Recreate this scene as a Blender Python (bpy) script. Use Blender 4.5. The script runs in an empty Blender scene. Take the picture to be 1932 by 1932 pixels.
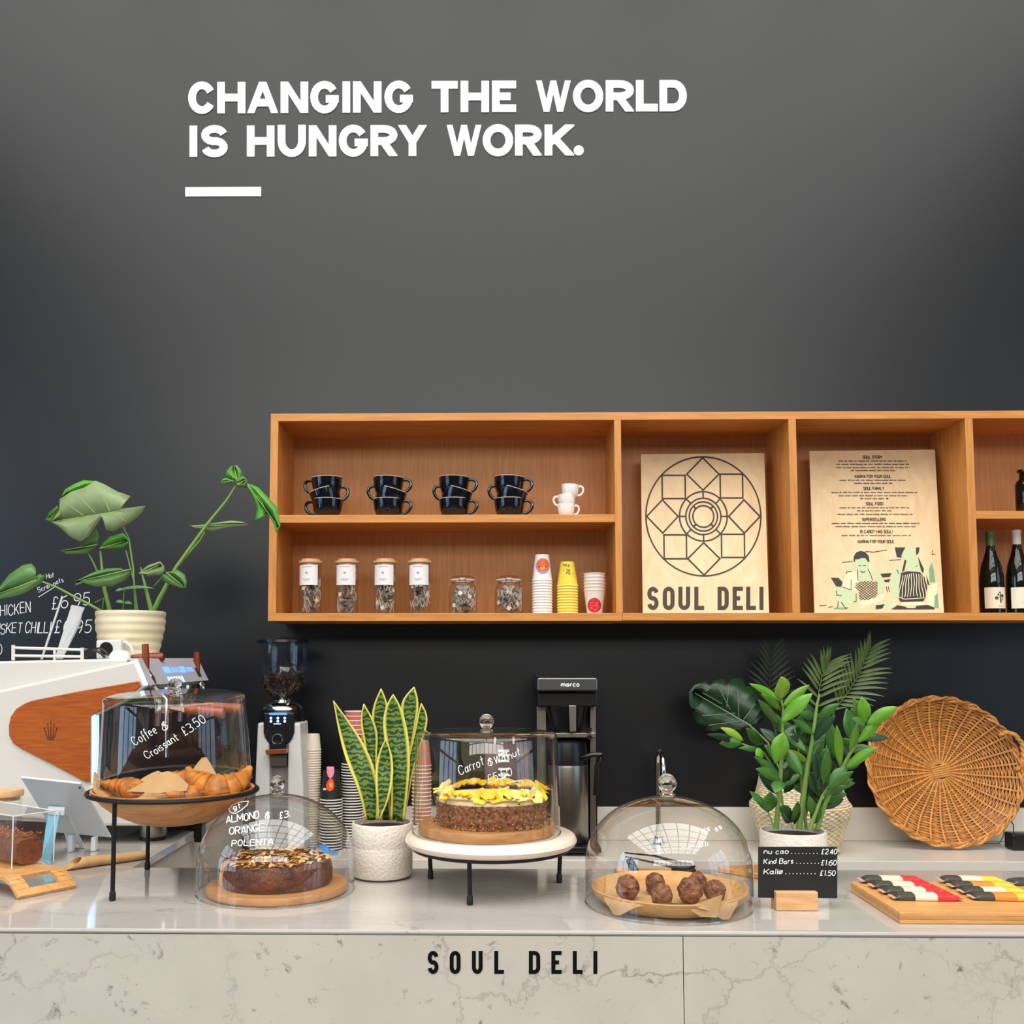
import bpy, math, random
from mathutils import Vector, Matrix, Euler, noise
rnd = random.Random(11)
V = Vector
sc = bpy.context.scene
col = sc.collection
rad = math.radians

# ------------------------------------------------------------------ camera, light, exposure
F, PPX, PPY = 1900.0, 895.0, 1106.0          # photo is 1932 x 1932
CAM = V((0, 0, 1.55))
CR = Euler((rad(90 + 4.03), 0, rad(1.0)))
cd = bpy.data.cameras.new('camera'); cam = bpy.data.objects.new('camera', cd); col.objects.link(cam)
cam.location = CAM; cam.rotation_euler = CR
cd.sensor_width = 36; cd.lens = 36 * F / 1932
cd.shift_x = (966 - PPX) / 1932; cd.shift_y = (PPY - 966) / 1932
cd.clip_start = 0.02
sc.camera = cam
sc.view_settings.view_transform = 'Standard'; sc.view_settings.look = 'None'
sc.view_settings.gamma = 1; sc.view_settings.use_curve_mapping = False
sc.view_settings.exposure = 0.36
w = bpy.data.worlds.new('world'); sc.world = w; w.use_nodes = True
w.node_tree.nodes['Background'].inputs[0].default_value = (0.72, 0.85, 1.0, 1)
w.node_tree.nodes['Background'].inputs[1].default_value = 0.6

def area(name, loc, rot, sx, sy, power, colr):
    l = bpy.data.lights.new(name, 'AREA'); l.shape = 'RECTANGLE'; l.size = sx; l.size_y = sy
    l.energy = power; l.color = colr
    o = bpy.data.objects.new(name, l); col.objects.link(o); o.location = loc; o.rotation_euler = rot
    return o
# daylight above the glazed roof and outside the street windows behind the camera
area('skylight_daylight', (0, -0.6, 5.95), (0, 0, 0), 8.4, 6.4, 820, (1.0, 0.95, 0.89))
area('street_daylight', (0, -6.75, 4.5), (rad(90), 0, 0), 9.2, 2.0, 360, (1.0, 0.95, 0.88))
area('side_daylight_left', (-5.25, -0.6, 2.3), (rad(90), 0, rad(-90)), 3.6, 3.2, 120, (0.42, 0.66, 1.0))
area('side_daylight_right', (5.25, -0.6, 2.3), (rad(90), 0, rad(90)), 3.6, 3.2, 55, (0.50, 0.72, 1.0))

camM = CR.to_matrix()
def ray(px, py): return camM @ V(((px - PPX) / F, -(py - PPY) / F, -1))
def P(px, py, Y): d = ray(px, py); return CAM + d * (Y / d.y)
def PZ(px, py, Z): d = ray(px, py); return CAM + d * ((Z - CAM.z) / d.z)
def Ppl(px, py, p0, n): d = ray(px, py); return CAM + d * ((p0 - CAM).dot(n) / d.dot(n))
def surf(px, py, cx, cy, rf, off=0.0008):
    d = ray(px, py); y = cy - 0.1
    for _ in range(8):
        p = CAM + d * (y / d.y); r = rf(p.z) + off
        y = cy - math.sqrt(max(r * r - (p.x - cx) ** 2, 1e-6))
    return CAM + d * (y / d.y)
def S(Y): return Y / F

# ------------------------------------------------------------------ materials
def lin(c):
    c = c / 255.0
    return c / 12.92 if c <= 0.04045 else ((c + 0.055) / 1.055) ** 2.4
def C(r, g, b): return (lin(r), lin(g), lin(b), 1)
MATS = {}
def newmat(name):
    m = bpy.data.materials.new(name); m.use_nodes = True
    nt = m.node_tree; b = nt.nodes['Principled BSDF']
    return m, nt, b
def mat(name, rgb, rough=0.5, metal=0.0, emit=0, spec=0.5, bump=None, var=0.0, vscale=20, coat=0, sss=0):
    if name in MATS: return MATS[name]
    m, nt, b = newmat(name); c = C(*rgb)
    b.inputs['Base Color'].default_value = c
    b.inputs['Roughness'].default_value = rough; b.inputs['Metallic'].default_value = metal
    b.inputs['Specular IOR Level'].default_value = spec
    b.inputs['Coat Weight'].default_value = coat
    if emit:
        b.inputs['Emission Color'].default_value = c; b.inputs['Emission Strength'].default_value = emit
    if var or bump:
        tc = nt.nodes.new('ShaderNodeTexCoord'); nz = nt.nodes.new('ShaderNodeTexNoise')
        nt.links.new(tc.outputs['Object'], nz.inputs['Vector'])
        nz.inputs['Scale'].default_value = vscale; nz.inputs['Detail'].default_value = 4
        if var:
            r = nt.nodes.new('ShaderNodeValToRGB')
            r.color_ramp.elements[0].position = 0.3; r.color_ramp.elements[1].position = 0.7
            r.color_ramp.elements[0].color = tuple(x * (1 - var) for x in c[:3]) + (1,)
            r.color_ramp.elements[1].color = tuple(min(1, x * (1 + var)) for x in c[:3]) + (1,)
            nt.links.new(nz.outputs['Fac'], r.inputs['Fac']); nt.links.new(r.outputs['Color'], b.inputs['Base Color'])
        if bump:
            nz2 = nt.nodes.new('ShaderNodeTexNoise'); nz2.inputs['Scale'].default_value = bump[0]; nz2.inputs['Detail'].default_value = 3
            nt.links.new(tc.outputs['Object'], nz2.inputs['Vector'])
            bp = nt.nodes.new('ShaderNodeBump'); bp.inputs['Strength'].default_value = bump[1]; bp.inputs['Distance'].default_value = bump[2] if len(bump) > 2 else 0.002
            nt.links.new(nz2.outputs['Fac'], bp.inputs['Height']); nt.links.new(bp.outputs['Normal'], b.inputs['Normal'])
    MATS[name] = m; return m
def wood(name, c1, c2, stretch=(1, 12, 12), scale=6, rough=0.45, ring=0.5):
    if name in MATS: return MATS[name]
    m, nt, b = newmat(name)
    tc = nt.nodes.new('ShaderNodeTexCoord'); mp = nt.nodes.new('ShaderNodeMapping'); mp.inputs['Scale'].default_value = stretch
    nz = nt.nodes.new('ShaderNodeTexNoise'); nz.inputs['Scale'].default_value = scale; nz.inputs['Detail'].default_value = 6
    nz.inputs['Roughness'].default_value = 0.6; nz.inputs['Distortion'].default_value = ring
    r = nt.nodes.new('ShaderNodeValToRGB'); e = r.color_ramp.elements
    e[0].position = 0.32; e[1].position = 0.68; e[0].color = C(*c1); e[1].color = C(*c2)
    L = nt.links
    L.new(tc.outputs['Object'], mp.inputs['Vector']); L.new(mp.outputs['Vector'], nz.inputs['Vector'])
    L.new(nz.outputs['Fac'], r.inputs['Fac']); L.new(r.outputs['Color'], b.inputs['Base Color'])
    bp = nt.nodes.new('ShaderNodeBump'); bp.inputs['Strength'].default_value = 0.12; bp.inputs['Distance'].default_value = 0.001
    L.new(nz.outputs['Fac'], bp.inputs['Height']); L.new(bp.outputs['Normal'], b.inputs['Normal'])
    b.inputs['Roughness'].default_value = rough
    MATS[name] = m; return m
def thin_glass(name, tint=(0.96, 0.97, 0.97), ior=1.5, rough=0.01, gain=1.0):
    if name in MATS: return MATS[name]
    m = bpy.data.materials.new(name); m.use_nodes = True; nt = m.node_tree; nt.nodes.clear()
    o = nt.nodes.new('ShaderNodeOutputMaterial'); mx = nt.nodes.new('ShaderNodeMixShader')
    t = nt.nodes.new('ShaderNodeBsdfTransparent'); t.inputs[0].default_value = tint + (1,)
    g = nt.nodes.new('ShaderNodeBsdfGlossy'); g.inputs['Roughness'].default_value = rough
    fr = nt.nodes.new('ShaderNodeLayerWeight'); fr.inputs['Blend'].default_value = 0.5     # thin sheet: same from both sides
    pw = nt.nodes.new('ShaderNodeMath'); pw.operation = 'POWER'; pw.inputs[1].default_value = 3.2
    f0 = ((ior - 1) / (ior + 1)) ** 2 * 1.6
    mt = nt.nodes.new('ShaderNodeMath'); mt.operation = 'MULTIPLY_ADD'; mt.inputs[1].default_value = 0.82 * gain; mt.inputs[2].default_value = f0 * gain; mt.use_clamp = True
    nt.links.new(fr.outputs['Facing'], pw.inputs[0]); nt.links.new(pw.outputs[0], mt.inputs[0]); nt.links.new(mt.outputs[0], mx.inputs[0])
    nt.links.new(t.outputs[0], mx.inputs[1]); nt.links.new(g.outputs[0], mx.inputs[2]); nt.links.new(mx.outputs[0], o.inputs[0])
    MATS[name] = m; return m
def solid_glass(name):
    if name in MATS: return MATS[name]
    m, nt, b = newmat(name)
    b.inputs['Base Color'].default_value = (0.97, 0.98, 0.98, 1); b.inputs['Roughness'].default_value = 0.02
    b.inputs['Transmission Weight'].default_value = 1; b.inputs['IOR'].default_value = 1.48
    MATS[name] = m; return m
def marble(name, base, dark, vein_scale, stretch=(1, 1, 1), rough=0.25, speck=0.5, coat=0.0, vein=0.8):
    if name in MATS: return MATS[name]
    m, nt, b = newmat(name); L = nt.links; N = nt.nodes.new
    tc = N('ShaderNodeTexCoord'); mp = N('ShaderNodeMapping'); mp.inputs['Scale'].default_value = stretch
    L.new(tc.outputs['Object'], mp.inputs['Vector'])
    nz = N('ShaderNodeTexNoise'); nz.inputs['Scale'].default_value = 4.0; nz.inputs['Detail'].default_value = 6; nz.inputs['Roughness'].default_value = 0.65
    L.new(mp.outputs[0], nz.inputs['Vector'])
    mx = N('ShaderNodeVectorMath'); mx.operation = 'MULTIPLY_ADD'; mx.inputs[1].default_value = (0.35, 0.35, 0.35)
    L.new(nz.outputs['Color'], mx.inputs[0]); L.new(mp.outputs[0], mx.inputs[2])
    vo = N('ShaderNodeTexVoronoi'); vo.feature = 'DISTANCE_TO_EDGE'; vo.inputs['Scale'].default_value = vein_scale
    L.new(mx.outputs[0], vo.inputs['Vector'])
    vr = N('ShaderNodeValToRGB'); e = vr.color_ramp.elements
    e[0].position = 0.0; e[0].color = (1, 1, 1, 1); e[1].position = 0.015; e[1].color = (0, 0, 0, 1)
    L.new(vo.outputs['Distance'], vr.inputs['Fac'])
    big = N('ShaderNodeTexNoise'); big.inputs['Scale'].default_value = 2.2; big.inputs['Detail'].default_value = 2
    L.new(mp.outputs[0], big.inputs['Vector'])
    br = N('ShaderNodeValToRGB'); br.color_ramp.elements[0].position = 0.42; br.color_ramp.elements[1].position = 0.66
    L.new(big.outputs['Fac'], br.inputs['Fac'])
    ml = N('ShaderNodeMath'); ml.operation = 'MULTIPLY'; L.new(vr.outputs['Color'], ml.inputs[0]); L.new(br.outputs['Color'], ml.inputs[1])
    ms = N('ShaderNodeMath'); ms.operation = 'MULTIPLY'; ms.inputs[1].default_value = vein; L.new(ml.outputs[0], ms.inputs[0])
    sp = N('ShaderNodeTexNoise'); sp.inputs['Scale'].default_value = 26; sp.inputs['Detail'].default_value = 5; sp.inputs['Roughness'].default_value = 0.7; sp.inputs['Distortion'].default_value = 0.6
    L.new(mp.outputs[0], sp.inputs['Vector'])
    sr = N('ShaderNodeValToRGB'); sr.color_ramp.elements[0].position = 0.60; sr.color_ramp.elements[1].position = 0.72
    L.new(sp.outputs['Fac'], sr.inputs['Fac'])
    sm = N('ShaderNodeMath'); sm.operation = 'MULTIPLY'; sm.inputs[1].default_value = speck; L.new(sr.outputs['Color'], sm.inputs[0])
    ad = N('ShaderNodeMath'); ad.operation = 'MAXIMUM'; L.new(ms.outputs[0], ad.inputs[0]); L.new(sm.outputs[0], ad.inputs[1])
    cl = N('ShaderNodeValToRGB'); ce = cl.color_ramp.elements
    ce[0].position = 0.3; ce[1].position = 0.7; ce[0].color = tuple(x * 0.88 for x in C(*base)[:3]) + (1,); ce[1].color = C(*base)
    L.new(nz.outputs['Fac'], cl.inputs['Fac'])
    mc = N('ShaderNodeMixRGB'); L.new(ad.outputs[0], mc.inputs[0]); L.new(cl.outputs['Color'], mc.inputs[1]); mc.inputs[2].default_value = C(*dark)
    L.new(mc.outputs[0], b.inputs['Base Color']); b.inputs['Roughness'].default_value = rough; b.inputs['Coat Weight'].default_value = coat
    b.inputs['Coat Roughness'].default_value = 0.04
    MATS[name] = m; return m

# ------------------------------------------------------------------ mesh builder
ORG = {}
class MB:
    def __init__(s): s.v = []; s.f = []; s.m = []
    def add(s, vs, fs, mi=0):
        o = len(s.v); s.v += [V(p) for p in vs]
        for f in fs: s.f.append([i + o for i in f]); s.m.append(mi)
        return s
    def bx(s, x0, x1, y0, y1, z0, z1, mi=0, rot=None, c=None):
        vs = [V((x, y, z)) for z in (z0, z1) for y in (y0, y1) for x in (x0, x1)]
        if rot is not None:
            c = V(c) if c is not None else V(((x0 + x1) / 2, (y0 + y1) / 2, (z0 + z1) / 2)); vs = [c + rot @ (p - c) for p in vs]
        return s.add(vs, [(0, 2, 3, 1), (4, 5, 7, 6), (0, 1, 5, 4), (2, 6, 7, 3), (0, 4, 6, 2), (1, 3, 7, 5)], mi)
    def lathe(s, prof, c=(0, 0, 0), n=32, a0=0.0, a1=2 * math.pi, mi=0, T=None, fn=None):
        c = V(c); full = abs(a1 - a0) > 2 * math.pi - 1e-4; k = n if full else n + 1
        vs = []
        for r, z in prof:
            for i in range(k):
                a = a0 + (a1 - a0) * i / n; p = V((r * math.cos(a), r * math.sin(a), z))
                if fn: p = fn(p, a)
                if T is not None: p = T @ p
                vs.append(c + p)
        fs = []
        for j in range(len(prof) - 1):
            for i in range(n):
                i2 = (i + 1) % k
                q = [j * k + i, j * k + i2, (j + 1) * k + i2, (j + 1) * k + i]
                if prof[j][0] < 1e-6: q = [q[0], q[2], q[3]]
                elif prof[j + 1][0] < 1e-6: q = [q[0], q[1], q[2]]
                fs.append(q)
        return s.add(vs, fs, mi)
    def tube(s, pts, r, n=8, closed=False, mi=0, flat=1.0, up=None, cap=True):
        pts = [V(p) for p in pts]; k = len(pts); vs = []
        up = V(up) if up is not None else None
        pn = None
        for i, p in enumerate(pts):
            a = pts[(i - 1) % k] if (closed or i > 0) else p; b = pts[(i + 1) % k] if (closed or i < k - 1) else p
            t = (b - a).normalized()
            if up is not None: u = up - t * up.dot(t)
            elif pn is None: u = (V((0, 0, 1)) if abs(t.z) < 0.9 else V((1, 0, 0))); u = u - t * u.dot(t)
            else: u = pn - t * pn.dot(t)
            u.normalize(); pn = u; w_ = t.cross(u)
            rr = r[i] if isinstance(r, (list, tuple)) else r
            for j in range(n):
                a_ = 2 * math.pi * j / n; vs.append(p + u * (math.cos(a_) * rr * flat) + w_ * (math.sin(a_) * rr))
        fs = []
        for i in range(k if closed else k - 1):
            for j in range(n):
                fs.append((i * n + j, i * n + (j + 1) % n, ((i + 1) % k) * n + (j + 1) % n, ((i + 1) % k) * n + j))
        if not closed and cap: fs += [tuple(range(n - 1, -1, -1)), tuple((k - 1) * n + j for j in range(n))]
        return s.add(vs, fs, mi)
    def ball(s, c, r, n=20, m=12, mi=0, sx=1, sy=1, sz=1, fn=None):
        prof = [(math.sin(math.pi * i / m) * r, -math.cos(math.pi * i / m) * r) for i in range(m + 1)]
        prof[0] = (0, -r); prof[-1] = (0, r)
        def g(p, a):
            p = V((p.x * sx, p.y * sy, p.z * sz)); return fn(p) if fn else p
        return s.lathe(prof, c, n, mi=mi, fn=g)
    def prism(s, poly, off, mi=0):
        poly = [V(p) for p in poly]; off = V(off); n = len(poly)
        fs = [tuple(range(n)), tuple(range(2 * n - 1, n - 1, -1))]
        fs += [(i, i + n, (i + 1) % n + n, (i + 1) % n) for i in range(n)]
        return s.add(poly + [p + off for p in poly], fs, mi)
    def face(s, poly, mi=0): return s.add(poly, [tuple(range(len(poly)))], mi)
    def build(s, name, mats, parent=None, smooth=40, label=None, cat=None, group=None, kind=None, bevel=0, solid=0, sub=0):
        o0 = ORG.get(parent.name, V()) if parent is not None else V()
        me = bpy.data.meshes.new(name); me.from_pydata([tuple(p - o0) for p in s.v], [], s.f)
        if not isinstance(mats, (list, tuple)): mats = [mats]
        for m in mats: me.materials.append(m)
        for i, pl in enumerate(me.polygons): pl.material_index = s.m[i]; pl.use_smooth = bool(smooth)
        me.update()
        if smooth: me.set_sharp_from_angle(angle=rad(smooth))
        o = bpy.data.objects.new(name, me); col.objects.link(o)
        if parent is not None: o.parent = parent; ORG[o.name] = o0
        if bevel:
            b = o.modifiers.new('bevel', 'BEVEL'); b.width = bevel; b.segments = 2; b.limit_method = 'ANGLE'; b.angle_limit = rad(40)
        if solid:
            b = o.modifiers.new('thickness', 'SOLIDIFY'); b.thickness = solid; b.offset = 0
        if sub:
            b = o.modifiers.new('sub', 'SUBSURF'); b.levels = sub; b.render_levels = sub
        tag(o, label, cat, group, kind); return o
def tag(o, label=None, cat=None, group=None, kind=None):
    if label: o['label'] = label
    if cat: o['category'] = cat
    if group: o['group'] = group
    if kind: o['kind'] = kind
    return o
def thing(name, label, cat, loc=(0, 0, 0), group=None):
    o = bpy.data.objects.new(name, None); col.objects.link(o); o.location = loc; o.empty_display_size = 0.05
    ORG[o.name] = V(loc); return tag(o, label, cat, group)
def dup(root, loc, rot=(0, 0, 0), label=None, group=None):
    def cp(o, par):
        c = o.copy(); col.objects.link(c); c.parent = par
        for ch in o.children: cp(ch, c)
        return c
    r = cp(root, None); r.location = loc; r.rotation_euler = rot
    if label: r['label'] = label
    if group: r['group'] = group
    return r
def box(name, x0, x1, y0, y1, z0, z1, m, parent=None, bevel=0.0, **k):
    return MB().bx(x0, x1, y0, y1, z0, z1).build(name, m, parent, smooth=0, bevel=bevel, **k)

# ------------------------------------------------------------------ lettering
def arc(cx, cy, rx, ry, a0, a1, n=10):
    return [(cx + rx * math.cos(rad(a0 + (a1 - a0) * i / n)), cy + ry * math.sin(rad(a0 + (a1 - a0) * i / n))) for i in range(n + 1)]
def caps(q=0.5):
    st = [(0, 0), (0, 1)]
    bowl = [(0, 1), (.5, 1)] + arc(.5, .74, .5, .26, 90, -90) + [(0, .48)]
    return {
    'A': [[(0, 0), (.5, 1)], [(.5, 1), (1, 0)], [(.2, .28), (.8, .28)]],
    'B': [st, [(0, 1), (.5, 1)] + arc(.5, .77, .42, .23, 90, -90) + [(0, .54)], [(0, .54), (.55, .54)] + arc(.55, .27, .45, .27, 90, -90) + [(0, 0)]],
    'C': [arc(.5, 1 - q, .5, q, 30, 180) + arc(.5, q, .5, q, 180, 330)],
    'D': [st, [(0, 1), (.5, 1)] + arc(.5, 1 - q, .5, q, 90, 0) + arc(.5, q, .5, q, 0, -90) + [(0, 0)]],
    'E': [st, [(0, 1), (1, 1)], [(0, .5), (.9, .5)], [(0, 0), (1, 0)]],
    'F': [st, [(0, 1), (1, 1)], [(0, .5), (.85, .5)]],
    'G': [arc(.5, 1 - q, .5, q, 32, 180) + arc(.5, q, .5, q, 180, 346), [(1, .43), (.56, .43)]],
    'H': [st, [(1, 0), (1, 1)], [(0, .5), (1, .5)]],
    'I': [[(.5, 0), (.5, 1)]],
    'K': [st, [(.05, .36), (1, 1)], [(.3, .56), (1, 0)]],
    'L': [st, [(0, 0), (1, 0)]],
    'M': [st, [(0, 1), (.5, .25)], [(.5, .25), (1, 1)], [(1, 1), (1, 0)]],
    'N': [st, [(0, 1), (1, 0)], [(1, 0), (1, 1)]],
    'O': [arc(.5, 1 - q, .5, q, 0, 180, 14) + arc(.5, q, .5, q, 180, 360, 14) + [(1, 1 - q)]],
    'P': [st, bowl],
    'R': [st, bowl, [(.45, .48), (1, 0)]],
    'S': [arc(.5, .75, .5, .25, 18, 180) + [(.02, .7)] + arc(.5, .25, .5, .25, 90, 90, 1)[:1] + arc(.5, .25, .5, .25, 88, -162)] if False else
         [arc(.5, .745, .5, .255, 12, 255, 12) + arc(.5, .255, .5, .255, 75, -168, 12)],
    'T': [[(0, 1), (1, 1)], [(.5, 0), (.5, 1)]],
    'U': [[(0, 1), (0, q)] + arc(.5, q, .5, q, 180, 360, 14) + [(1, 1)]],
    'V': [[(0, 1), (.5, 0)], [(.5, 0), (1, 1)]],
    'W': [[(.01, 1), (.27, 0)], [(.27, 0), (.5, 1)], [(.5, 1), (.73, 0)], [(.73, 0), (.99, 1)]],
    'Y': [[(0, 1), (.5, .42)], [(1, 1), (.5, .42)], [(.5, .5), (.5, 0)]],
    'Z': [[(0, 1), (1, 1)], [(1, 1), (0, 0)], [(0, 0), (1, 0)]],
    '!': [[(.5, .3), (.5, 1)], [(.5, 0), (.5, .1)]],
    '.': [[(.2, 0), (.2, .09)]], '-': [[(.1, .45), (.9, .45)]], '/': [[(0, 0), (.6, 1)]],
    '1': [[(.2, .8), (.5, 1)], [(.5, 1), (.5, 0)]],
    '2': [arc(.5, .72, .45, .28, 170, -30) + [(0, 0)], [(0, 0), (1, 0)]],
    '3': [arc(.4, .75, .5, .25, 140, -80) + arc(.4, .26, .55, .26, 80, -150)],
    '4': [[(.7, 0), (.7, 1)], [(.7, 1), (0, .3)], [(0, .3), (1, .3)]],
    '5': [[(.95, 1), (.15, 1)], [(.15, 1), (.1, .58)] + arc(.45, .32, .5, .32, 120, -140)],
    '6': [[(.85, 1)] + arc(.55, .35, .55, .6, 120, 180, 4) + arc(.5, .3, .48, .3, 180, 540, 14)],
    '9': [arc(.5, .7, .45, .3, 0, 360, 14) + [(.85, .3), (.6, 0)]],
    '0': [arc(.5, .5, .5, .5, 0, 360, 16)],
    '£': [arc(.55, .8, .27, .2, 5, 180, 7) + [(.3, .3), (.22, .1), (.05, 0)], [(.05, .0), (.3, .06), (.55, 0), (.8, .08)], [(.08, .47), (.62, .47)]],
    '&': [[(.9, .75)] + arc(.5, .78, .35, .2, 20, 250, 8) + arc(.45, .3, .45, .3, 110, 380, 10) + [(.2, .9)], [(.5, 1.15), (.55, -.12)]],
    }
LOWER = {
    'a': [arc(.38, .28, .36, .28, 20, 380, 12), [(.80, .64), (.80, .1), (1.02, -.02)]],
    'b': [[(.05, 1), (.05, 0)], arc(.45, .3, .42, .3, 180, 540, 12)],
    'c': [arc(.5, .3, .45, .3, 40, 320, 9)],
    'd': [arc(.45, .3, .42, .3, 0, 360, 12), [(.9, 1), (.9, 0)]],
    'e': [[(.08, .3), (.9, .34)] + arc(.5, .3, .42, .3, 10, 310, 10)],
    'f': [arc(.65, .85, .3, .2, 40, 180, 5) + [(.35, -.15)], [(.05, .5), (.8, .55)]],
    'g': [arc(.45, .3, .42, .3, 0, 360, 12), [(.88, .55), (.85, -.1)] + arc(.45, -.15, .4, .2, 0, -150, 6)],
    'h': [[(.05, 1), (.05, 0)], arc(.5, .35, .42, .27, 180, 0, 6) + [(.92, 0)]],
    'i': [[(.5, .55), (.5, 0)], [(.5, .8), (.55, .86)]],
    'k': [[(.05, 1), (.05, 0)], [(.85, .6), (.1, .25)], [(.3, .36), (.9, 0)]],
    'l': [[(.5, 1), (.5, .05), (.65, 0)]],
    'm': [[(.02, .6), (.02, 0)], arc(.25, .38, .22, .22, 180, 0, 5) + [(.47, 0)], arc(.72, .38, .24, .22, 180, 0, 5) + [(.96, 0)]],
    'n': [[(.05, .6), (.05, 0)], arc(.5, .36, .44, .25, 180, 0, 6) + [(.94, 0)]],
    'o': [arc(.5, .3, .45, .3, 90, 450, 12)],
    'ø': [arc(.5, .3, .45, .3, 90, 450, 12), [(.05, -.05), (.95, .68)]],
    'p': [[(.05, .6), (.05, -.3)], arc(.48, .3, .42, .3, 180, 540, 12)],
    'r': [[(.1, .6), (.1, 0)], arc(.55, .36, .44, .24, 180, 50, 5)],
    's': [arc(.5, .46, .35, .16, 20, 260, 7) + arc(.5, .15, .38, .16, 80, -160, 7)],
    't': [[(.45, 1), (.42, .08), (.7, 0)], [(.02, .62), (.9, .64)]],
    'u': [[(.05, .6), (.05, .25)] + arc(.48, .25, .43, .25, 180, 360, 7) + [(.91, .6)], [(.91, .6), (.93, 0)]],
    'w': [[(0, .6), (.25, 0), (.5, .5), (.75, 0), (1, .6)]],
    'y': [[(0, .6), (.45, 0)], [(.95, .6), (.3, -.35)]],
}
def clipy(poly, y0, y1):
    for lim, sgn in ((y0, 1), (y1, -1)):
        out = []
        for i in range(len(poly)):
            a, b = poly[i - 1], poly[i]; da, db = (a[1] - lim) * sgn, (b[1] - lim) * sgn
            if (da >= 0) != (db >= 0):
                t = da / (da - db); out.append((a[0] + (b[0] - a[0]) * t, a[1] + (b[1] - a[1]) * t))
            if db >= 0: out.append(b)
        poly = out
        if len(poly) < 3: return []
    return poly
def ribbon(pts, w):
    pts = [p for i, p in enumerate(pts) if i == 0 or math.hypot(p[0] - pts[i - 1][0], p[1] - pts[i - 1][1]) > 1e-4]
    n = len(pts); L = []; Rr = []
    for i in range(n):
        a = pts[max(0, i - 1)]; b = pts[min(n - 1, i + 1)]; p = pts[i]
        if 0 < i < n - 1:
            d1 = V((p[0] - a[0], p[1] - a[1])); d2 = V((b[0] - p[0], b[1] - p[1]))
            if d1.length < 1e-9 or d2.length < 1e-9: d = V((b[0] - a[0], b[1] - a[1]))
            else: d1.normalize(); d2.normalize(); d = d1 + d2
            if d.length < 1e-6: d = d1
            d.normalize(); k = min(1.6, 1 / max(0.3, abs(d.dot(d1) if d1.length else 1)))
        else: d = V((b[0] - a[0], b[1] - a[1])); d = d.normalized() if d.length > 1e-9 else V((1, 0)); k = 1
        nx, ny = -d.y * w / 2 * k, d.x * w / 2 * k
        L.append((p[0] + nx, p[1] + ny)); Rr.append((p[0] - nx, p[1] - ny))
    return [[L[i], L[i + 1], Rr[i + 1], Rr[i]] for i in range(n - 1)]
def bold_glyph(ch, x0, x1, ytop, ybot, w, q=0.5):
    """heavy letter filling the pixel box; returns polygons (px, py)"""
    H = ybot - ytop; W = x1 - x0
    if ch == '.':
        r = W / 2; return [[(x0 + r + r * math.cos(a * math.pi / 10), ybot - r + r * math.sin(a * math.pi / 10)) for a in range(20)]]
    out = []
    for si, st in enumerate(caps(q)[ch]):
        sl = abs(st[0][0] - st[-1][0]) > .15 and abs(st[0][1] - st[-1][1]) > .3 and len(st) == 2
        ww = w * ({'W': .74, 'N': .84, 'A': .88, 'Y': .92, 'K': .95, 'M': .8, 'R': .98}.get(ch, 1) if sl else 1)
        m = [(w / 2 + x * (W - w), y * H if sl and (y < .01 or y > .99) else w / 2 + y * (H - w)) for x, y in st]
        raw = list(st); m2 = list(m)
        for end in (0, -1):
            a = m2[0] if end == 0 else m2[-1]; b = m2[1] if end == 0 else m2[-2]; ra = raw[0] if end == 0 else raw[-1]
            d = V((a[0] - b[0], a[1] - b[1])).normalized(); e = 0
            if abs(d.y) > 0.3 and (ra[1] < .01 or ra[1] > .99) and abs(d.y) * 1.0 > 0.3: e = w * 0.9
            elif abs(d.x) > 0.9 and (ra[0] < .01 or ra[0] > .99): e = w / 2
            elif ch in 'YK' and 0.2 < ra[1] < .8: e = w * 0.15
            if ch in 'CSO' or (ch == 'G' and si == 0): e = 0
            na = (a[0] + d.x * e, a[1] + d.y * e)
            if end == 0: m2[0] = na
            else: m2[-1] = na
        for qd in ribbon(m2, ww):
            c = clipy(qd, 0, H)
            if c and ch in 'NRKAWYM': c = [(b, a) for a, b in clipy([(b, a) for a, b in c], 0, W)]
            if c: out.append([(x0 + p[0], ybot - p[1]) for p in c])
    return out
def hand(text, p0, p1, h, wd, jitter=0.06, adv=0.62, slant=0.15, seed=1, q=0.5):
    """handwriting between two baseline pixels, returns pixel polygons"""
    r = random.Random(seed); CP = caps(q); out = []
    ws = []
    for ch in text:
        ws.append({' ': .45, '.': .3, 'I': .35, 'i': .3, 'l': .3, '1': .5, 'W': 1.25, 'w': 1.0, 'M': 1.2, 'm': 1.1, 'C': 1.05, 'f': .55, 'r': .6, 't': .7, '!': .3}.get(ch, 0.78 if ch in LOWER else 0.95))
    tot = sum(ws); d = V((p1[0] - p0[0], p1[1] - p0[1])); L = d.length; d.normalize(); n = V((d.y, -d.x)); u = L / tot; x = 0
    for ch, wch in zip(text, ws):
        strokes = LOWER.get(ch) or CP.get(ch) or CP.get(ch.upper())
        if ch != ' ' and strokes:
            dy = r.uniform(-jitter, jitter) * h; sx = r.uniform(.92, 1.06)
            for st in strokes:
                pts = []
                for (a, b) in st:
                    X = x + u * (0.08 + a * wch * .78 * sx) + slant * b * h; Y = b * h + dy
                    pp = V(p0) + d * X + n * Y; pts.append((pp.x, pp.y))
                out += ribbon(pts, wd)
        x += u * wch
    return out
def put(polys, fn, mb=None, off=None, mi=0):
    mb = mb or MB()
    for i, pl in enumerate(polys):       # overlapping strokes get a hair of separation
        q = [fn(*p) for p in pl]; e = (CAM - q[0]).normalized() * (3e-5 * (i % 40)); q = [p + e for p in q]
        if off is None: mb.face(q, mi)
        else: mb.prism(q, off, mi)
    return mb

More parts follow.
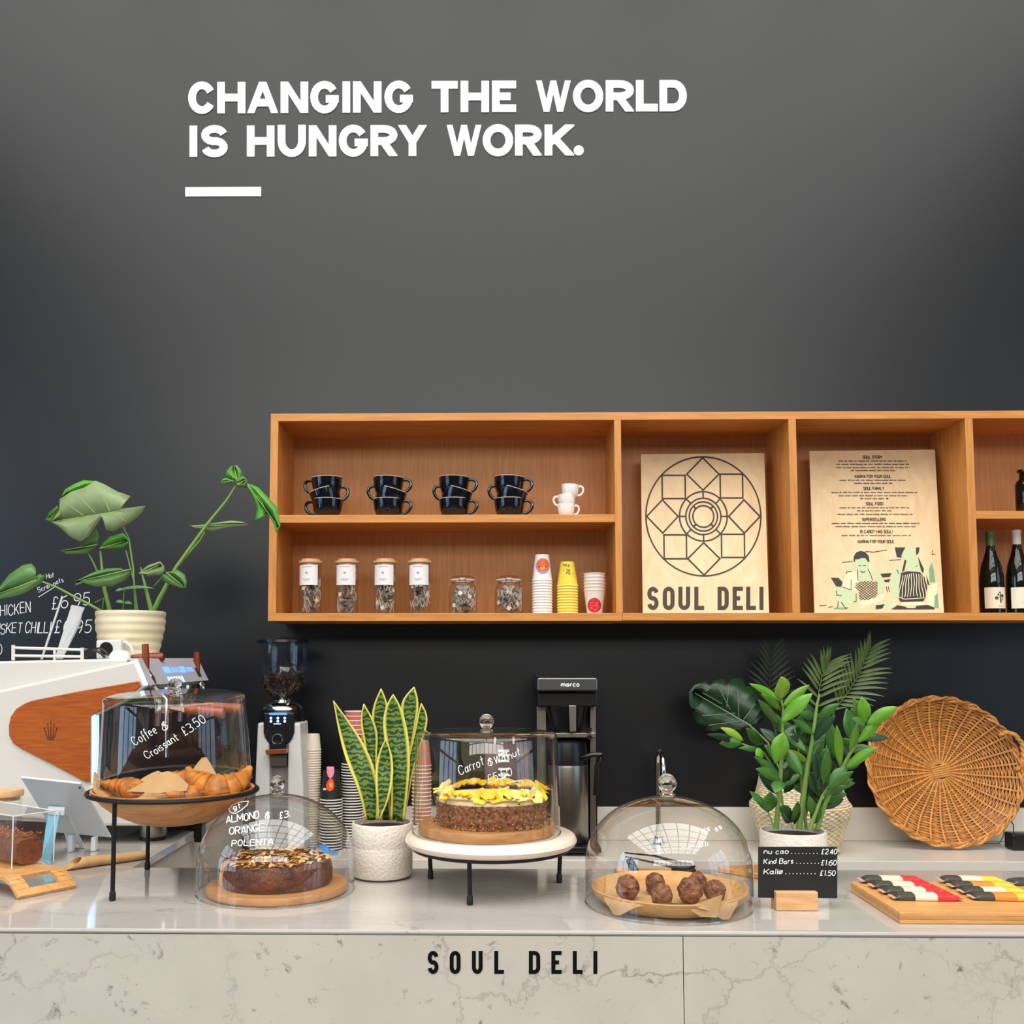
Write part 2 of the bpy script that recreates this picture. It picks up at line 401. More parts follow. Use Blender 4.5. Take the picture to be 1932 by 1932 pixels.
# ------------------------------------------------------------------ leaves
def outline_leaf(mb, pts, A, B, fold=0.012, mi=0, view=V((0, -1, 0))):
    A = V(A); B = V(B); ab = B - A; n = len(pts); M = []; H = []; O = []
    for p in pts:
        p = V(p); t = max(0, min(1, (p - A).dot(ab) / ab.dot(ab))); m = A + ab * t
        dist = (p - m).length; M.append(m - view * fold * 0.6); H.append((m + p) / 2 + view * fold * 0.25); O.append(p - view * (fold * dist * 4))
    vs = M + H + O; fs = []
    for i in range(n):
        j = (i + 1) % n
        fs.append((i, j, n + j, n + i)); fs.append((n + i, n + j, 2 * n + j, 2 * n + i))
    return mb.add(vs, fs, mi)
def blade(mb, pts, widths, nrm, fold=0.15, mi=0, across=2):
    """leaf along 3d points; widths half-width at each point; nrm facing direction"""
    pts = [V(p) for p in pts]; vs = []; fs = []; k = len(pts); m = 2 * across + 1
    for i, p in enumerate(pts):
        t = (pts[min(k - 1, i + 1)] - pts[max(0, i - 1)]).normalized(); n = V(nrm); n = (n - t * n.dot(t)).normalized(); s_ = t.cross(n)
        for j in range(-across, across + 1):
            f = j / across; vs.append(p + s_ * widths[i] * f + n * (abs(f) * widths[i] * fold))
    for i in range(k - 1):
        for j in range(m - 1): fs.append((i * m + j, i * m + j + 1, (i + 1) * m + j + 1, (i + 1) * m + j))
    return mb.add(vs, fs, mi)
def simple_leaf(mb, base, tip, width, nrm, droop=0.0, fold=0.2, n=8, peak=0.45, mi=0, side=None):
    base = V(base); tip = V(tip); L = (tip - base).length; pts = []; ws = []
    for i in range(n + 1):
        t = i / n; pts.append(base.lerp(tip, t) + V((0, 0, 1)) * (droop * L * 4 * t * (1 - t)))
        ws.append(max(0.0006, width / 2 * (math.sin(math.pi * t ** (math.log(.5) / math.log(peak))) ** 0.85 if 0 < t < 1 else 0)))
    return blade(mb, pts, ws, nrm, fold, mi, 1)

# ================================================================== setting
WY = 3.80                                   # wall plane
m_wall = mat('charcoal_paint', (15, 17, 21), 0.33, spec=0.5, var=0.05, vscale=1.5, bump=(220, 0.08, 0.0006))
m_white = mat('white_vinyl', (246, 244, 242), 0.5)
m_ceil = mat('ceiling_paint', (200, 194, 186), 0.8, var=0.02)
m_floor = mat('concrete_floor', (96, 92, 88), 0.5, var=0.12, vscale=3)
m_frame = mat('window_frame_dark', (52, 54, 58), 0.5)
m_pane = thin_glass('window_glass', (0.97, 0.98, 0.98))
def struct(o): o['kind'] = 'structure'; return o
struct(box('wall_back', -5, 5, WY, WY + 0.2, 0, 5.8, m_wall))
struct(box('floor', -5, 5, -6.5, WY, -0.1, 0, m_floor))
m_side = mat('side_wall_paint', (86, 84, 82), 0.8)
def holed(name, horizontal, holes, m, a0, a1, b0, b1, c0, c1):
    mb = MB(); xs = sorted({a0, a1} | {h[0] for h in holes} | {h[1] for h in holes}); bs = sorted({b0, b1} | {h[2] for h in holes} | {h[3] for h in holes})
    for i in range(len(xs) - 1):
        for j in range(len(bs) - 1):
            cx, cb = (xs[i] + xs[i + 1]) / 2, (bs[j] + bs[j + 1]) / 2
            if any(h[0] < cx < h[1] and h[2] < cb < h[3] for h in holes): continue
            if horizontal == 'x': mb.bx(c0, c1, xs[i], xs[i + 1], bs[j], bs[j + 1])
            elif horizontal: mb.bx(xs[i], xs[i + 1], bs[j], bs[j + 1], c0, c1)
            else: mb.bx(xs[i], xs[i + 1], c0, c1, bs[j], bs[j + 1])
    return struct(mb.build(name, m, smooth=0))
SK = (-4.2, 4.2, -3.8, 2.6); WR = (-4.6, 4.6, 3.5, 5.5); WS = (-2.4, 1.2, 0.7, 3.9)
holed('ceiling', True, [SK], m_ceil, -5.2, 5.2, -6.7, WY + .2, 5.8, 5.9)
holed('wall_front', False, [WR], m_side, -5.2, 5.2, 0, 5.8, -6.7, -6.5)
holed('wall_left', 'x', [WS], m_side, -6.7, WY + .2, 0, 5.8, -5.2, -5)
holed('wall_right', 'x', [WS], m_side, -6.7, WY + .2, 0, 5.8, 5, 5.2)
def window(name, hole, horizontal, nx, nb, bar, c):
    t = thing(name, None, None, ((hole[0] + hole[1]) / 2, hole[2] if horizontal else c, c if horizontal else hole[2])); t['kind'] = 'structure'
    if horizontal == 'x': t.location = (c, hole[0], hole[2]); ORG[t.name] = V(t.location)
    def bar_(x0, x1, b0, b1):
        if horizontal == 'x': box('mullion', c, c + .06, x0, x1, b0, b1, m_frame, t)
        elif horizontal: box('mullion', x0, x1, b0, b1, c, c + .06, m_frame, t)
        else: box('mullion', x0, x1, c, c + .06, b0, b1, m_frame, t)
    for i in range(nx + 1):
        x = hole[0] + (hole[1] - hole[0]) * i / nx; bar_(x - bar / 2, x + bar / 2, hole[2], hole[3])
    for j in range(nb + 1):
        b = hole[2] + (hole[3] - hole[2]) * j / nb; bar_(hole[0], hole[1], b - bar / 2, b + bar / 2)
    if horizontal == 'x': box('pane', c + .02, c + .026, hole[0], hole[1], hole[2], hole[3], m_pane, t)
    elif horizontal: box('pane', hole[0], hole[1], hole[2], hole[3], c + .065, c + .071, m_pane, t)
    else: box('pane', hole[0], hole[1], c - .02, c - .014, hole[2], hole[3], m_pane, t)
    return t
window('window_1', SK, True, 8, 6, 0.09, 5.80)
window('window_2', WR, False, 9, 2, 0.10, -6.60)
window('window_3', WS, 'x', 4, 2, 0.12, -5.12)
window('window_4', WS, 'x', 4, 2, 0.12, 5.06)

# ---- wall lettering
WT = WY - 0.004
def wl(px, py): return P(px, py, WT)
def Zx(x): return 300 + x / 1.8226
def Zy(y): return 100 + y / 1.8226
t = thing('wall_lettering', 'big white slogan lettering in two lines on the charcoal wall', 'lettering', P(355, 212, WY))
L1 = [('C', 100, 195), ('H', 200, 297), ('A', 302, 411), ('N', 418, 513), ('G', 520, 618), ('I', 630, 658), ('N', 667, 765), ('G', 775, 873), ('T', 937, 1027), ('H', 1037, 1135), ('E', 1145, 1228),
      ('W', 1292, 1420), ('O', 1423, 1528), ('R', 1536, 1633), ('L', 1640, 1715), ('D', 1721, 1815)]
L2 = [('I', 103, 133), ('S', 145, 236), ('H', 302, 397), ('U', 408, 505), ('N', 515, 610), ('G', 618, 718), ('R', 727, 820), ('Y', 822, 921), ('W', 985, 1113), ('O', 1113, 1218), ('R', 1224, 1316), ('K', 1326, 1428), ('.', 1426, 1461)]
for chars, yl, yr in ((L1, 100, 92), (L2, 250, 244)):
    for ch, x0, x1 in chars:
        f = x0 / 1800; y0 = yl + (yr - yl) * f; hh = 108 if yl < 200 else 107
        ov = 2 if ch in 'COGSU' else 0
        put(bold_glyph(ch, Zx(x0), Zx(x1), Zy(y0 - ov), Zy(y0 + hh + (ov if ch != 'U' else ov)), 26.5 / 1.8226), wl, off=(0, .0038, 0)).build('letter', m_white, t, smooth=0)
MB().prism([wl(Zx(a), Zy(b)) for a, b in ((90, 461), (351, 460), (351, 492), (90, 493))], (0, .0038, 0)).build('lettering_bar', m_white, smooth=0,
    label='short white bar on the charcoal wall below the slogan', cat='wall bar')

# ---- chalk price list on the wall
m_chalk = mat('chalk', (225, 226, 226), 0.9)
def wc(px, py): return P(px, py, WY - 0.001)
def Qx(x): return x / 5.855
def Qy(y): return 1060 + y / 5.855
pls = [hand('CHICKEN', (Qx(-70), Qy(605)), (Qx(345), Qy(560)), 20, 1.5, seed=3, slant=.1), hand('£6.95', (Qx(560), Qy(525)), (Qx(1010), Qy(475)), 23, 1.7, seed=4)]
pls += [hand('BRISKET', (Qx(-150), Qy(800)), (Qx(250), Qy(785)), 19, 1.5, seed=5), hand('CHILLI', (Qx(270), Qy(790)), (Qx(560), Qy(780)), 21, 1.6, seed=6), hand('£6.95', (Qx(590), Qy(785)), (Qx(1020), Qy(775)), 24, 1.7, seed=7)]
pls += [hand('Hot', (Qx(510), Qy(185)), (Qx(600), Qy(165)), 9, 1.0, seed=8), hand('Scran pots', (Qx(420), Qy(340)), (Qx(710), Qy(215)), 9, 1.0, seed=9)]
pls += [ribbon([(Qx(425), Qy(390)), (Qx(600), Qy(280))], 1.3), ribbon([(Qx(x * 1.0), Qy(y)) for x, y in arc(-10, 965, 32, 60, 0, 360, 18)], 1.3)]
t = thing('chalk_price_list', 'handwritten chalk price list on the dark wall behind the coffee machine', 'chalk writing', P(80, 1180, WY))
for pl in pls: put(pl, wc).build('chalk_line', m_chalk, t, smooth=0)

# ================================================================== counters
CZ, CY0, CY1 = 1.05, 1.885, 2.43
RX = -0.858                                  # right edge of the return
m_top = marble('marble_worktop', (188, 181, 173), (116, 113, 110), 2.6, (0.8, 2.6, 1.0), 0.09, 0.35, 0.3, 0.6)
m_slab = marble('marble_slab', (207, 198, 183), (80, 74, 67), 2.7, (1, 1, 1), 0.32, 0.85, 0.0, 0.65)
m_cream = mat('cream_laminate', (200, 190, 175), 0.45)
m_ink = mat('black_lettering', (8, 7, 7), 0.8, spec=0.15)
box('marble_worktop', -2.4, 2.4, CY0, CY1, CZ - .009, CZ, m_top, bevel=0.0042, label='long polished pale marble worktop along the front of the service counter', cat='worktop')
box('return_worktop', -2.4, RX, CY1 + .002, WY - .02, CZ - .022, CZ, m_top, bevel=0.002, label='pale marble worktop of the side return under the coffee machine', cat='worktop')
t = thing('counter_front', 'marble slab front of the service counter with black lettering', 'counter front', (0, CY0 + .006, 0))
jx = P(1290, 1850, CY0).x
for a, b in ((-2.4, jx - .0008), (jx + .0008, 2.4)):
    box('marble_slab', a, b, CY0 + .001, CY0 + .026, 0.08, CZ - .0095, m_slab, t)
box('carcass', -2.4, 2.4, CY0 + .027, CY1 - .02, 0.08, CZ - .0095, m_cream, t)
box('plinth', -2.4, 2.4, CY0 + .06, CY1 - .06, 0, 0.08, mat('plinth_dark', (50, 48, 46), .6), t)
for ch, x0, x1 in (('S', 183, 249), ('O', 317, 383), ('U', 452, 517), ('L', 588, 647), ('D', 798, 867), ('E', 935, 997), ('L', 1065, 1124), ('I', 1190, 1214)):
    put(bold_glyph(ch, 750 + x0 / 3.22, 750 + x1 / 3.22, 1720 + 239 / 3.22, 1720 + 378 / 3.22, 24 / 3.22, 0.24), lambda a, b: P(a, b, CY0 + .0003), off=(0, .0006, 0)).build('letter', m_ink, t, smooth=0)
t = thing('return_cabinet', 'cream cabinet under the side return worktop', 'cabinet', (-1.6, 3.1, 0))
box('carcass', -2.4, RX - .012, CY1 + .01, WY - .02, 0, CZ - .0225, m_cream, t)
BZ, BY0 = 0.876, 3.415
m_quartz = mat('white_quartz', (214, 206, 194), 0.22, var=0.03, vscale=8)
t = thing('back_worktop', 'white worktop with upstand along the wall behind the counter', 'worktop', (0.9, 3.6, BZ))
box('slab', RX + .01, 2.6, BY0, WY - .001, BZ - .034, BZ, m_quartz, t, bevel=.002)
box('upstand', RX + .01, 2.6, WY - .02, WY - .001, BZ + .0005, P(1200, 1523, WY - .02).z, m_quartz, t, bevel=.0015)
t = thing('back_cabinet', 'white cabinet run under the back worktop', 'cabinet', (0.9, 3.6, 0))
box('carcass', RX + .01, 2.6, BY0 + .03, WY - .001, 0, BZ - .0345, m_cream, t)

# ================================================================== wall shelf
SY = 3.50
oak_h = wood('oak_boards', (192, 120, 50), (216, 146, 72), (1.2, 14, 14), 5, 0.4)
oak_v = wood('oak_uprights', (192, 120, 50), (216, 146, 72), (14, 14, 1.2), 5, 0.4)
oak_b = wood('oak_back', (184, 118, 54), (206, 138, 70), (16, 14, 1.0), 6, 0.45)
zt = P(508, 780.5, SY).z; zb = P(508, 1172, SY).z; th = .0275
xl = P(508, 980, SY).x; xr = 2.55
t = thing('wall_shelf', 'long oak box shelf on the wall with open compartments', 'shelf', (xl, WY, zb))
box('top_board', xl, xr, SY, WY - .001, zt - th, zt, oak_h, t, bevel=.001)
ups = [(P(1160.5, 980, SY).x, P(1173.5, 980, SY).x), (P(1491.5, 980, SY).x, P(1506, 980, SY).x), (P(1827, 980, SY).x, P(1842, 980, SY).x)]
xm = ups[0][1] - .002
box('bottom_board', xl, xm, SY, WY - .001, zb, zb + th, oak_h, t, bevel=.001)
box('bottom_board', xm + .0005, xr, SY, WY - .001, zb + .0015, zb + th, oak_h, t, bevel=.001)
box('side_panel', xl, xl + th, SY, WY - .001, zb + th, zt - th, oak_v, t, bevel=.001)
box('side_panel', xr - th, xr, SY, WY - .001, zb + th, zt - th, oak_v, t, bevel=.001)
for a, b in ups: box('divider', a, b, SY, WY - .013, zb + th, zt - th, oak_v, t, bevel=.001)
zs = P(840, 971, SY).z; zs2 = P(1880, 964, SY).z
box('shelf_board', xl + th, ups[0][0], SY, WY - .013, zs - th, zs, oak_h, t, bevel=.001)
box('shelf_board', ups[2][1], xr - th, SY, WY - .013, zs2 - th, zs2, oak_h, t, bevel=.001)
box('back_panel', xl + th, xr - th, WY - .0125, WY - .001, zb + th, zt - th, oak_b, t)
ZL = zb + th                                 # lower shelf surface

# ---- cups
m_blk = mat('black_glaze', (10, 12, 18), 0.12, coat=.4); m_rimline = mat('worn_rim', (205, 190, 178), 0.4); m_gilt = mat('faint_gilt', (70, 56, 44), 0.4)
m_wcup = mat('white_glaze', (240, 234, 226), 0.18)
def cup_tmpl(name, label, group, m, k, line, logo):
    t = thing(name, label, 'cup', (0, 0, 0), group)
    o = [(0, .004), (.030, .004), (.031, 0), (.035, 0), (.042, .008), (.0485, .026), (.0510, .044), (.0525, .0612)]
    i = [(.0515, .0618), (.0495, .0612), (.048, .044), (.045, .026), (.036, .010), (0, .008)]
    MB().lathe([(r * k, z * k) for r, z in o + i], n=40).build('body', m, t)
    pts = [(.047, .0, .052), (.060, 0, .056), (.074, 0, .050), (.078, 0, .037), (.072, 0, .024), (.060, 0, .014), (.045, 0, .012)]
    q = []
    for a in range(len(pts) - 1):
        for s_ in range(4):
            f = s_ / 4; p0, p1, p2, p3 = (V(pts[max(0, min(len(pts) - 1, a + d))]) for d in (-1, 0, 1, 2))
            q.append((0.5 * ((2 * p1) + (p2 - p0) * f + (2 * p0 - 5 * p1 + 4 * p2 - p3) * f * f + (-p0 + 3 * p1 - 3 * p2 + p3) * f ** 3)) * k)
    q.append(V(pts[-1]) * k)
    MB().tube(q, .0042 * k, 8, flat=1.3).build('handle', m, t)
    if line: MB().lathe([(.0522 * k, .0600 * k), (.0530 * k, .0608 * k), (.0528 * k, .0622 * k), (.0512 * k, .0624 * k)], n=40).build('rim', m_rimline, t)
    if logo:
        mb = MB(); r = random.Random(5)
        for j in range(2):
            pts = [(i_ / 22.0, r.uniform(-1, 1)) for i_ in range(23)]
            for a in range(22):
                def q_(u, v_, d=0): an = rad(-90 + (u - .5) * 46); z = (.036 - j * .012) + v_ * .0035 + d; rr = .0512; return (rr * math.cos(an), rr * math.sin(an), z)
                mb.face([q_(*pts[a]), q_(*pts[a + 1]), q_(*pts[a + 1], d=.0009), q_(*pts[a], d=.0009)])
        mb.build('logo', m_gilt, t)
    return t
place = {'bottom': 'bottom cup of its stack', 'middle': 'tilted middle cup of its stack', 'top': 'top cup of its stack'}
stacks = [(618, -1), (733, 1), (857, 1), (961, 1)]
first = None; cupY = 3.572
for k_, (px, hs) in enumerate(stacks):
    c = P(px, 960, cupY)
    for lv, nm in enumerate(('bottom', 'middle', 'top')):
        lab = ('black cup, ' + place[nm].replace('its stack', 'the stack')) + (' by the shelf side panel', ' second from the shelf side panel', ' second from the white cups', ' next to the white cups')[k_]
        grp = 'stacked black cups'
        if first is None: first = cup_tmpl('black_cup', lab, grp, m_blk, 1.05, True, True); o = first
        else: o = dup(first, (0, 0, 0), label=lab, group=grp)
        side = hs if lv != 1 else -hs
        z = zs + (0.0005, .0385, .0790)[lv]; tilt = (0, -hs * 0.27 * -1, -hs * .05)[lv]
        o.location = (c.x + (0, -.004 * hs, -.002)[lv], cupY, z)
        rz = 0 if side > 0 else math.pi
        M = Matrix.Rotation((0, hs * .27, hs * .03)[lv], 4, 'Y') @ Matrix.Rotation(rz + (-.12, .1, -.1)[lv], 4, 'Z')
        # keep printed face forward when the handle is turned round
        o.rotation_euler = M.to_euler()
fw = None; c = P(1069, 960, cupY)
for lv, nm in enumerate(('bottom', 'middle', 'top')):
    lab = 'small white espresso cup, ' + place[nm].replace('tilted ', '') + ' beside the black cups'
    if fw is None: fw = cup_tmpl('espresso_cup', lab, 'stacked white espresso cups', m_wcup, 0.60, False, False); o = fw
    else: o = dup(fw, (0, 0, 0), label=lab)
    o.scale = (1, 1, 1.25)
    o.location = (c.x + (-.002, .003, .012)[lv], cupY, zs + (.0005, .036, .070)[lv])
    M = Matrix.Rotation((0, -.10, .04)[lv], 4, 'Y') @ Matrix.Rotation((0.1, math.pi - .1, -.05)[lv], 4, 'Z'); o.rotation_euler = M.to_euler()

# ---- tea jars
m_jar = thin_glass('jar_glass', (0.93, 0.94, 0.93), 1.45); m_bam = wood('bamboo_lid', (206, 158, 112), (224, 182, 138), (2, 14, 14), 8)
m_paper = mat('white_label', (238, 232, 228), 0.6); m_tea = mat('tea_bag_mesh', (138, 128, 118), 0.8, var=0.45, vscale=60); m_tag = mat('tea_tag', (238, 226, 212), 0.7); m_grey = mat('label_print_grey', (170, 165, 162), .7); m_pinkp = mat('label_print_pink', (205, 160, 165), .7)
m_string = mat('tea_string', (214, 202, 188), .8)
def tea_fill(name, label, c, rf, z0, z1, n, ntag, seed, grp):
    r = random.Random(seed); mb = MB(); tg = MB()
    for i in range(n):
        a = r.uniform(0, 6.28); z = r.uniform(z0 + .008, z1 - .01); rr = rf(z) - .016; d = rr * math.sqrt(r.uniform(.25, 1))
        p = V(c) + V((d * math.cos(a), d * math.sin(a), z)); M = Euler((r.uniform(0, 6), r.uniform(0, 6), r.uniform(0, 6))).to_matrix(); s_ = r.uniform(.010, .014)
        vs = [p + M @ V(q) * s_ for q in ((1, .15, .8), (-1, -.15, .8), (.15, 1, -.8), (-.15, -1, -.8), (0, 0, 0))]
        mb.add(vs, [(0, 1, 2), (0, 3, 1), (0, 2, 3), (1, 3, 2)])
        if i % 3 == 0:
            an = r.uniform(3.4, 6.0); R0 = rf(z) - .0025; pts = []
            for k2 in range(9): pts.append(V(c) + V((R0 * math.cos(an + k2 * .09), R0 * math.sin(an + k2 * .09), max(z0 + .003, z + .012 * math.sin(k2 * .9 + i)))))
            mb.tube(pts, .0009, 4, mi=1)
    o = mb.build(name, [m_tea, m_string], smooth=0, label=label, cat='tea bags', kind='stuff')
    for i in range(ntag):
        an = rad(200 + 140 * (i + r.uniform(.2, .8)) / ntag); z = z0 + (z1 - z0) * r.uniform(.08, .75); R0 = rf(z) - .003
        p = V(c) + V((R0 * math.cos(an), R0 * math.sin(an), z)); M = Matrix.Rotation(an + math.pi / 2, 3, 'Z') @ Matrix.Rotation(r.uniform(-.7, .7), 3, 'Y')
        tg = MB(); s_ = .0068; tg.prism([p + M @ V(q) for q in ((-s_, 0, -s_), (s_, 0, -s_), (s_, 0, s_), (-s_, 0, s_))], M @ V((0, .0005, 0)))
        tg.build('tag', m_tag, o, smooth=0)
JY = 3.585
ordw = ['first tea jar by the shelf side panel', 'second tea jar from the shelf side panel', 'third tea jar from the shelf side panel', 'tea jar next to the clip-top jars']
for i, (px, la) in enumerate(((586, -12), (655, -5), (727, -8), (792, -5))):
    c = P(px, 1100, JY); c = V((c.x, JY, ZL + .0005)); t = thing('tea_jar', 'white-labelled bamboo-lidded ' + ordw[i], 'jar', c, 'tall tea jars on the lower shelf')
    MB().lathe([(0, .002), (.037, .002), (.039, .006), (.0392, .17), (.037, .178)], c, 36).build('glass', m_jar, t)
    MB().lathe([(0, .172), (.035, .172), (.035, .181), (.0425, .182), (.0435, .186), (.0425, .190), (.034, .191), (.034, .197), (0, .198)], c, 36).build('lid', m_bam, t)
    mb = MB(); a0, a1 = rad(270 + la - 60), rad(270 + la + 60)
    mb.lathe([(.0397, .102), (.0397, .174)], c, 14, a0, a1); lb = mb.build('label', m_paper, t)
    mb = MB()
    for zz, hw, mi in ((.166, 26, 1 if i < 2 else 0), (.122, 22, 0), (.118, 14, 0)): mb.lathe([(.0400, zz), (.0400, zz + .0022)], c, 6, rad(270 + la - hw), rad(270 + la + hw), mi=mi)
    mb.lathe([(.0400, .141), (.0400, .149)], c, 3, rad(270 + la - 6), rad(270 + la + 6)); mb.build('print', [m_grey, m_pinkp], lb)
    tea_fill('tea_bags', 'tea bags filling the ' + ordw[i].replace(' tea jar', ' tall jar').replace('tea jar', 'tall jar'), c, lambda z: .038, .003, .165, 46, (2, 1, 4, 4)[i], 20 + i, None)
m_wire = mat('steel_wire', (200, 196, 190), .25, 1.0)
for i, px in enumerate((873, 960)):
    c = P(px, 1120, JY); c = V((c.x, JY, ZL + .0005)); nm = ('beside the tall tea jars', 'beside the paper cups')[i]
    t = thing('clip_top_jar', 'squat clear glass clip-top jar of tea bags ' + nm, 'jar', c, 'clip-top jars on the lower shelf')
    pr = [(0, .002), (.046, .002), (.050, .008), (.0505, .080), (.046, .098), (.038, .106), (.038, .120)]
    MB().lathe(pr, c, 36).build('glass', m_jar, t)
    MB().lathe([(.042, .1215), (.044, .123), (.043, .130), (.034, .135), (0, .137)], c, 36).build('lid', m_jar, t)
    MB().tube([c + V((.044 * math.cos(a * .2618), .044 * math.sin(a * .2618), .121)) for a in range(24)], .0022, 6, closed=True).build('rubber_seal', mat('seal', (226, 205, 180), .5), t)
    MB().tube([c + V((.0405 * math.cos(a * .2618), .0405 * math.sin(a * .2618), .113)) for a in range(24)], .0016, 6, closed=True).tube([c + V(q) for q in ((-.012, -.041, .114), (-.013, -.047, .106), (0, -.049, .100), (.013, -.047, .106), (.012, -.041, .114), (.008, -.046, .124), (-.008, -.046, .124), (-.012, -.041, .114))], .0016, 6).build('wire_clip', m_wire, t)
    tea_fill('tea_bags', 'tea bags inside the clip-top jar ' + nm, c, lambda z: .048 if z < .085 else .04, .003, .098, 44, 3, 30 + i, None)

# ---- paper cups
m_pw = mat('paper_white', (240, 232, 222), .6); m_py = mat('paper_yellow', (240, 206, 64), .6, var=.1, vscale=40); m_pr = mat('paper_pale', (232, 218, 208), .6)
m_or = mat('print_orange', (232, 96, 48), .6); m_pu = mat('print_lilac', (168, 140, 180), .6); m_red = mat('print_red', (208, 36, 46), .6); m_dot = mat('print_dark', (60, 40, 50), .6); m_olive = mat('print_olive', (120, 120, 50), .6); m_yor = mat('print_amber', (250, 170, 60), .6)
def paper_cup(name, label, group, m, rt, rb, h, inv, rimm=None):
    """rt rim radius, rb base radius; inv: stands on its rim"""
    t = thing(name, label, 'paper cup', (0, 0, 0), group)
    pr = [(0, .006), (rb - .002, .006), (rb - .001, 0), (rb, 0), (rt - .0015, h - .004)]
    inn = [(rt - .0025, h - .004), (rb - .003, .008), (0, .008)]
    if inv: f = lambda L: [(r, h - z) for r, z in L]
    else: f = lambda L: L
    MB().lathe(f(pr + inn), n=28).build('wall', m, t)
    zc = h - .002
    ring = [(rt - .0015 + .002 * math.cos(a * math.pi / 4), zc + .002 * math.sin(a * math.pi / 4)) for a in range(9)]
    MB().lathe(f(ring), n=28).build('rim', rimm or m, t)
    return t
def cup_stack(name, lab, grp, px, Y, z0, n, step, m, rt, rb, h, inv, rimm=None, toplab=None, first=None):
    c = P(px, 1100, Y); t0 = first or paper_cup(name, lab, grp, m, rt, rb, h, inv, rimm); last = None
    for i in range(n):
        o = t0 if i == 0 and not first else dup(t0, (0, 0, 0))
        o['label'] = lab if i < n - 1 or not toplab else toplab; o['group'] = grp
        o.location = (c.x, Y, z0 + .0004 + i * step); last = o
    return c.x, t0, last
def decal(name, polys, cx, cy, rf, mats, parent, off=.0006):
    mb = MB()
    for k, (poly, mi) in enumerate(polys):
        n = len(poly); mx = sum(p[0] for p in poly) / n; my = sum(p[1] for p in poly) / n; rings = []
        for f in (1, .72, .4): rings.append([surf(mx + (px - mx) * f, my + (py - my) * f, cx, cy, rf, off + .00015 * k) for px, py in poly])
        cpt = surf(mx, my, cx, cy, rf, off + .00015 * k)
        for i in range(n):
            j = (i + 1) % n
            for a in (0, 1): mb.face([rings[a][i], rings[a][j], rings[a + 1][j], rings[a + 1][i]], mi)
            mb.face([cpt, rings[2][i], rings[2][j]], mi)
    o = MB.build(mb, name, mats, None, smooth=0)
    bpy.context.view_layer.update()
    o.parent = parent; o.matrix_parent_inverse = Matrix.Translation(-V(parent.location)); return o
def circ(cx, cy, r, n=20, ry=None): return [(cx + r * math.cos(i * 2 * math.pi / n), cy + (ry or r) * math.sin(i * 2 * math.pi / n)) for i in range(n)]
PYc = 3.585
x, a, top = cup_stack('paper_cup', 'plain white rim of an upturned paper cup in the orange-print stack', 'upturned white paper cups on the shelf', 1023, PYc, ZL, 13, .0098, m_pw, .0367, .0245, .094, True, toplab='topmost upturned white paper cup with an orange circle print')
zt_ = ZL + 12 * .0098
rf = lambda z: .0245 + (.0352 - .0245) * max(0, min(1, (zt_ + .094 - z) / .09))
decal('print', [(circ(1024, 1068, 13, 24, 15), 0), (circ(1024, 1066, 11.3, 24, 12.5), 1), (circ(1024, 1071, 4.5, 12, 3.5), 2)] + [(circ(1024 + d, 1069, 1.4, 8), 3) for d in (-7, -1.5, 6)], x, PYc, rf, [m_pu, m_or, m_yor, m_dot], top)
x, a, top = cup_stack('paper_cup', 'pale yellow rim of an upturned paper cup in the yellow stack', 'upturned yellow paper cups on the shelf', 1070.6, PYc, ZL, 11, .0098, m_py, .0383, .024, .088, True, mat('yellow_rim', (242, 226, 130), .6), toplab='topmost upturned bright yellow paper cup with small olive marks')
zt2 = ZL + 10 * .0098; r2 = random.Random(4)
rf = lambda z: .024 + (.0365 - .024) * max(0, min(1, (zt2 + .088 - z) / .085))
decal('print', [(circ(1069 + r2.uniform(-8, 6), r2.uniform(1064, 1086), r2.uniform(.8, 2.2), 7), 0) for _ in range(16)], x, PYc, rf, [m_olive], top)
x, a, top = cup_stack('paper_cup', 'white rimmed paper cup nested in the upright stack with red print', 'upright white paper cups on the shelf', 1121.4, PYc, ZL, 6, .0118, m_pr, .0392, .0272, .086, False)
rf = lambda z: .0272 + (.0378 - .0272) * max(0, min(1, (z - ZL) / .083))
a['label'] = 'lowest upright white paper cup with a red rosette print'
r3 = random.Random(8)
pol = [(circ(1121.5, 1142, 13, 24, 14), 0)]
for i in range(26):
    a_ = r3.uniform(0, 6.28); d = r3.uniform(2, 10.5); pol.append((circ(1121.5 + d * math.cos(a_), 1141 + d * math.sin(a_), 1.6, 6, .9), 1))
decal('print', [(([(min(max(p[0], 1107.5), 1135.5), min(p[1], 1155.5)) for p in q]), m_) for q, m_ in pol], x, PYc, rf, [m_red, mat('print_pink', (232, 110, 112), .6)], a)

# ---- plywood poster boards
ply = wood('birch_ply', (226, 190, 142), (238, 208, 164), (3, 3, 1.2), 4, .55, 2.0); m_brn = mat('burnt_print', (62, 40, 30), .6)
def poster(name, label, TL, TR, BR, BL, Yb, Yt):
    b0 = P(*BL, Yb); b1 = P(*BR, Yb); t0 = P(*TL, Yt); t1 = P(*TR, Yt)
    zmin = ZL + .0005
    for p in (b0, b1): p.z = zmin
    n = (b1 - b0).cross(t0 - b0).normalized()
    if n.y > 0: n = -n
    t1 = t1 - n * (t1 - b0).dot(n)
    t = thing(name, label, 'poster', (b0 + b1) / 2)
    MB().prism([b0, b1, t1, t0], -n * .009).build('board', ply, t, smooth=0)
    return t, b0, n
PB1 = poster('poster_board', 'pale plywood board printed with a round geometric emblem above block letters', (1209, 857), (1442, 855), (1451, 1157), (1213, 1157), 3.545, 3.70)
t, b0, n = PB1
fn = lambda a, b: Ppl(a, b, b0 + n * .0005, n)
def K(x): return 1150 + x / 4.49
def Ky(y): return 760 + y / 4.49
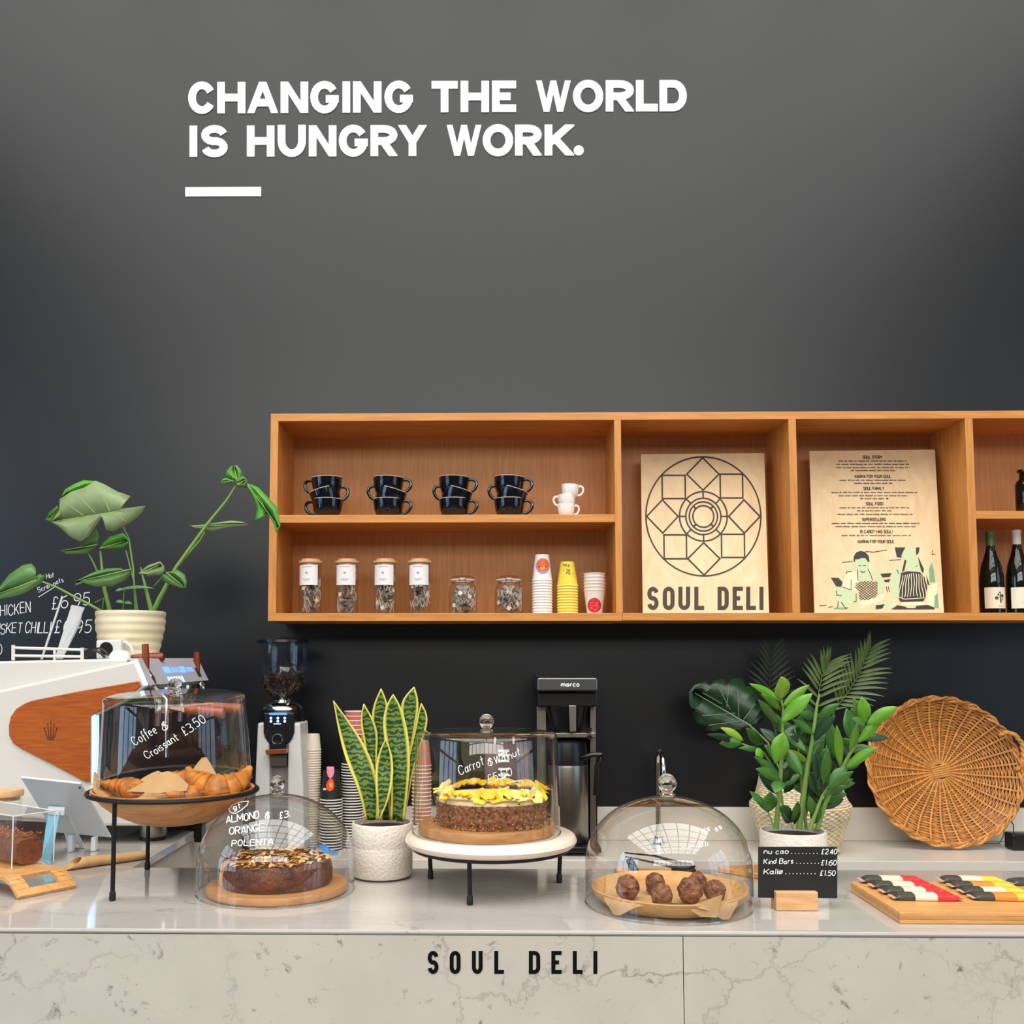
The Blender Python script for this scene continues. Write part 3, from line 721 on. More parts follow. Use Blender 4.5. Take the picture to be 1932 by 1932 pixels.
ecx, ecy, eR = 795, 962, 487
def E(u, v_): return (K(ecx + u * eR + (-v_) * 6), Ky(ecy - v_ * eR * 1.035))
pl = []; lw = 13 / 4.49
def ring(r): return ribbon([E(r * math.cos(a * math.pi / 36), r * math.sin(a * math.pi / 36)) for a in range(74)], lw)
for r in (1.0, .415, .305, .245, .182): pl += ring(r)
for k_ in range(4):
    a = k_ * math.pi / 2; ca, sa = math.cos(a), math.sin(a)
    def rt(u, v_): return E(u * ca - v_ * sa, u * sa + v_ * ca)
    dq = [(0, .985), (.28, .71), (0, .44), (-.28, .71)]; sq = [(.3, .31), (.69, .31), (.69, .71), (.3, .71)]
    for q in (dq, sq): pl += ribbon([rt(*q[i % 4]) for i in range(6)], lw)
for k_ in range(8):
    a = k_ * math.pi / 4; pl += ribbon([E(.305 * math.cos(a), .305 * math.sin(a)), E(.415 * math.cos(a), .415 * math.sin(a))], lw)
for k_ in range(4):
    a = (k_ + .5) * math.pi / 2; pl += ribbon([E(.182 * math.cos(a), .182 * math.sin(a)), E(.245 * math.cos(a), .245 * math.sin(a))], lw * 1.2)
put(pl, fn).build('emblem', m_brn, t, smooth=0)
for ch, x0, x1 in (('S', 320, 416), ('O', 451, 551), ('U', 583, 683), ('L', 718, 802), ('D', 915, 1010), ('E', 1043, 1130), ('L', 1157, 1240), ('I', 1270, 1304)):
    put(bold_glyph(ch, K(x0), K(x1), Ky(1558), Ky(1755), 35 / 4.49, .24), fn).build('letter', m_brn, t, smooth=0)
t, b0, n = poster('poster_board', 'pale plywood board printed with small text and a sketch of two cooks', (1527, 851), (1764, 848), (1781, 1156), (1537, 1156), 3.545, 3.71)
fn = lambda a, b: Ppl(a, b, b0 + n * .0005, n); fn2 = lambda a, b: Ppl(a, b, b0 + n * .0008, n); fn3 = lambda a, b: Ppl(a, b, b0 + n * .0011, n)
def J(x): return 1530 + x / 7.728
def Jy(y): return 850 + y / 7.728
pl = []
for s_, x0, x1, y in (('SOUL STORY', 755, 1045, 118), ('KARMA FOR YOUR SOUL', 640, 1175, 398), ('SOUL FAMILY', 765, 1070, 573), ('SOUL FOOD', 800, 1055, 797), ('SUPERSOULERS', 745, 1095, 1025), ('15 CANADA HAS SOUL!', 712, 1195, 1203), ('KARMA FOR YOUR SOUL', 685, 1225, 1348)):
    if '15' in s_: s_ = '15 CABOT HAS SOUL!'
    pl += hand(s_, (J(x0), Jy(y)), (J(x1), Jy(y)), 5.4, 1.15, 0, slant=0, seed=2, q=.3)
r4 = random.Random(9)
for x0, x1, y in ((405, 1395, 160), (370, 1440, 208), (372, 1445, 256), (580, 1235, 298), (418, 1405, 440), (635, 1195, 485), (300, 1555, 618), (405, 1430, 665), (722, 1075, 708), (420, 1440, 840), (675, 1180, 885), (390, 1485, 937), (305, 1590, 1068), (360, 1530, 1115), (448, 1465, 1245)):
    x = x0
    while x < x1:
        e = min(x1, x + r4.uniform(35, 120)); k = x
        while k < e - 6:       # illegible small print: rows of short strokes
            pl += ribbon([(J(k), Jy(y + 3)), (J(k + 3), Jy(y - (14 if r4.random() > .25 else 21)))], .8); k += 13
        pl += ribbon([(J(x), Jy(y - 6)), (J(e - 8), Jy(y - 6))], .7); x = e + 14
pl += [[(J(1112 + 9 * math.sin(a) ** 3 * 2.1), Jy(700 - (13 * math.cos(a) - 5 * math.cos(2 * a) - 2 * math.cos(3 * a) - math.cos(4 * a)) * 1.1)) for a in [k * math.pi / 10 for k in range(20)]]]
put(pl, fn).build('small_print', m_brn, t, smooth=0, kind='stuff')
def U(x): return 1540 + x / 7.43
def Uy(y): return 1020 + y / 7.43
def up(pts): return [(U(a), Uy(b)) for a, b in pts]
m_g1 = mat('sketch_green', (196, 208, 160), .6); m_g2 = mat('sketch_deep_green', (120, 160, 120), .6); m_skin = mat('sketch_cream', (246, 226, 178), .6); m_k = mat('sketch_black', (48, 42, 40), .6)
base = MB()
for poly, mi in (
    ([(530, 270), (600, 240), (700, 260), (735, 320), (725, 400), (690, 450), (640, 450), (580, 420), (545, 350)], 0),
    ([(600, 440), (720, 430), (760, 500), (770, 570), (600, 570), (590, 500)], 0),
    ([(420, 450), (560, 430), (590, 560), (560, 690), (470, 690), (370, 650)], 1), ([(770, 430), (880, 450), (950, 600), (960, 720), (880, 740), (860, 600)], 0),
    ([(360, 330), (530, 330), (540, 410), (450, 415)], 0), ([(270, 640), (350, 640), (560, 720), (590, 850), (430, 960), (300, 900)], 0), ([(600, 870), (870, 770), (990, 750), (900, 850), (760, 900), (620, 905)], 1),
    ([(1210, 110), (1400, 100), (1400, 230), (1480, 380), (1450, 440), (1250, 430), (1240, 260), (1180, 210)], 0),
    ([(1060, 420), (1180, 330), (1190, 560), (1140, 800), (1060, 780), (1040, 560)], 0), ([(1580, 400), (1620, 300), (1650, 420), (1670, 580), (1590, 590)], 2),
    ([(1590, 640), (1700, 590), (1700, 680), (1650, 900), (1540, 900)], 1), ([(1650, 780), (1700, 740), (1720, 950), (1660, 940)], 2), ([(250, 940), (450, 935), (420, 965), (240, 965)], 2), ([(1190, 870), (1500, 860), (1540, 900), (1200, 912)], 1), ([(900, 880), (1060, 850), (1060, 940), (900, 965)], 0)):
    base.face([fn(*q) for q in up(poly)], mi)
base.build('sketch_tint', [m_g1, m_skin, m_g2], t, smooth=0)
lines = []
for poly in ([(525, 290), (525, 220), (560, 165), (620, 143), (690, 160), (735, 215), (748, 290), (725, 300), (690, 245), (640, 240), (600, 260), (545, 265), (545, 300)],
             [(1100, 95), (1250, 95), (1200, 190), (1190, 240), (1130, 230)], [(1400, 95), (1448, 95), (1440, 160), (1410, 210), (1395, 160)], [(1240, 265), (1265, 280), (1235, 420), (1200, 440)], [(1425, 220), (1460, 290), (1510, 400), (1500, 460), (1470, 420), (1440, 300)],
             [(1045, 965), (1140, 905), (1250, 925), (1270, 945), (1390, 945), (1400, 915), (1560, 900), (1660, 940), (1660, 965)], [(835, 965), (835, 905), (960, 890), (930, 950)], [(900, 465), (1055, 455), (1030, 510), (930, 515)], [(950, 550), (1040, 540), (1020, 580), (960, 580)],
             [(1190, 450), (1280, 430), (1450, 440), (1530, 520), (1560, 640), (1530, 800), (1500, 850), (1180, 860), (1150, 800), (1165, 620)], [(205, 520), (310, 520), (370, 580), (350, 650), (280, 640)], [(1540, 470), (1590, 620), (1560, 620)]):
    lines.append(up(poly))
for q in (((580, 400), (585, 560)), ((725, 395), (770, 490), (790, 560)), ((490, 540), (490, 690), (370, 650)), ((430, 470), (420, 440), (500, 430)), ((690, 150), (800, 160), (990, 130)), ((360, 305), (510, 290)), ((1020, 275), (1190, 265)), ((1130, 400), (1160, 470)), ((620, 420), (650, 445), (690, 430)), ((590, 345), (625, 350)), ((650, 350), (700, 345)),
          ((280, 700), (290, 760), (360, 775)), ((560, 740), (560, 850), (520, 860)), ((980, 640), (1000, 720)), ((1010, 640), (1030, 720)), ((1630, 130), (1625, 190), (1670, 190)), ((40, 910), (140, 905)), ((170, 940), (230, 920)), ((310, 850), (300, 940)), ((350, 860), (400, 930)), ((1390, 360), (1430, 350))):
    lines += ribbon(up(q), 1.2)
ap = [(560, 580), (690, 560), (870, 570), (875, 700), (850, 790), (740, 840), (600, 830), (580, 700), (530, 640)]
for k in range(-14, 16):
    for sg in (1, -1):
        seg = []
        for s_ in range(25):
            u = s_ / 24; x = 520 + u * 370; y = 700 + sg * (x - 705) * .75 + k * 36
            ins = False
            for i in range(len(ap)):
                (xa, ya), (xb, yb) = ap[i - 1], ap[i]
                if (ya > y) != (yb > y) and x < (xb - xa) * (y - ya) / (yb - ya) + xa: ins = not ins
            if ins: seg.append((x, y))
            else:
                if len(seg) > 1: lines += ribbon(up(seg), 1.0)
                seg = []
        if len(seg) > 1: lines += ribbon(up(seg), 1.0)
put(lines, fn2).build('sketch_lines', m_k, t, smooth=0, kind='stuff')
st = []
for k in range(11):
    x0 = 1215 + k * 31
    st += ribbon(up([(x0 + 6 * math.sin(j * .9 + k) + (k - 5) * j * 1.6, 455 + j * 40 + abs(k - 5) * 6) for j in range(9)]), 1.25)
st += ribbon(up([(1160, 790), (1230, 820), (1350, 815), (1520, 800)]), 1.2)
put(st, fn3).build('apron_stripes', m_skin, t, smooth=0)

# ---- bottles
m_bot = mat('dark_bottle_glass', (14, 16, 12), .06, coat=.3); m_cream_l = mat('cream_label', (236, 226, 202), .6); m_cap_g = mat('green_capsule', (74, 104, 52), .4); m_cap_w = mat('white_capsule', (222, 214, 202), .4)
def bottle(label, px, topy, m_cap, grp, art):
    Y = 3.60; c = P(px, 1100, Y); c = V((c.x, Y, ZL + .0005)); t = thing('wine_bottle', label, 'bottle', c, grp)
    h = P(px, topy, Y).z - c.z; k = h / .30
    pr = [(0, .004), (.036, 0), (.040, .004), (.0405, .10), (.0395, .135), (.033, .175), (.022, .210), (.0155, .235), (.0140, .262)]
    MB().lathe([(r, z * k) for r, z in pr], c, 36).build('glass', m_bot, t)
    MB().lathe([(r, z * k) for r, z in [(.0152, .225), (.0146, .26), (.0146, .286), (.0156, .288), (.0156, .298), (.014, .30), (0, .30)]], c, 28).build('capsule', m_cap, t)
    lb = MB(); lb.lathe([(.0410, .018), (.0410, .092)], c, 14, rad(270 - 62), rad(270 + 72)); lb = lb.build('label', m_cream_l, t)
    mb = MB()
    for (u, v_, r, ry) in art: 
        pts = []
        for a in range(12):
            an = rad(270 + u + r * math.cos(a * math.pi / 6)); pts.append(c + V((.0413 * math.cos(an), .0413 * math.sin(an), v_ + ry * math.sin(a * math.pi / 6))))
        mb.face(pts)
    mb.build('print', m_k if art is A2 else m_g3, lb)
m_g3 = mat('label_vine_print', (52, 66, 40), .6)
A1 = [(12, .060, 3, .014), (-6, .054, 9, .006), (24, .062, 9, .006), (14, .045, 4, .010), (2, .066, 4, .004), (22, .050, 3, .006), (10, .074, 7, .002), (14, .026, 14, .0012)]
A2 = [(18, .066, 12, .006), (2, .066, 6, .004), (30, .060, 6, .008), (10, .042, 30, .0011), (10, .036, 26, .0009)]
bottle('dark wine bottle with green capsule and vine print label on the lower shelf', 1871, 1003, m_cap_g, None, A1)
bottle('dark wine bottle with white capsule on the lower shelf', 1921, 1000, m_cap_w, None, A2)
c = P(1938, 930, 3.585); c = V((c.x, 3.585, zs2 + .0005)); t = thing('apothecary_bottle', 'squat black bottle with flared neck on the upper shelf above the wine', 'bottle', c)
MB().lathe([(0, .002), (.036, 0), (.039, .004), (.039, .105), (.034, .118), (.026, .124), (.024, .146), (.031, .150), (.031, .158), (.022, .158), (.020, .13)], c, 32).build('glass', m_bot, t)
MB().lathe([(.0395, .02), (.0395, .095)], c, 10, rad(262), rad(335)).build('label', mat('dark_label', (58, 52, 58), .5), t)

# ================================================================== back worktop
chrome = mat('chrome', (205, 203, 200), .12, 1.0); steel = mat('brushed_steel', (150, 143, 134), .32, 1.0); m_black = mat('black_plastic', (14, 14, 15), .3); m_whitep = mat('white_plastic', (214, 211, 207), .35)
def fr(Y): return (lambda px: P(px, 1400, Y).x), (lambda py: P(900, py, Y).z)
def plate(mb, pts, Y0, Y1, mi=0):
    q = [P(a, b, Y0) for a, b in pts]; return mb.prism(q, (0, Y1 - Y0, 0), mi)
# ---- coffee grinder
Yg = 3.58; gx, gz = fr(Yg); k = S(Yg)
gc = V((gx(532), Yg, 0)); t = thing('coffee_grinder', 'tall white and black coffee grinder with a hopper of beans', 'grinder', (gc.x, Yg, BZ))
mb = MB(); plate(mb, [(486, 1364), (498, 1364), (500, 1392), (508, 1404), (509, 1608), (480, 1608), (481, 1480), (483, 1430)], 3.47, 3.62)
mb.build('body_side', m_whitep, t, smooth=0, bevel=.006)
mb = MB(); plate(mb, [(566, 1364), (553, 1364), (551, 1392), (543, 1404), (542, 1608), (574, 1608), (572, 1480), (569, 1430)], 3.47, 3.62)
mb.build('body_side', m_whitep, t, smooth=0, bevel=.006)
mb = MB(); plate(mb, [(507, 1400), (545, 1400), (545, 1606), (507, 1606)], 3.52, 3.63); mb.build('body_core', mat('grey_plastic', (150, 146, 142), .4), t, smooth=0)
mb = MB(); plate(mb, [(497, 1345), (555, 1345), (555, 1382), (549, 1396), (537, 1405), (514, 1405), (503, 1396), (497, 1382)], 3.462, 3.60); mb.build('control_head', m_black, t, smooth=0, bevel=.004)
MB().lathe([(0, gz(1368)), (k * 43, gz(1368)), (k * 42, gz(1350)), (k * 38, gz(1338)), (0, gz(1336))], gc, 32).build('head_shell', m_black, t)
MB().lathe([(k * 38, gz(1339)), (k * 36, gz(1333)), (k * 29, gz(1328)), (k * 17, gz(1325)), (k * 16, gz(1320))], gc, 32).build('collar', chrome, t)
mb = MB(); mb.tube([P(544, 1328, 3.55), P(544, 1317, 3.55)], .005, 8); mb.build('hopper_latch', chrome, t)
MB().lathe([(k * 15, gz(1326)), (k * 16, gz(1318)), (k * 26, gz(1308)), (k * 37, gz(1294)), (k * 43, gz(1276)), (k * 45, gz(1250)), (k * 46, gz(1212))], gc, 40).build('hopper', thin_glass('hopper_glass', (.80, .84, .90), 1.5), t)
MB().lathe([(k * 44, gz(1213)), (k * 48.5, gz(1212)), (k * 48, gz(1207)), (k * 30, gz(1203)), (0, gz(1202))], gc, 40).build('hopper_lid', m_black, t)
mbn = mat('coffee_beans', (58, 36, 26), .4, var=.3, vscale=90); r = random.Random(2)
b = MB(); b.lathe([(0, gz(1318)), (k * 13, gz(1318)), (k * 23, gz(1308)), (k * 34, gz(1294)), (k * 39, gz(1278)), (k * 20, gz(1272)), (0, gz(1275))], gc, 28)
for i in range(230):
    a = r.uniform(0, 6.28); py = r.uniform(1273, 1312); rr = k * (41 - (max(0, py - 1282) / 30) ** 1.6 * 18) * r.uniform(.9, .99)
    if i % 3 == 0: py = r.uniform(1268, 1275); rr *= r.random()
    M = Euler((r.uniform(0, 6), r.uniform(0, 6), 0)).to_matrix()
    b.ball(gc + V((rr * math.cos(a), rr * math.sin(a), gz(py))), .0048, 7, 5, fn=lambda p: M @ V((p.x * 1.35, p.y, p.z * .75)))
tag(b.build('coffee_beans', mbn, label='roasted coffee beans inside the grinder hopper', cat='coffee beans', kind='stuff'))
disp = mat('display_glow', (150, 200, 255), .4, emit=2.2); dblue = mat('display_blue', (60, 110, 230), .4, emit=2.0)
mb = MB(); plate(mb, [(508, 1345), (541, 1345), (541, 1349), (508, 1349)], 3.459, 3.4615, 1)
for i in range(3):
    for j in range(2):
        cxp = 511 + i * 13; cyp = 1355 + j * 6; plate(mb, circ(cxp, cyp, 2.4, 10), 3.459, 3.4615)
plate(mb, [(516, 1365), (530, 1365), (530, 1366.5), (516, 1366.5)], 3.459, 3.4615)
mb.build('display', [disp, dblue], t, smooth=0)
mb = MB(); c0 = P(523, 1395, 3.455); mb.tube([c0 + V((.017 * math.cos(a * .3142), 0, .017 * math.sin(a * .3142))) for a in range(20)], .0022, 6, closed=True); mb.build('button_ring', chrome, t)
mb = MB(); plate(mb, [(510, 1404), (541, 1404), (538, 1424), (513, 1424)], 3.44, 3.52); mb.build('chute', m_black, t, smooth=0)
mb = MB(); plate(mb, [(500, 1415), (540, 1413), (540, 1422), (502, 1424)], 3.43, 3.50); mb.build('portafilter_fork', mat('amber_plastic', (122, 66, 34), .25), t, smooth=0, bevel=.002)
mb = MB(); plate(mb, [(507, 1424), (541, 1424), (541, 1446), (507, 1446)], 3.49, 3.52); mb.build('splash_plate', steel, t, smooth=0, bevel=.002)

# ---- paper cup stacks beside the grinder
def stack_top(base_z, n, step): return base_z + (n - 1) * step
cup_stack('paper_cup', 'plain cream upturned paper cup in the tall thin stack beside the grinder', 'plain upturned cups beside the grinder', 594, 3.60, BZ, 40, .0088, mat('paper_cream', (226, 212, 190), .6), .0295, .0225, .058, True)
mk = mat('paper_black', (24, 23, 22), .55)
x, a, top = cup_stack('paper_cup', 'black upturned paper cup with white rim in the stack beside the plain cream cups', 'black upturned paper cups', 629, 3.56, BZ, 19, .0098, mk, .0395, .0275, .102, True, m_pw, toplab='topmost black upturned paper cup with pink and orange shapes')
ztop = BZ + 18 * .0098
rf = lambda z: .0275 + (.038 - .0275) * max(0, min(1, (ztop + .102 - z) / .098))
def dp(lst): return [(360 + a_ / 4.6, 1180 + b_ / 4.6) for a_, b_ in lst]
decal('print', [(dp([(1180, 1225), (1243, 1225), (1246, 1270), (1232, 1315), (1210, 1328), (1190, 1312), (1178, 1270)]), 0), (dp([(1212, 1325), (1235, 1340), (1246, 1390), (1236, 1425), (1205, 1440), (1180, 1425), (1172, 1390), (1190, 1345)]), 1), (dp([(1203, 1365), (1226, 1365), (1228, 1405), (1205, 1405)]), 2), (dp([(1148, 1415), (1168, 1410), (1178, 1430), (1150, 1432)]), 3)], x, 3.56, rf, [mat('print_rose', (236, 140, 165), .6), mat('print_vermilion', (235, 84, 32), .6), m_yor, m_pw], top, .001)
cup_stack('paper_cup', 'black upturned paper cup with white rim in the taller stack behind the snake plant', 'black upturned paper cups behind the snake plant', 668, 3.61, BZ, 31, .0098, mk, .0395, .0275, .102, True, m_pw)
cup_stack('paper_cup', 'red-and-white paper cup in the tall upright stack by the wall', 'tall red and white cup stack', 672, 3.71, BZ, 24, .0165, mat('paper_pinkred', (222, 120, 104), .6), .040, .028, .098, False, m_pw)
cup_stack('paper_cup', 'coral and cream paper cup in the stack behind the carrot cake', 'coral cup stack', 797, 3.66, BZ, 22, .0135, mat('paper_coral', (206, 128, 92), .6), .036, .025, .09, True, m_pw)

# ---- blue cloth
mb = MB(); n = 14; c = P(603, 1600, 3.52); vs = []
for i in range(n + 1):
    for j in range(n + 1):
        u, v_ = i / n - .5, j / n - .5; hgt = .022 * math.exp(-((u - .1) ** 2 * 30 + v_ * v_ * 14)) + .012 * abs(math.sin(u * 14 + v_ * 6)) * (1 - 2 * max(abs(u), abs(v_)))
        vs.append(V((c.x + u * .13, 3.53 + v_ * .10, BZ + .0015 + hgt)))
mb.add(vs, [(i * (n + 1) + j, (i + 1) * (n + 1) + j, (i + 1) * (n + 1) + j + 1, i * (n + 1) + j + 1) for i in range(n) for j in range(n)])
mb.build('cleaning_cloth', mat('blue_cloth', (70, 140, 205), .9), solid=.002, label='crumpled blue cleaning cloth on the back worktop', cat='cloth')

# ---- brewer
Yb = 3.62; bx_, bz_ = fr(3.52); k = S(3.56)
t = thing('batch_brewer', 'black and steel filter coffee brewer with thermal jug', 'coffee brewer', (bx_(1070), Yb, BZ))
mb = MB(); plate(mb, [(1013, 1282), (1016, 1278), (1125, 1278), (1128, 1282), (1128, 1305), (1013, 1305)], 3.49, 3.74); mb.build('top_cover', mat('dark_steel', (110, 110, 112), .3, 1.0), t, smooth=0, bevel=.006)
mb = MB(); plate(mb, [(1012, 1276), (1128, 1276), (1128, 1279), (1012, 1279)], 3.50, 3.74); mb.build('top_lid', m_black, t, smooth=0)
put(hand('marco', (1058, 1295), (1094, 1295), 8.5, 1.9, 0, slant=0, seed=1), lambda a, b: P(a, b, 3.4885)).build('brand_lettering', mat('white_print', (240, 240, 238), .5), t, smooth=0)
mb = MB(); plate(mb, [(1015, 1306), (1127, 1306), (1127, 1333), (1015, 1333)], 3.53, 3.74); mb.build('head', m_black, t, smooth=0, bevel=.003)
mb = MB(); plate(mb, [(1014, 1333), (1127, 1333), (1127, 1590), (1014, 1590)], 3.68, 3.74); mb.build('back_column', m_black, t, smooth=0)
for a, b in ((1013, 1031), (1113, 1124)):
    mb = MB(); plate(mb, [(a, 1333), (b, 1333), (b, 1590), (a, 1590)], 3.60, 3.69); mb.build('side_column', steel, t, smooth=0, bevel=.002)
bc = V((bx_(1072), 3.575, 0))
MB().lathe([(0, bz_(1383)), (k * 27, bz_(1383)), (k * 40, bz_(1333)), (0, bz_(1332))], bc, 32).build('filter_basket', m_black, t)
mb = MB(); plate(mb, [(1073, 1331), (1087, 1331), (1087, 1381), (1075, 1381)], 3.49, 3.50); mb.build('basket_handle', steel, t, smooth=0, bevel=.002)
mb = MB(); plate(mb, [(1026, 1383), (1124, 1383), (1124, 1392), (1026, 1392)], 3.52, 3.69); mb.build('basket_rail', steel, t, smooth=0, bevel=.002)
for yy in (1377, 1391):
    mb = MB(); plate(mb, circ(1112.5, yy, 4.8, 14), 3.508, 3.522); mb.build('button', m_black, t, smooth=0)
jc = V((bx_(1071), 3.575, 0)); ju = thing('thermal_jug', 'brushed steel thermal jug with black lid under the brewer', 'jug', (jc.x, jc.y, BZ + .032))
MB().lathe([(0, BZ + .033), (k * 38, BZ + .033), (k * 40, BZ + .038), (k * 40, bz_(1450)), (k * 39, bz_(1444)), (0, bz_(1442))], jc, 40).build('body', steel, ju)
MB().lathe([(k * 39, bz_(1443)), (k * 39, bz_(1425)), (k * 36, bz_(1402)), (k * 30, bz_(1397)), (0, bz_(1396))], jc, 36).build('lid', m_black, ju)
mb = MB(); mb.tube([P(1098, 1430, 3.52), P(1118, 1424, 3.50), P(1134, 1424, 3.50), P(1134, 1432, 3.50), P(1126, 1445, 3.50), P(1124, 1500, 3.51)], .0095, 8); mb.build('handle', m_black, ju)
box('base', bx_(1012), bx_(1130), 3.47, 3.74, BZ + .012, BZ + .032, m_black, t, bevel=.003)
for a in (1022, 1118):
    for y_ in (3.49, 3.71): MB().lathe([(0, BZ + .0004), (.012, BZ + .0004), (.012, BZ + .012), (0, BZ + .012)], V((bx_(a), y_, 0)), 14).build('foot', m_black, t)

# ---- brown bag with white letters
t = thing('coffee_bag', 'dark brown bag with white sideways lettering behind the carrot cake', 'bag', (P(956, 1500, 3.62).x, 3.62, BZ))
x0, x1 = P(914, 1450, 3.60).x, P(1000, 1450, 3.60).x; zt3 = P(950, 1400, 3.60).z
mb = MB(); mb.prism([(x0, 3.585, BZ + .0005), (x1, 3.585, BZ + .0005), (x1, 3.60, zt3 - .04), (x1, 3.62, zt3), (x0, 3.62, zt3), (x0, 3.60, zt3 - .04)], (0, .06, 0))
mb = MB(); N_ = 8
vs = []; prof = [(BZ + .0005, 3.57, 3.68), (BZ + .12, 3.562, 3.685), (zt3 - .05, 3.59, 3.66), (zt3, 3.622, 3.628)]
for z, ya, yb in prof: vs += [(x0, ya, z), (x1, ya, z), (x1, yb, z), (x0, yb, z)]
mb.add(vs, [(i * 4 + j, i * 4 + (j + 1) % 4, i * 4 + 4 + (j + 1) % 4, i * 4 + 4 + j) for i in range(3) for j in range(4)] + [(3, 2, 1, 0), (12, 13, 14, 15)])
mb.build('bag_body', mat('brown_bag', (74, 40, 36), .45, bump=(30, .3, .004)), t, smooth=60, bevel=.006)
def side_text(s_, x0_, x1_, y0_, y1_, w_):
    out = []; n_ = len(s_); st_ = (y1_ - y0_) / n_
    for i, ch in enumerate(s_):
        for pl_ in bold_glyph(ch, 0, st_ * .86, 0, x1_ - x0_, w_, .3): out.append([(x0_ + b_, y1_ - i * st_ - a_) for a_, b_ in pl_])
    return out
put(side_text('KMIIN', 940, 961, 1412, 1488, 4.6), lambda a, b: P(a, b, 3.556)).build('lettering', mat('white_print', (240, 240, 238), .5), t, smooth=0)
for a in (934, 969):
    mb = MB(); plate(mb, [(a - 2, 1391), (a + 2, 1391), (a + 2, 1404), (a - 2, 1404)], 3.612, 3.63); mb.build('clip', mat('white_plastic', (1, 1, 1)), t, smooth=0)

# ---- swan neck tap
t = thing('swan_neck_tap', 'slim chrome swan neck tap on the back worktop', 'tap', (P(1244, 1580, 3.68).x, 3.68, BZ))
tx = P(1243, 1500, 3.68).x; ztap = P(1243, 1418, 3.64).z
pts = [(tx, 3.70, BZ + .0005), (tx, 3.70, ztap - .06)] + [(tx, 3.635 + .065 * math.cos(a * math.pi / 10), ztap - .06 + .06 * math.sin(a * math.pi / 10)) for a in range(1, 10)] + [(tx, 3.57, ztap - .07), (tx, 3.57, ztap - .12)]
MB().tube(pts, .0095, 12).build('spout', chrome, t)
MB().lathe([(0, BZ + .0004), (.024, BZ + .0004), (.024, BZ + .006), (.015, BZ + .03), (0, BZ + .03)], (tx, 3.70, 0), 20).build('base', chrome, t)

# ---- woven vase with palm and monstera leaves
Yv = 3.60; vx = P(1509, 1500, Yv).x; k = S(Yv); vz = fr(Yv)[1]
def weave(p, a): return p
t = thing('woven_vase', 'pale woven seagrass vase on the back worktop', 'vase', (vx, Yv, BZ))
pv = [(0, BZ + .001), (k * 62, BZ + .001), (k * 66, BZ + .012), (k * 78, vz(1550)), (k * 86, vz(1530)), (k * 88, vz(1516)), (k * 82, vz(1508)), (k * 76, vz(1495)), (k * 72, vz(1480)), (k * 69, vz(1462)), (k * 67, vz(1462)), (k * 70, vz(1490)), (k * 72, vz(1530)), (0, vz(1545))]
m_sea = mat('seagrass', (228, 210, 174), .8, var=.15, vscale=30)
MB().lathe(pv, (vx, Yv, 0), 48).build('body', mat('seagrass_dark', (150, 122, 84), .9), t)
# plaited strands wound round the body
prof_o = pv[2:10]
def vr(z):
    for (r0, z0), (r1, z1) in zip(prof_o, prof_o[1:]):
        if z0 <= z <= z1: return r0 + (r1 - r0) * (z - z0) / max(1e-6, z1 - z0)
    return prof_o[0][0] if z < prof_o[0][1] else prof_o[-1][0]
strands = MB(); zz = BZ + .010; q = 0
while zz < vz(1463):
    R0 = vr(zz); nseg = 120
    strands.tube([(vx + (R0 + .0015 + .0028 * math.sin(a * 2 * math.pi / nseg * 30 + q * math.pi)) * math.cos(a * 2 * math.pi / nseg), Yv + (R0 + .0015 + .0028 * math.sin(a * 2 * math.pi / nseg * 30 + q * math.pi)) * math.sin(a * 2 * math.pi / nseg), zz) for a in range(nseg)], .0042, 5, closed=True)
    zz += .0075; q += 1
strands.build('woven_strands', m_sea, t, smooth=60, kind='stuff')
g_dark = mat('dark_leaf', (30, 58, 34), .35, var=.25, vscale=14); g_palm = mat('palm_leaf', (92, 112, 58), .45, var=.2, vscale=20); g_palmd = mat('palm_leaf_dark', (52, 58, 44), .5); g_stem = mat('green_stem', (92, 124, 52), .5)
def X8(x): return 1280 + x / 4.39
def Y8(y): return 1200 + y / 4.39
def frond(name, lab, path, Y, m, n, length, w0=.0085, ang=62, seed=0):
    rr = random.Random(seed); c = [P(X8(a), Y8(b), Y) for a, b in path]
    base = V((vx + (c[0].x - vx) * .3, Yv, vz(1500)))
    tt = thing(name, lab, 'leaf', base); spine = []
    for i in range(len(c) - 1):
        for s_ in range(6): spine.append(c[i].lerp(c[i + 1], s_ / 6))
    spine.append(c[-1])
    MB().tube([V((vx, Yv, vz(1540))), V((vx + (c[0].x - vx) * .5, Yv, vz(1470))), *spine], [.003] * 2 + [.0026 - .002 * i / len(spine) for i in range(len(spine))], 6).build('stem', g_stem if m is not g_palmd else g_palmd, tt)
    for i in range(n):
        f = .12 + .88 * i / (n - 1); q = f * (len(spine) - 1); a = int(min(q, len(spine) - 2)); p = spine[a].lerp(spine[a + 1], q - a); d = (spine[a + 1] - spine[a]).normalized()
        for sg in (-1, 1):
            side = V((0, -1, 0)).cross(d) * sg; an = rad(ang - 35 * f); dr = d * math.cos(an) + side * math.sin(an); L = length * (1 - .45 * abs(f - .45) ** 1.2 * 1.6) * rr.uniform(.88, 1.05)
            tip = p + dr * L + V((0, -.02 - .02 * rr.random(), -.12 * L))
            mb = MB(); simple_leaf(mb, p, tip, w0 * 2, V((0, -1, .15)), .05, .25, 6, .35); mb.build('leaflet', m, tt)
frond('palm_frond', 'dim dark palm frond against the wall above the big dark leaf', [(760, 640), (755, 420), (760, 160)], 3.70, g_palmd, 11, .12, .005, seed=1)
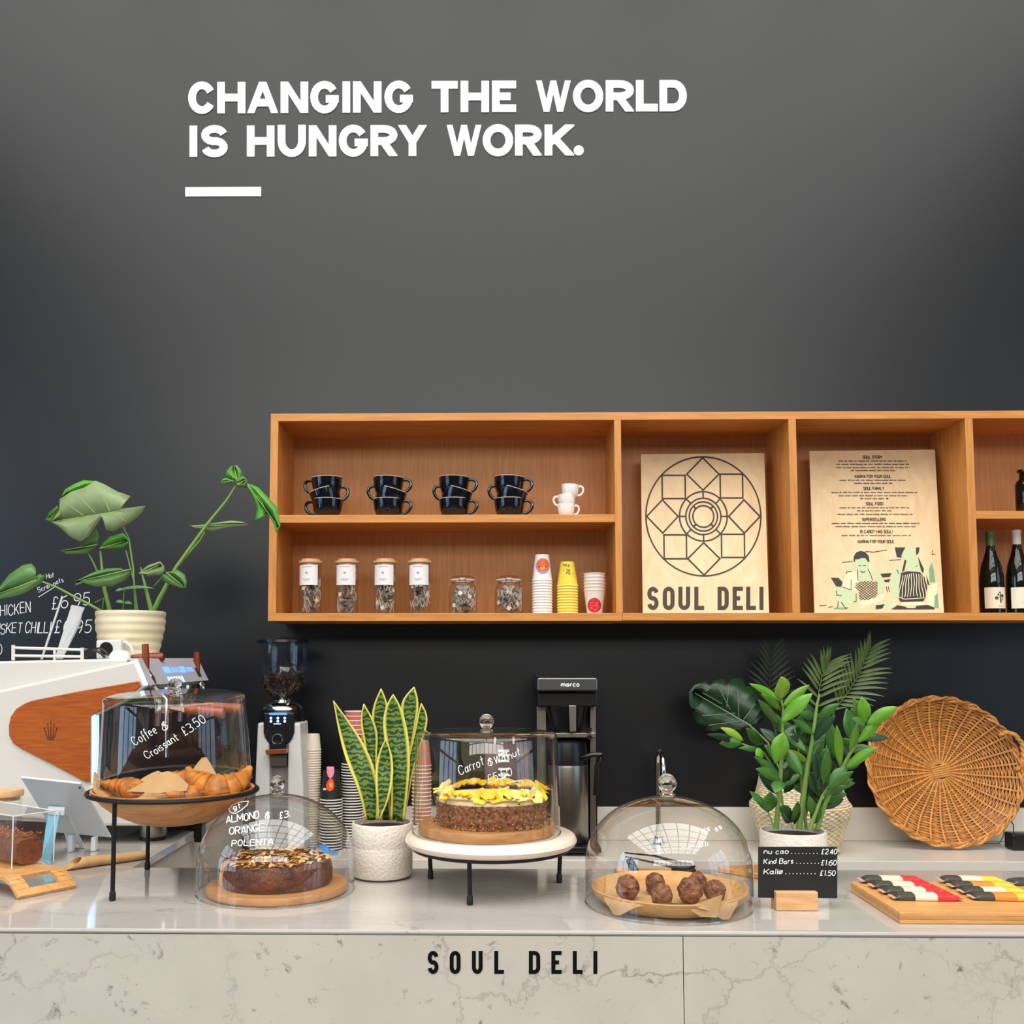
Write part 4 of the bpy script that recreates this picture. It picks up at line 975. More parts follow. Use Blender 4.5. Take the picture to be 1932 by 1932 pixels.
frond('palm_frond', 'green palm frond standing between the leafy plant stems', [(1130, 760), (1160, 480), (1190, 330), (1235, 240)], 3.60, g_palm, 11, .125, .0058, seed=2)
frond('palm_frond', 'tall palm frond leaning over the wicker tray', [(1290, 620), (1400, 470), (1500, 310), (1580, 120)], 3.64, g_palm, 14, .125, .0058, seed=3)
tt = thing('monstera_leaf', 'large dark glossy monstera leaf leaning from the woven vase', 'leaf', (P(1400, 1400, 3.62).x, 3.62, vz(1500)))
A_ = P(X8(590), Y8(740), 3.56); B_ = P(X8(130), Y8(470), 3.62)
ol = [(590, 745), (500, 800), (400, 790), (380, 760), (300, 790), (230, 780), (240, 750), (160, 720), (110, 650), (130, 640), (90, 560), (90, 460), (140, 400), (230, 375), (260, 410), (300, 370), (380, 350), (400, 400), (450, 350), (540, 350), (560, 420), (620, 410), (690, 460), (650, 520), (720, 560), (700, 600), (640, 610), (720, 660), (690, 710)]
mb = MB(); outline_leaf(mb, [P(X8(a), Y8(b), 3.60) for a, b in ol], A_, B_, .018); mb.build('blade', g_dark, tt, solid=.0008)
MB().tube([A_.lerp(B_, i / 8) + V((0, -.012, 0)) for i in range(9)], [.0028 - .0002 * i for i in range(9)], 6).build('midrib', mat('dark_leaf_rib', (120, 135, 105), .5), tt)
for i, (a, b) in enumerate((((430, 610), (330, 420)), ((500, 670), (490, 440)), ((360, 560), (200, 470)), ((540, 690), (640, 560)), ((470, 640), (200, 660)), ((540, 700), (250, 740)), ((400, 590), (420, 400)))):
    MB().tube([P(X8(a[0]), Y8(a[1]), 3.575), P(X8(b[0]), Y8(b[1]), 3.578)], .0012, 5).build('vein', mat('dark_leaf_rib', (1, 1, 1)), tt)
MB().tube([A_, P(X8(740), Y8(880), 3.58), V((vx, Yv, vz(1540)))], .0035, 6).build('stalk', mat('pale_stalk', (140, 150, 110), .5), tt)

# ---- wicker tray leaning on the wall
wk1 = mat('wicker', (184, 116, 48), .5, var=.28, vscale=60); wk2 = mat('wicker_light', (210, 146, 74), .5, var=.2, vscale=60)
kc = S(3.70); Rk = 133 * kc; cen = P(1772, 1455, 3.705)
tilt = Matrix.Rotation(rad(-11), 3, 'X')
zlow = BZ + .001
cen.z = zlow + Rk * math.cos(rad(11)) + .006
def bk(r, a, d=0.0):      # point on the dish, d towards the viewer
    return cen + tilt @ V((r * math.cos(a) * 1.04, -d, r * math.sin(a)))
def dish(r): f = r / Rk; return 0.0 if f < .62 else .048 * ((f - .62) / .38) ** 1.5
t = thing('wicker_tray', 'round woven wicker tray with loop handle leaning against the wall', 'basket', (cen.x, cen.y, BZ))
NS = 32
for i in range(NS):
    a = i * 2 * math.pi / NS + .1; MB().tube([bk(r_, a, dish(r_) + .0035) for r_ in [Rk * f for f in (.10, .25, .4, .55, .7, .8, .9, .985)]], .0036, 6).build('spoke', wk2, t)
for i in range(46):
    r_ = Rk * (.135 + .85 * i / 45); ns = 128 if r_ > Rk * .4 else 96
    pts = []
    for j in range(ns):
        a = j * 2 * math.pi / ns; pts.append(bk(r_, a + .1, dish(r_) + .0042 * math.cos(a * NS / 2 + (i % 2) * math.pi)))
    MB().tube(pts, .0030, 5, closed=True).build('weave_ring', wk1 if i % 4 else wk2, t)
for j, (rr_, dd, ph) in enumerate(((1.0, .054, 0), (1.012, .048, 2.1), (.99, .046, 4.2))):
    MB().tube([bk(Rk * rr_ + .005 * math.cos(a * 2 * math.pi / 160 * 22 + ph), a * 2 * math.pi / 160, dd + .005 * math.sin(a * 2 * math.pi / 160 * 22 + ph)) for a in range(160)], .0052, 6, closed=True).build('rim_braid', wk2 if j else wk1, t)
for i in range(6):
    o_ = (i - 2.5) * .0075; MB().tube([cen + tilt @ (Matrix.Rotation(rad(-12), 3, 'Y') @ V((-.03, -.008, o_))), cen + tilt @ (Matrix.Rotation(rad(-12), 3, 'Y') @ V((.03, -.008, o_)))], .0036, 6).build('hub_weave', wk2, t)
h0, h1 = rad(31), rad(2)
def hnd(a): return (P(1888, 1386, 3.66).lerp(P(1915, 1452, 3.66), a))
hp = [hnd(0), P(1900, 1381, 3.655), P(1915, 1386, 3.65), P(1928, 1402, 3.65), P(1932, 1425, 3.65), P(1928, 1446, 3.655), P(1916, 1453, 3.66)]
for ph in (0, math.pi):
    q = []
    for i in range(len(hp) - 1):
        for s_ in range(8): 
            f = s_ / 8; p = hp[i].lerp(hp[i + 1], f); ph_ = (i * 8 + s_) * .8 + ph; q.append(p + V((math.cos(ph_) * .0035, math.sin(ph_) * .0035, 0)))
    MB().tube(q, .0065, 6).build('handle_twist', wk2, t)

# ---- black plug block and lead
t = thing('power_adapter', 'small black plug block standing on the back worktop beside the wicker tray', 'adapter', (P(1926, 1580, 3.62).x, 3.62, BZ))
xa = P(1910, 1580, 3.60).x; box('block', xa, xa + .075, 3.60, 3.66, BZ + .0005, BZ + .058, m_black, t, bevel=.006)
MB().tube([(xa + .02, 3.63, BZ + .058), P(1912, 1556, 3.66), P(1904, 1544, 3.72), P(1896, 1535, 3.74)], .0022, 6).build('lead', mat('dark_lead', (70, 66, 62), .5), t)
MB().tube([P(1893, 1548, 3.74), P(1895, 1565, 3.745), P(1892, 1580, 3.74), V((P(1885, 1580, 3.72).x, 3.72, BZ + .004)), V((P(1860, 1580, 3.70).x, 3.72, BZ + .004))], .0022, 6).build('cable', mat('grey_lead', (120, 112, 104), .5), label='thin grey cable looping out from behind the wicker tray', cat='cable')

# ================================================================== espresso machine on the return
Y0 = 2.72; m_enamel = mat('white_enamel', (212, 205, 195), .25, coat=.3); m_teak = wood('orange_teak', (146, 66, 12), (180, 92, 26), (1.5, 12, 16), 9, .35); m_rosew = wood('red_wood_handle', (110, 42, 20), (140, 60, 30), (8, 8, 2), 8, .3)
t = thing('espresso_machine', 'white espresso machine with orange wooden side panel', 'coffee machine', (P(120, 1400, 3.0).x, 3.0, CZ))
bpts = [(-170, 1256), (0, 1247.5), (250, 1242), (252, 1300), (150, 1330), (150, 1500), (330, 1502), (330, 1540), (318, 1557), (190, 1557), (-170, 1540)]
bp = [P(a, b, Y0 + .03) for a, b in bpts]
MB().prism(bp, (0, .60, 0)).build('body', m_enamel, t, smooth=0, bevel=.006)
spts = [(-170, 1342), (0, 1302), (250, 1246), (256, 1246), (277, 1294), (240, 1322), (174, 1353), (174, 1480), (205, 1494), (334, 1496), (334, 1540), (320, 1559), (190, 1559), (60, 1545), (-170, 1530)]
MB().prism([P(a, b, Y0) for a, b in spts], (0, .029, 0)).build('side_panel', m_enamel, t, smooth=0, bevel=.008)
wp = [(262, 1285), (150, 1304), (60, 1322)] + [(16 + 48 * (1 - math.cos(a)), 1370 - 46 * math.sin(a)) for a in (1.2, .8, .4, 0)] + [(17, 1388), (24, 1402), (40, 1413), (100, 1443), (158, 1474), (170, 1477), (171, 1350), (238, 1317), (266, 1294)]
MB().prism([P(a, b, Y0 - .006) for a, b in wp], (0, .006, 0)).build('wood_panel', m_teak, t, smooth=0, bevel=.002)
em = []
for x_, y_, hh in ((84, 1376, 14), (90, 1368, 24), (96, 1364, 28), (102, 1369, 23), (107, 1376, 14)): em += ribbon([(x_, y_), (95.5 + (x_ - 95.5) * .55, 1392)], 1.3)
em += ribbon([(88, 1392), (103, 1392)], 1.6) + ribbon([(89, 1395.5), (102, 1395.5)], 1.6)
for x_, y_ in ((84, 1374), (90, 1366), (96, 1362), (102, 1367), (107, 1374)): em.append(circ(x_, y_, 1.5, 8))
put(em, lambda a, b: P(a, b, Y0 - .0066)).build('crown_emblem', mat('burnt_mark', (70, 26, 10), .6), t, smooth=0)
# sloping control face towards the barista
xa, za = P(252, 1243, Y0).x, P(252, 1243, Y0).z; xb, zb_ = P(276, 1293, Y0).x, P(276, 1293, Y0).z; Y1 = 3.32
m_led = mat('led_blue', (70, 110, 255), .4, emit=3.0); m_led_lit_edge = mat('led_and_lit_edge_ice', (170, 215, 255), .4, emit=1.1)  # ice tone serves the light strips and panel edges that are only lit
MB().prism([(xa - .03, Y0 + .03, za), (xa, Y0 + .03, za), (xb, Y0 + .03, zb_), (xb - .05, Y0 + .03, zb_)], (0, Y1 - Y0 - .03, 0)).build('control_panel', mat('panel_grey', (190, 190, 198), .3), t, smooth=0)
def cp(f, g, d=.001):
    y = Y0 + .03 + (Y1 - Y0 - .03) * f; nx = V((zb_ - za, 0, xa - xb)).normalized(); nx = nx if nx.x > 0 else -nx
    return V((xa + (xb - xa) * g, y, za + (zb_ - za) * g)) + nx * d
def cpq(f0, f1, g0, g1): return [cp(f0, g0), cp(f1, g0), cp(f1, g1), cp(f0, g1)]
mb = MB()
for f0 in (.30, .56):
    mb.face(cpq(f0, f0 + .10, .34, .60), 0)
    for i in range(4): mb.face(cpq(f0 + .13 + i * .03, f0 + .145 + i * .03, .38, .58), 0)
mb.build('blue_display', m_led, t, smooth=0)
mb = MB()
for i in range(6): mb.face(cpq(.30 + i * .045, .325 + i * .045, .74, 1.0))
mb.build('light_strip', m_led_lit_edge, t, smooth=0)
MB().face(cpq(.84, .90, .42, .82)).build('dark_slot', mat('slot', (52, 50, 40), .5), t, smooth=0)
MB().prism([P(254, 1245, Y0 - .002), P(259, 1245, Y0 - .002), P(279, 1293, Y0 - .002), P(271, 1294, Y0 - .002)], (0, .004, 0)).build('lit_edge_glow', m_led_lit_edge, t, smooth=0)  # glowing strip stands in for blue light falling on the panel edge
MB().prism([P(173, 1352, Y0 - .002), P(179, 1349, Y0 - .002), P(179, 1478, Y0 - .002), P(173, 1478, Y0 - .002)], (0, .03, 0)).build('lit_edge_glow', m_led_lit_edge, t, smooth=0)  # glow put on the recess edge in place of blue-white light there
def lever(px, py0, py1, Y, tl):
    a = P(px, py0, Y); b = P(px + tl, py1, Y)
    MB().tube([b, a.lerp(b, .5), a], [.0085, .0105, .0095], 10).build('lever_handle', m_rosew, t)
    MB().tube([b, b - (a - b).normalized() * .012, b + V((.012, 0, -.03)), b + V((.02, 0, -.045))], [.006, .013, .015, .011], 12).build('lever_knob', chrome, t)
lever(274, 1215, 1262, 2.80, 2); lever(371, 1230, 1276, 3.26, 1)
# groups, wands, drip tray
for Yq in (2.93, 3.14):
    gxp = P(262, 1330, 2.75).x + .0
    MB().lathe([(0, zb_ - .01), (.04, zb_ - .01), (.042, zb_ - .045), (.036, zb_ - .06), (.034, zb_ - .085), (0, zb_ - .085)], (gxp, Yq, 0), 28).build('group_head', chrome, t)
    hz = zb_ - .073
    MB().tube([(gxp + .03, Yq, hz), (gxp + .07, Yq - .004, hz - .002), (gxp + .072, Yq - .004, hz - .002), (gxp + .15, Yq - .012, hz - .008), (gxp + .19, Yq - .015, hz - .012), (gxp + .193, Yq - .015, hz - .012)], [.008, .008, .0125, .0155, .0165, .010], 12).build('portafilter_handle', wood('portafilter_wood', (150, 70, 32), (180, 92, 48), (2, 8, 8), 8, .35), t)
    MB().tube([(gxp - .01, Yq, hz - .01), (gxp - .012, Yq, hz - .05)], .012, 10).build('spout', chrome, t)
MB().tube([(xb - .01, 2.80, zb_), (xb + .03, 2.80, zb_ - .04), (xb + .035, 2.80, zb_ - .20)], .005, 8).build('steam_wand', chrome, t)
box('working_back', P(150, 1400, Y0).x, P(190, 1400, Y0).x, Y0 + .04, Y1, CZ + .11, zb_, mat('dark_panel', (40, 40, 48), .3), t)
box('led_bar', P(190, 1400, Y0).x, P(190, 1400, Y0).x + .006, Y0 + .06, Y1 - .05, CZ + .13, CZ + .137, mat('led_tube', (70, 110, 255), .4, emit=14.0), t)
box('drip_tray', P(172, 1490, Y0).x, P(334, 1490, Y0).x, Y0 + .03, Y1, P(172, 1494, Y0 + .03).z - .004, P(172, 1490, Y0 + .03).z, steel, t)
box('front_plate', P(334, 1500, Y0).x + .0005, P(334, 1500, Y0).x + .004, Y0 + .06, Y1, P(200, 1557, Y0).z + .004, P(172, 1493, Y0 + .03).z, m_black, t)
for Yq in (2.80, 3.25):
    fc = V((P(289, 1560, 2.80).x, Yq, 0)); zt4 = P(200, 1557, Y0).z + .002
    MB().lathe([(0, CZ + .0005), (.036, CZ + .0005), (.036, CZ + .010)], fc, 28).build('foot_pad', m_black, t)
    MB().lathe([(.036, CZ + .010), (.037, CZ + .012), (.037, zt4), (0, zt4)], fc, 28).build('foot', steel, t)
    MB().lathe([(0, CZ + .0005), (.036, CZ + .0005), (.036, zt4), (0, zt4)], fc + V((-.42, 0, 0)), 20).build('foot', steel, t)
xe = RX + .024
MB().bx(P(200, 1560, 2.85).x, xe - .03, 2.90, 3.25, CZ + .028, zt4 + .004).bx(xe - .05, xe, 2.92, 3.0, CZ + .018, CZ + .05).bx(xe - .021, xe, 2.92, 2.96, CZ - .03, CZ + .02).build('base_frame', m_black, t, smooth=0)
# cup rail
ytop = 2.84; ztp = P(100, 1246, Y0 + .03).z
mb = MB()
for a in (25, 155): mb.tube([P(a, 1246, ytop), P(a, 1217 if a < 100 else 1222, ytop)], .0052, 8)
mb.build('rail_post', m_enamel, t); mb = MB()
mb.tube([P(103, 1246, ytop), P(103, 1224, ytop)], .004, 8); mb.build('rail_post', m_enamel, t)
for y0_, y1_ in ((1222, 1226), (1237, 1239)): MB().tube([P(25, y0_, ytop), P(155, y1_, ytop)], .004, 8).build('rail_bar', m_enamel, t)
MB().tube([P(25, 1222, ytop), P(60, 1223, 3.2), P(165, 1225, 3.2), P(155, 1226, ytop)], .003, 8).build('rail_bar', m_enamel, t)
ztop = bp[1].z + .0005
ztm = lambda px: P(px, 1247.5 - px * .022, Y0 + .03).z
m_acr = mat('frosted_acrylic', (160, 160, 160), .35)
t2 = thing('menu_holder', 'translucent grey plastic card leaning on the machine top rail', 'card holder', (P(100, 1240, 2.9).x, 2.9, ztop))
MB().prism([P(135, 1141, 2.98), P(160, 1146, 2.98), P(154, 1160, 2.96), P(152, 1175, 2.95), P(118, 1243, 2.87), P(103, 1243, 2.87)], (0, .002, 0)).build('card', m_acr, t2, smooth=0)
MB().prism([P(116, 1124, 2.99), P(119, 1126, 2.99), P(80, 1244, 2.88), P(76, 1244, 2.88)], (.0, .004, 0)).build('card_edge', m_acr, t2, smooth=0)
t2 = thing('socket_block', 'white plastic block with a round black opening on the coffee machine', 'device', (P(197, 1240, 2.95).x, 2.95, ztop))
mb = MB(); plate(mb, [(181, 1208), (228, 1207), (230, 1243), (181, 1243)], 2.93, 2.99); mb.build('case', m_whitep, t2, smooth=0, bevel=.004)
mb = MB(); plate(mb, circ(200, 1223.5, 12.3, 24), 2.926, 2.9295); mb.build('opening', m_black, t2, smooth=0)
mb = MB(); mb.tube([P(226, 1214, 2.95), P(238, 1212, 2.95), P(247, 1220, 2.95), P(251, 1232, 2.95), P(251, 1243, 2.95)], .005, 8); mb.build('cable', m_whitep, t2)
bc2 = P(226, 1240, 2.88); MB().lathe([(.030, bc2.z - .008), (.0305, bc2.z - .004), (.029, bc2.z + .006), (.022, bc2.z + .016), (.010, bc2.z + .020), (0, bc2.z + .0205)], (bc2.x, 2.88, 0), 28).build('upturned_bowl', m_wcup, label='small upturned white bowl in front of the socket block', cat='bowl')
mb = MB(); q = [P(a, b, 2.88) for a, b in ((163, 1241), (170, 1228), (180, 1227), (190, 1232), (198, 1241))]; mb.tube(q, .004, 8); mb.tube([p + V((.004, .02, .006)) for p in q], .0035, 8); mb.build('coiled_cable', m_black, label='black coiled cable lying on the coffee machine top', cat='cable')
mb = MB(); mb.tube([P(248, 1240, 2.92), P(262, 1240, 2.92), P(280, 1240, 2.93), P(303, 1240, 2.94), P(309, 1240, 2.94)], [.007, .0095, .0125, .0145, .011], 14); o = mb.build('spare_portafilter_handle', m_rosew, label='spare reddish wooden portafilter handle lying on the machine top', cat='handle')

# ---- monstera in ridged pot on the machine
Yp = 3.07; pc = V((P(246, 1200, Yp).x, Yp, 0)); k = S(Yp); pz = fr(Yp)[1]; zb5 = P(0, 1246, 3.0).z
m_pot = mat('cream_stoneware', (222, 208, 172), .45, var=.06, vscale=12)
t = thing('monstera_pot', 'cream ridged plant pot standing on the coffee machine', 'plant pot', (pc.x, Yp, zb5))
pr = [(0, pz(1241)), (k * 48, pz(1241)), (k * 51, pz(1239.5))]
for i in range(46):
    f = i / 45; py = 1238 - f * 84; pr.append((k * (52 + 11.5 * min(1, f * 1.5) + .8 * math.sin(f * 6.28 * 5.5)), pz(py)))
pr += [(k * 61, pz(1153)), (k * 59, pz(1162)), (0, pz(1164))]
MB().lathe(pr, pc, 48).build('pot', m_pot, t)
MB().lathe([(0, pz(1161)), (k * 58, pz(1162))], pc, 24).build('soil', mat('soil', (60, 44, 32), .95), t)
t = thing('monstera_plant', 'leggy monstera with broad green leaves growing in the cream pot', 'plant', (pc.x, Yp, pz(1162)))
g_under = mat('leaf_underside', (128, 146, 98), .5, var=.12, vscale=18); g_top = mat('leaf_bright', (88, 150, 52), .4, var=.15, vscale=14); g_mid = mat('leaf_mid', (84, 122, 62), .42, var=.15, vscale=16)
def m1(a, b, Y): return P(a / 3.578, 860 + b / 3.578, Y)
LV = [
 (g_under, 2.98, [(345, 445), (400, 360), (400, 290), (480, 240), (560, 215), (640, 165), (700, 190), (790, 240), (880, 270), (850, 310), (820, 350), (865, 352), (980, 335), (960, 375), (930, 410), (880, 450), (820, 480), (760, 510), (715, 500), (690, 415), (640, 480), (600, 540), (540, 580), (470, 545), (400, 480)], (800, 375), (345, 445)),
 (g_top, 3.02, [(405, 290), (440, 225), (500, 190), (565, 163), (640, 170), (760, 225), (640, 230), (560, 215), (480, 240)], (640, 190), (405, 290)),
 (g_top, 3.01, [(303, 430), (330, 385), (385, 335), (400, 360), (370, 410), (345, 445)], (390, 345), (305, 430)),
 (g_top, 3.04, [(672, 628), (690, 590), (740, 545), (830, 520), (862, 560), (865, 590), (820, 625), (740, 628)], (675, 625), (860, 570)),
 (g_mid, 3.03, [(400, 642), (470, 632), (540, 622), (580, 570), (650, 490), (670, 540), (660, 600), (610, 655), (540, 662), (450, 662)], (655, 600), (402, 642)),
 (g_mid, 2.93, [(-60, 945), (0, 880), (60, 800), (150, 738), (210, 727), (240, 760), (240, 815), (265, 797), (302, 808), (290, 845), (230, 890), (160, 930), (90, 950), (0, 966), (-50, 962)], (245, 838), (-60, 950)),
 (g_mid, 2.95, [(507, 878), (515, 843), (600, 800), (660, 775), (720, 760), (815, 757), (835, 770), (890, 763), (885, 800), (850, 840), (760, 880), (640, 882), (560, 855)], (885, 765), (512, 850)),
 (g_under, 3.05, [(935, 795), (965, 765), (1000, 738), (1080, 712), (1108, 745), (1108, 775), (1090, 805), (1000, 817)], (940, 795), (1085, 735)),
 (g_mid, 2.99, [(1080, 820), (1130, 785), (1200, 770), (1245, 800), (1260, 845), (1256, 890), (1220, 892), (1150, 870), (1100, 850)], (1120, 785), (1245, 885)),
 (g_under, 3.06, [(1262, 468), (1330, 470), (1400, 458), (1560, 437), (1640, 445), (1680, 463), (1630, 472), (1540, 482), (1420, 517), (1370, 505), (1310, 490)], (1300, 475), (1675, 462)),
 (g_top, 3.05, [(1522, 130), (1530, 100), (1560, 70), (1600, 64), (1630, 100), (1637, 150), (1600, 168), (1545, 152)], (1600, 165), (1580, 68)),
 (g_top, 3.04, [(1490, 178), (1505, 155), (1530, 150), (1575, 168), (1560, 185), (1515, 190)], (1575, 168), (1492, 178)),
 (g_mid, 3.03, [(1585, 165), (1640, 135), (1672, 170), (1660, 218), (1605, 208)], (1600, 195), (1660, 160)),
 (g_top, 3.03, [(1668, 185), (1740, 210), (1800, 270), (1875, 350), (1880, 400), (1893, 470), (1862, 522), (1845, 460), (1830, 430), (1790, 350), (1760, 285), (1742, 262), (1757, 370), (1740, 435), (1705, 452), (1730, 390), (1735, 350), (1700, 270), (1675, 225)], (1670, 195), (1880, 480)),
]
for m_, Y, ol, A_, B_ in LV:
    mb = MB(); outline_leaf(mb, [m1(a, b, Y) for a, b in ol], m1(*A_, Y - .012), m1(*B_, Y + .01), .012); lf = mb.build('leaf', m_, t, solid=.0007)
    MB().tube([m1(A_[0] + (B_[0] - A_[0]) * f, A_[1] + (B_[1] - A_[1]) * f, Y - .015 + .012 * f) for f in (0, .3, .6, .92)], [.0016, .0013, .001, .0005], 5).build('midrib', mat('leaf_rib', (160, 178, 110), .5), lf)
for i_, (a, b) in enumerate((((740, 372), (660, 190)), ((640, 385), (500, 240)), ((560, 400), (420, 300)), ((680, 385), (560, 560)), ((600, 400), (440, 500)), ((760, 380), (860, 450)), ((780, 375), (960, 345)))):
    MB().tube([m1(a[0] + (b[0] - a[0]) * f, a[1] + (b[1] - a[1]) * f, 2.963 + .008 * f) for f in (0, .5, 1)], [.0009, .0007, .0004], 5).build('vein', MATS['leaf_rib'], t)
g_st = mat('plant_stalk', (118, 150, 66), .45)
for pts, r0, r1 in (([(1032, 1060), (1110, 900), (1190, 750), (1400, 460), (1530, 300), (1590, 205)], .0075, .0028), ([(1180, 775), (1290, 640), (1350, 570), (1382, 515)], .003, .0018), ([(745, 1060), (705, 900), (690, 780), (678, 640)], .007, .0032), ([(720, 1070), (600, 1000), (500, 950), (380, 885), (270, 845)], .0045, .0026),
                    ([(660, 785), (625, 710), (595, 655)], .0034, .0022), ([(915, 1060), (900, 760), (870, 560), (830, 480), (800, 380)], .003, .0022), ([(1025, 1060), (985, 900), (948, 750)], .008, .0016), ([(930, 1060), (905, 850), (850, 640)], .0025, .0018), ([(1035, 1055), (1080, 950), (1125, 875), (1125, 800)], .008, .003), ([(830, 1060), (835, 960), (838, 900)], .002, .0015), ([(1040, 880), (1100, 810)], .0018, .0014), ([(690, 1060), (700, 960), (640, 990)], .002, .0012)):
    n_ = len(pts); MB().tube([m1(a, b, 3.06 if i == 0 else 3.045) for i, (a, b) in enumerate(pts)], [r0 + (r1 - r0) * i / (n_ - 1) for i in range(n_)], 8).build('stalk', g_st, t)
for (a, b, c_, d_) in ((790, 910, 1040, 895), (835, 990, 780, 985), (838, 990, 890, 1000), (835, 900, 780, 915)):
    mb = MB(); simple_leaf(mb, m1(a, b, 3.04), m1(c_, d_, 3.03), .012, V((0, -1, .6)), .06); mb.build('young_leaf', g_mid, t)

# ================================================================== front counter
m_dome = thin_glass('cloche_glass', (.965, .97, .97), 1.52, .008, 1.15); m_acryl = thin_glass('clear_acrylic', (.955, .965, .975), 1.49, .008, 1.1); m_knob = solid_glass('solid_glass_knob')
m_pen = mat('white_pen', (248, 248, 246), .6); m_iron = mat('black_iron', (34, 31, 30), .45, .6); m_rubber = mat('black_rubber', (16, 15, 15), .7)
m_acacia = wood('acacia', (176, 116, 62), (206, 148, 90), (2, 10, 10), 6, .4); m_bamb = wood('bamboo_board', (196, 138, 78), (222, 168, 104), (1.2, 14, 14), 7, .4); m_kraft = mat('kraft_paper', (200, 156, 104), .75, var=.08, vscale=25)
def ztop_line(z): return z
def dome(name, label, c, prof, knob_z, kr, m, n=64, T=None, rimr=.0022):
    t = thing(name, label, 'cake dome', c)
    MB().lathe(prof, c, n, T=T).build('glass', m, t, smooth=60)
    tp = lambda p: V(c) + (T @ V(p) if T is not None else V(p))
    r0, z0 = prof[0]
    MB().tube([tp((r0 * math.cos(a * math.pi / 36), r0 * math.sin(a * math.pi / 36), z0 + rimr)) for a in range(72)], rimr, 6, closed=True).build('rim', m, t)
    zt_ = prof[-1][1]
    kp = [(0, zt_ + .0008), (kr * .92, zt_ + .0008), (kr * .9, zt_ + .003), (kr * .55, zt_ + .007), (kr * .55, zt_ + .010)]
    kc_ = zt_ + .008 + kr * .9
    kp += [(kr * math.sin(a), kc_ - kr * math.cos(a)) for a in [.65 + (math.pi - .65) * i / 12 for i in range(12)]] + [(0, kc_ + kr)]
    MB().lathe(kp, c, 28, T=T).build('knob', m_knob, t)
    return t
def writing(t, polys, cx, cy, rf, name='handwriting'):
    mb = MB()
    for pl_ in polys: mb.face([surf(a, b, cx, cy, rf, .0012) for a, b in pl_])
    return mb.build(name, m_pen, t, smooth=0)
def round_board(name, label, cx, cy, z, r, h, m, cat='board', rim=0):
    pr = [(0, z), (r - .004, z), (r, z + .004), (r, z + h - .004), (r - .003, z + h)]
    pr += [(r - .012, z + h), (r - .016, z + h - rim), (0, z + h - rim)] if rim else [(0, z + h)]
    return MB().lathe(pr, (cx, cy, 0), 64).build(name, m, label=label, cat=cat)

# ---- cloche with almond cake
cx, cy = P(521, 1650, 2.195).x, 2.195
round_board('round_board', 'round wooden board under the almond topped cake', cx + .004, cy - .004, CZ + .0008, .150, .017, m_acacia)
m_choc = mat('dark_sponge', (98, 50, 22), .5, var=.5, vscale=30, bump=(55, 1.0, .008)); m_crumb = mat('yellow_crumb', (206, 160, 78), .8, var=.15, vscale=60)
t = thing('almond_cake', 'dark brown round cake with flaked almonds and a slice cut out', 'cake', (cx, cy, CZ + .018))
zc = CZ + .0182; Rc = .120; hc = .052; a_cut0, a_cut1 = rad(200), rad(217)
def jit(p, a): return p * (1 + .012 * noise.noise(V((p.x * 22, p.y * 22, p.z * 30)))) if (p.x * p.x + p.y * p.y) > 1e-6 else p
mb = MB(); mb.lathe([(0, 0), (Rc - .004, 0), (Rc, .006), (Rc + .001, hc * .5), (Rc - .003, hc - .008), (Rc - .010, hc - .001), (Rc * .5, hc - .003), (0, hc - .004)], (cx, cy, zc), 60, a_cut1, a_cut0 + 2 * math.pi, fn=lambda p, a: V((p.x, p.y, p.z)) * 1 if p.z < .001 else jit(p, a)); mb.build('crust', m_choc, t)
for a in (a_cut0, a_cut1):
    d = V((math.cos(a), math.sin(a), 0)); o_ = V((cx, cy, zc)); mb = MB(); mb.face([o_, o_ + d * (Rc - .004), o_ + d * Rc + V((0, 0, .006)), o_ + d * (Rc - .003) + V((0, 0, hc - .008)), o_ + d * (Rc - .010) + V((0, 0, hc - .001)), o_ + V((0, 0, hc - .004))]); mb.build('cut_face', m_crumb, t, smooth=0)
fl = MB(); r = random.Random(3)
for i in range(230):
    a = r.uniform(a_cut1 + .04, a_cut0 + 2 * math.pi - .04); rr = Rc * math.sqrt(r.uniform(0, .93)); M = Euler((r.uniform(-.5, .5), r.uniform(-.5, .5), r.uniform(0, 6.28))).to_matrix(); p = V((cx + rr * math.cos(a), cy + rr * math.sin(a), zc + hc - .0015 + r.uniform(0, .005)))
    s1, s2 = r.uniform(.006, .009), r.uniform(.0025, .0042); fl.prism([p + M @ V((s1 * math.cos(q * 1.0472), s2 * math.sin(q * 1.0472), 0)) for q in range(6)], M @ V((0, 0, .0008)), r.choice((0, 0, 1)))
fl.build('almond_flakes', [mat('almond', (226, 178, 104), .6), mat('almond_toasted', (186, 124, 58), .6)], t, smooth=0, kind='stuff')
Rd = .1665
pd = [(Rd, .0005), (Rd + .0005, .03), (Rd, .065)] + [(Rd * math.cos(a), .065 + .140 * math.sin(a)) for a in [math.pi / 2 * i / 16 for i in range(1, 16)]] + [(0, .205)]
td = dome('glass_cloche', 'rounded glass cloche over the almond cake', (cx, cy, CZ), pd, 0, .0165, m_dome)
def rfd(z):
    h = z - CZ
    return Rd if h < .065 else Rd * math.sqrt(max(.02, 1 - min(.98, ((h - .065) / .140) ** 2)))
def D5(x, y): return (360 + x / 4.6, 1400 + y / 4.6)
pl = hand('gf', D5(365, 590), D5(440, 560), 9, 1.5, seed=4) + ribbon([D5(x, y) for x, y in [(345, 610), (330, 585), (360, 545), (430, 520), (500, 512), (490, 545), (440, 590), (385, 620), (345, 612)]], 1.3)
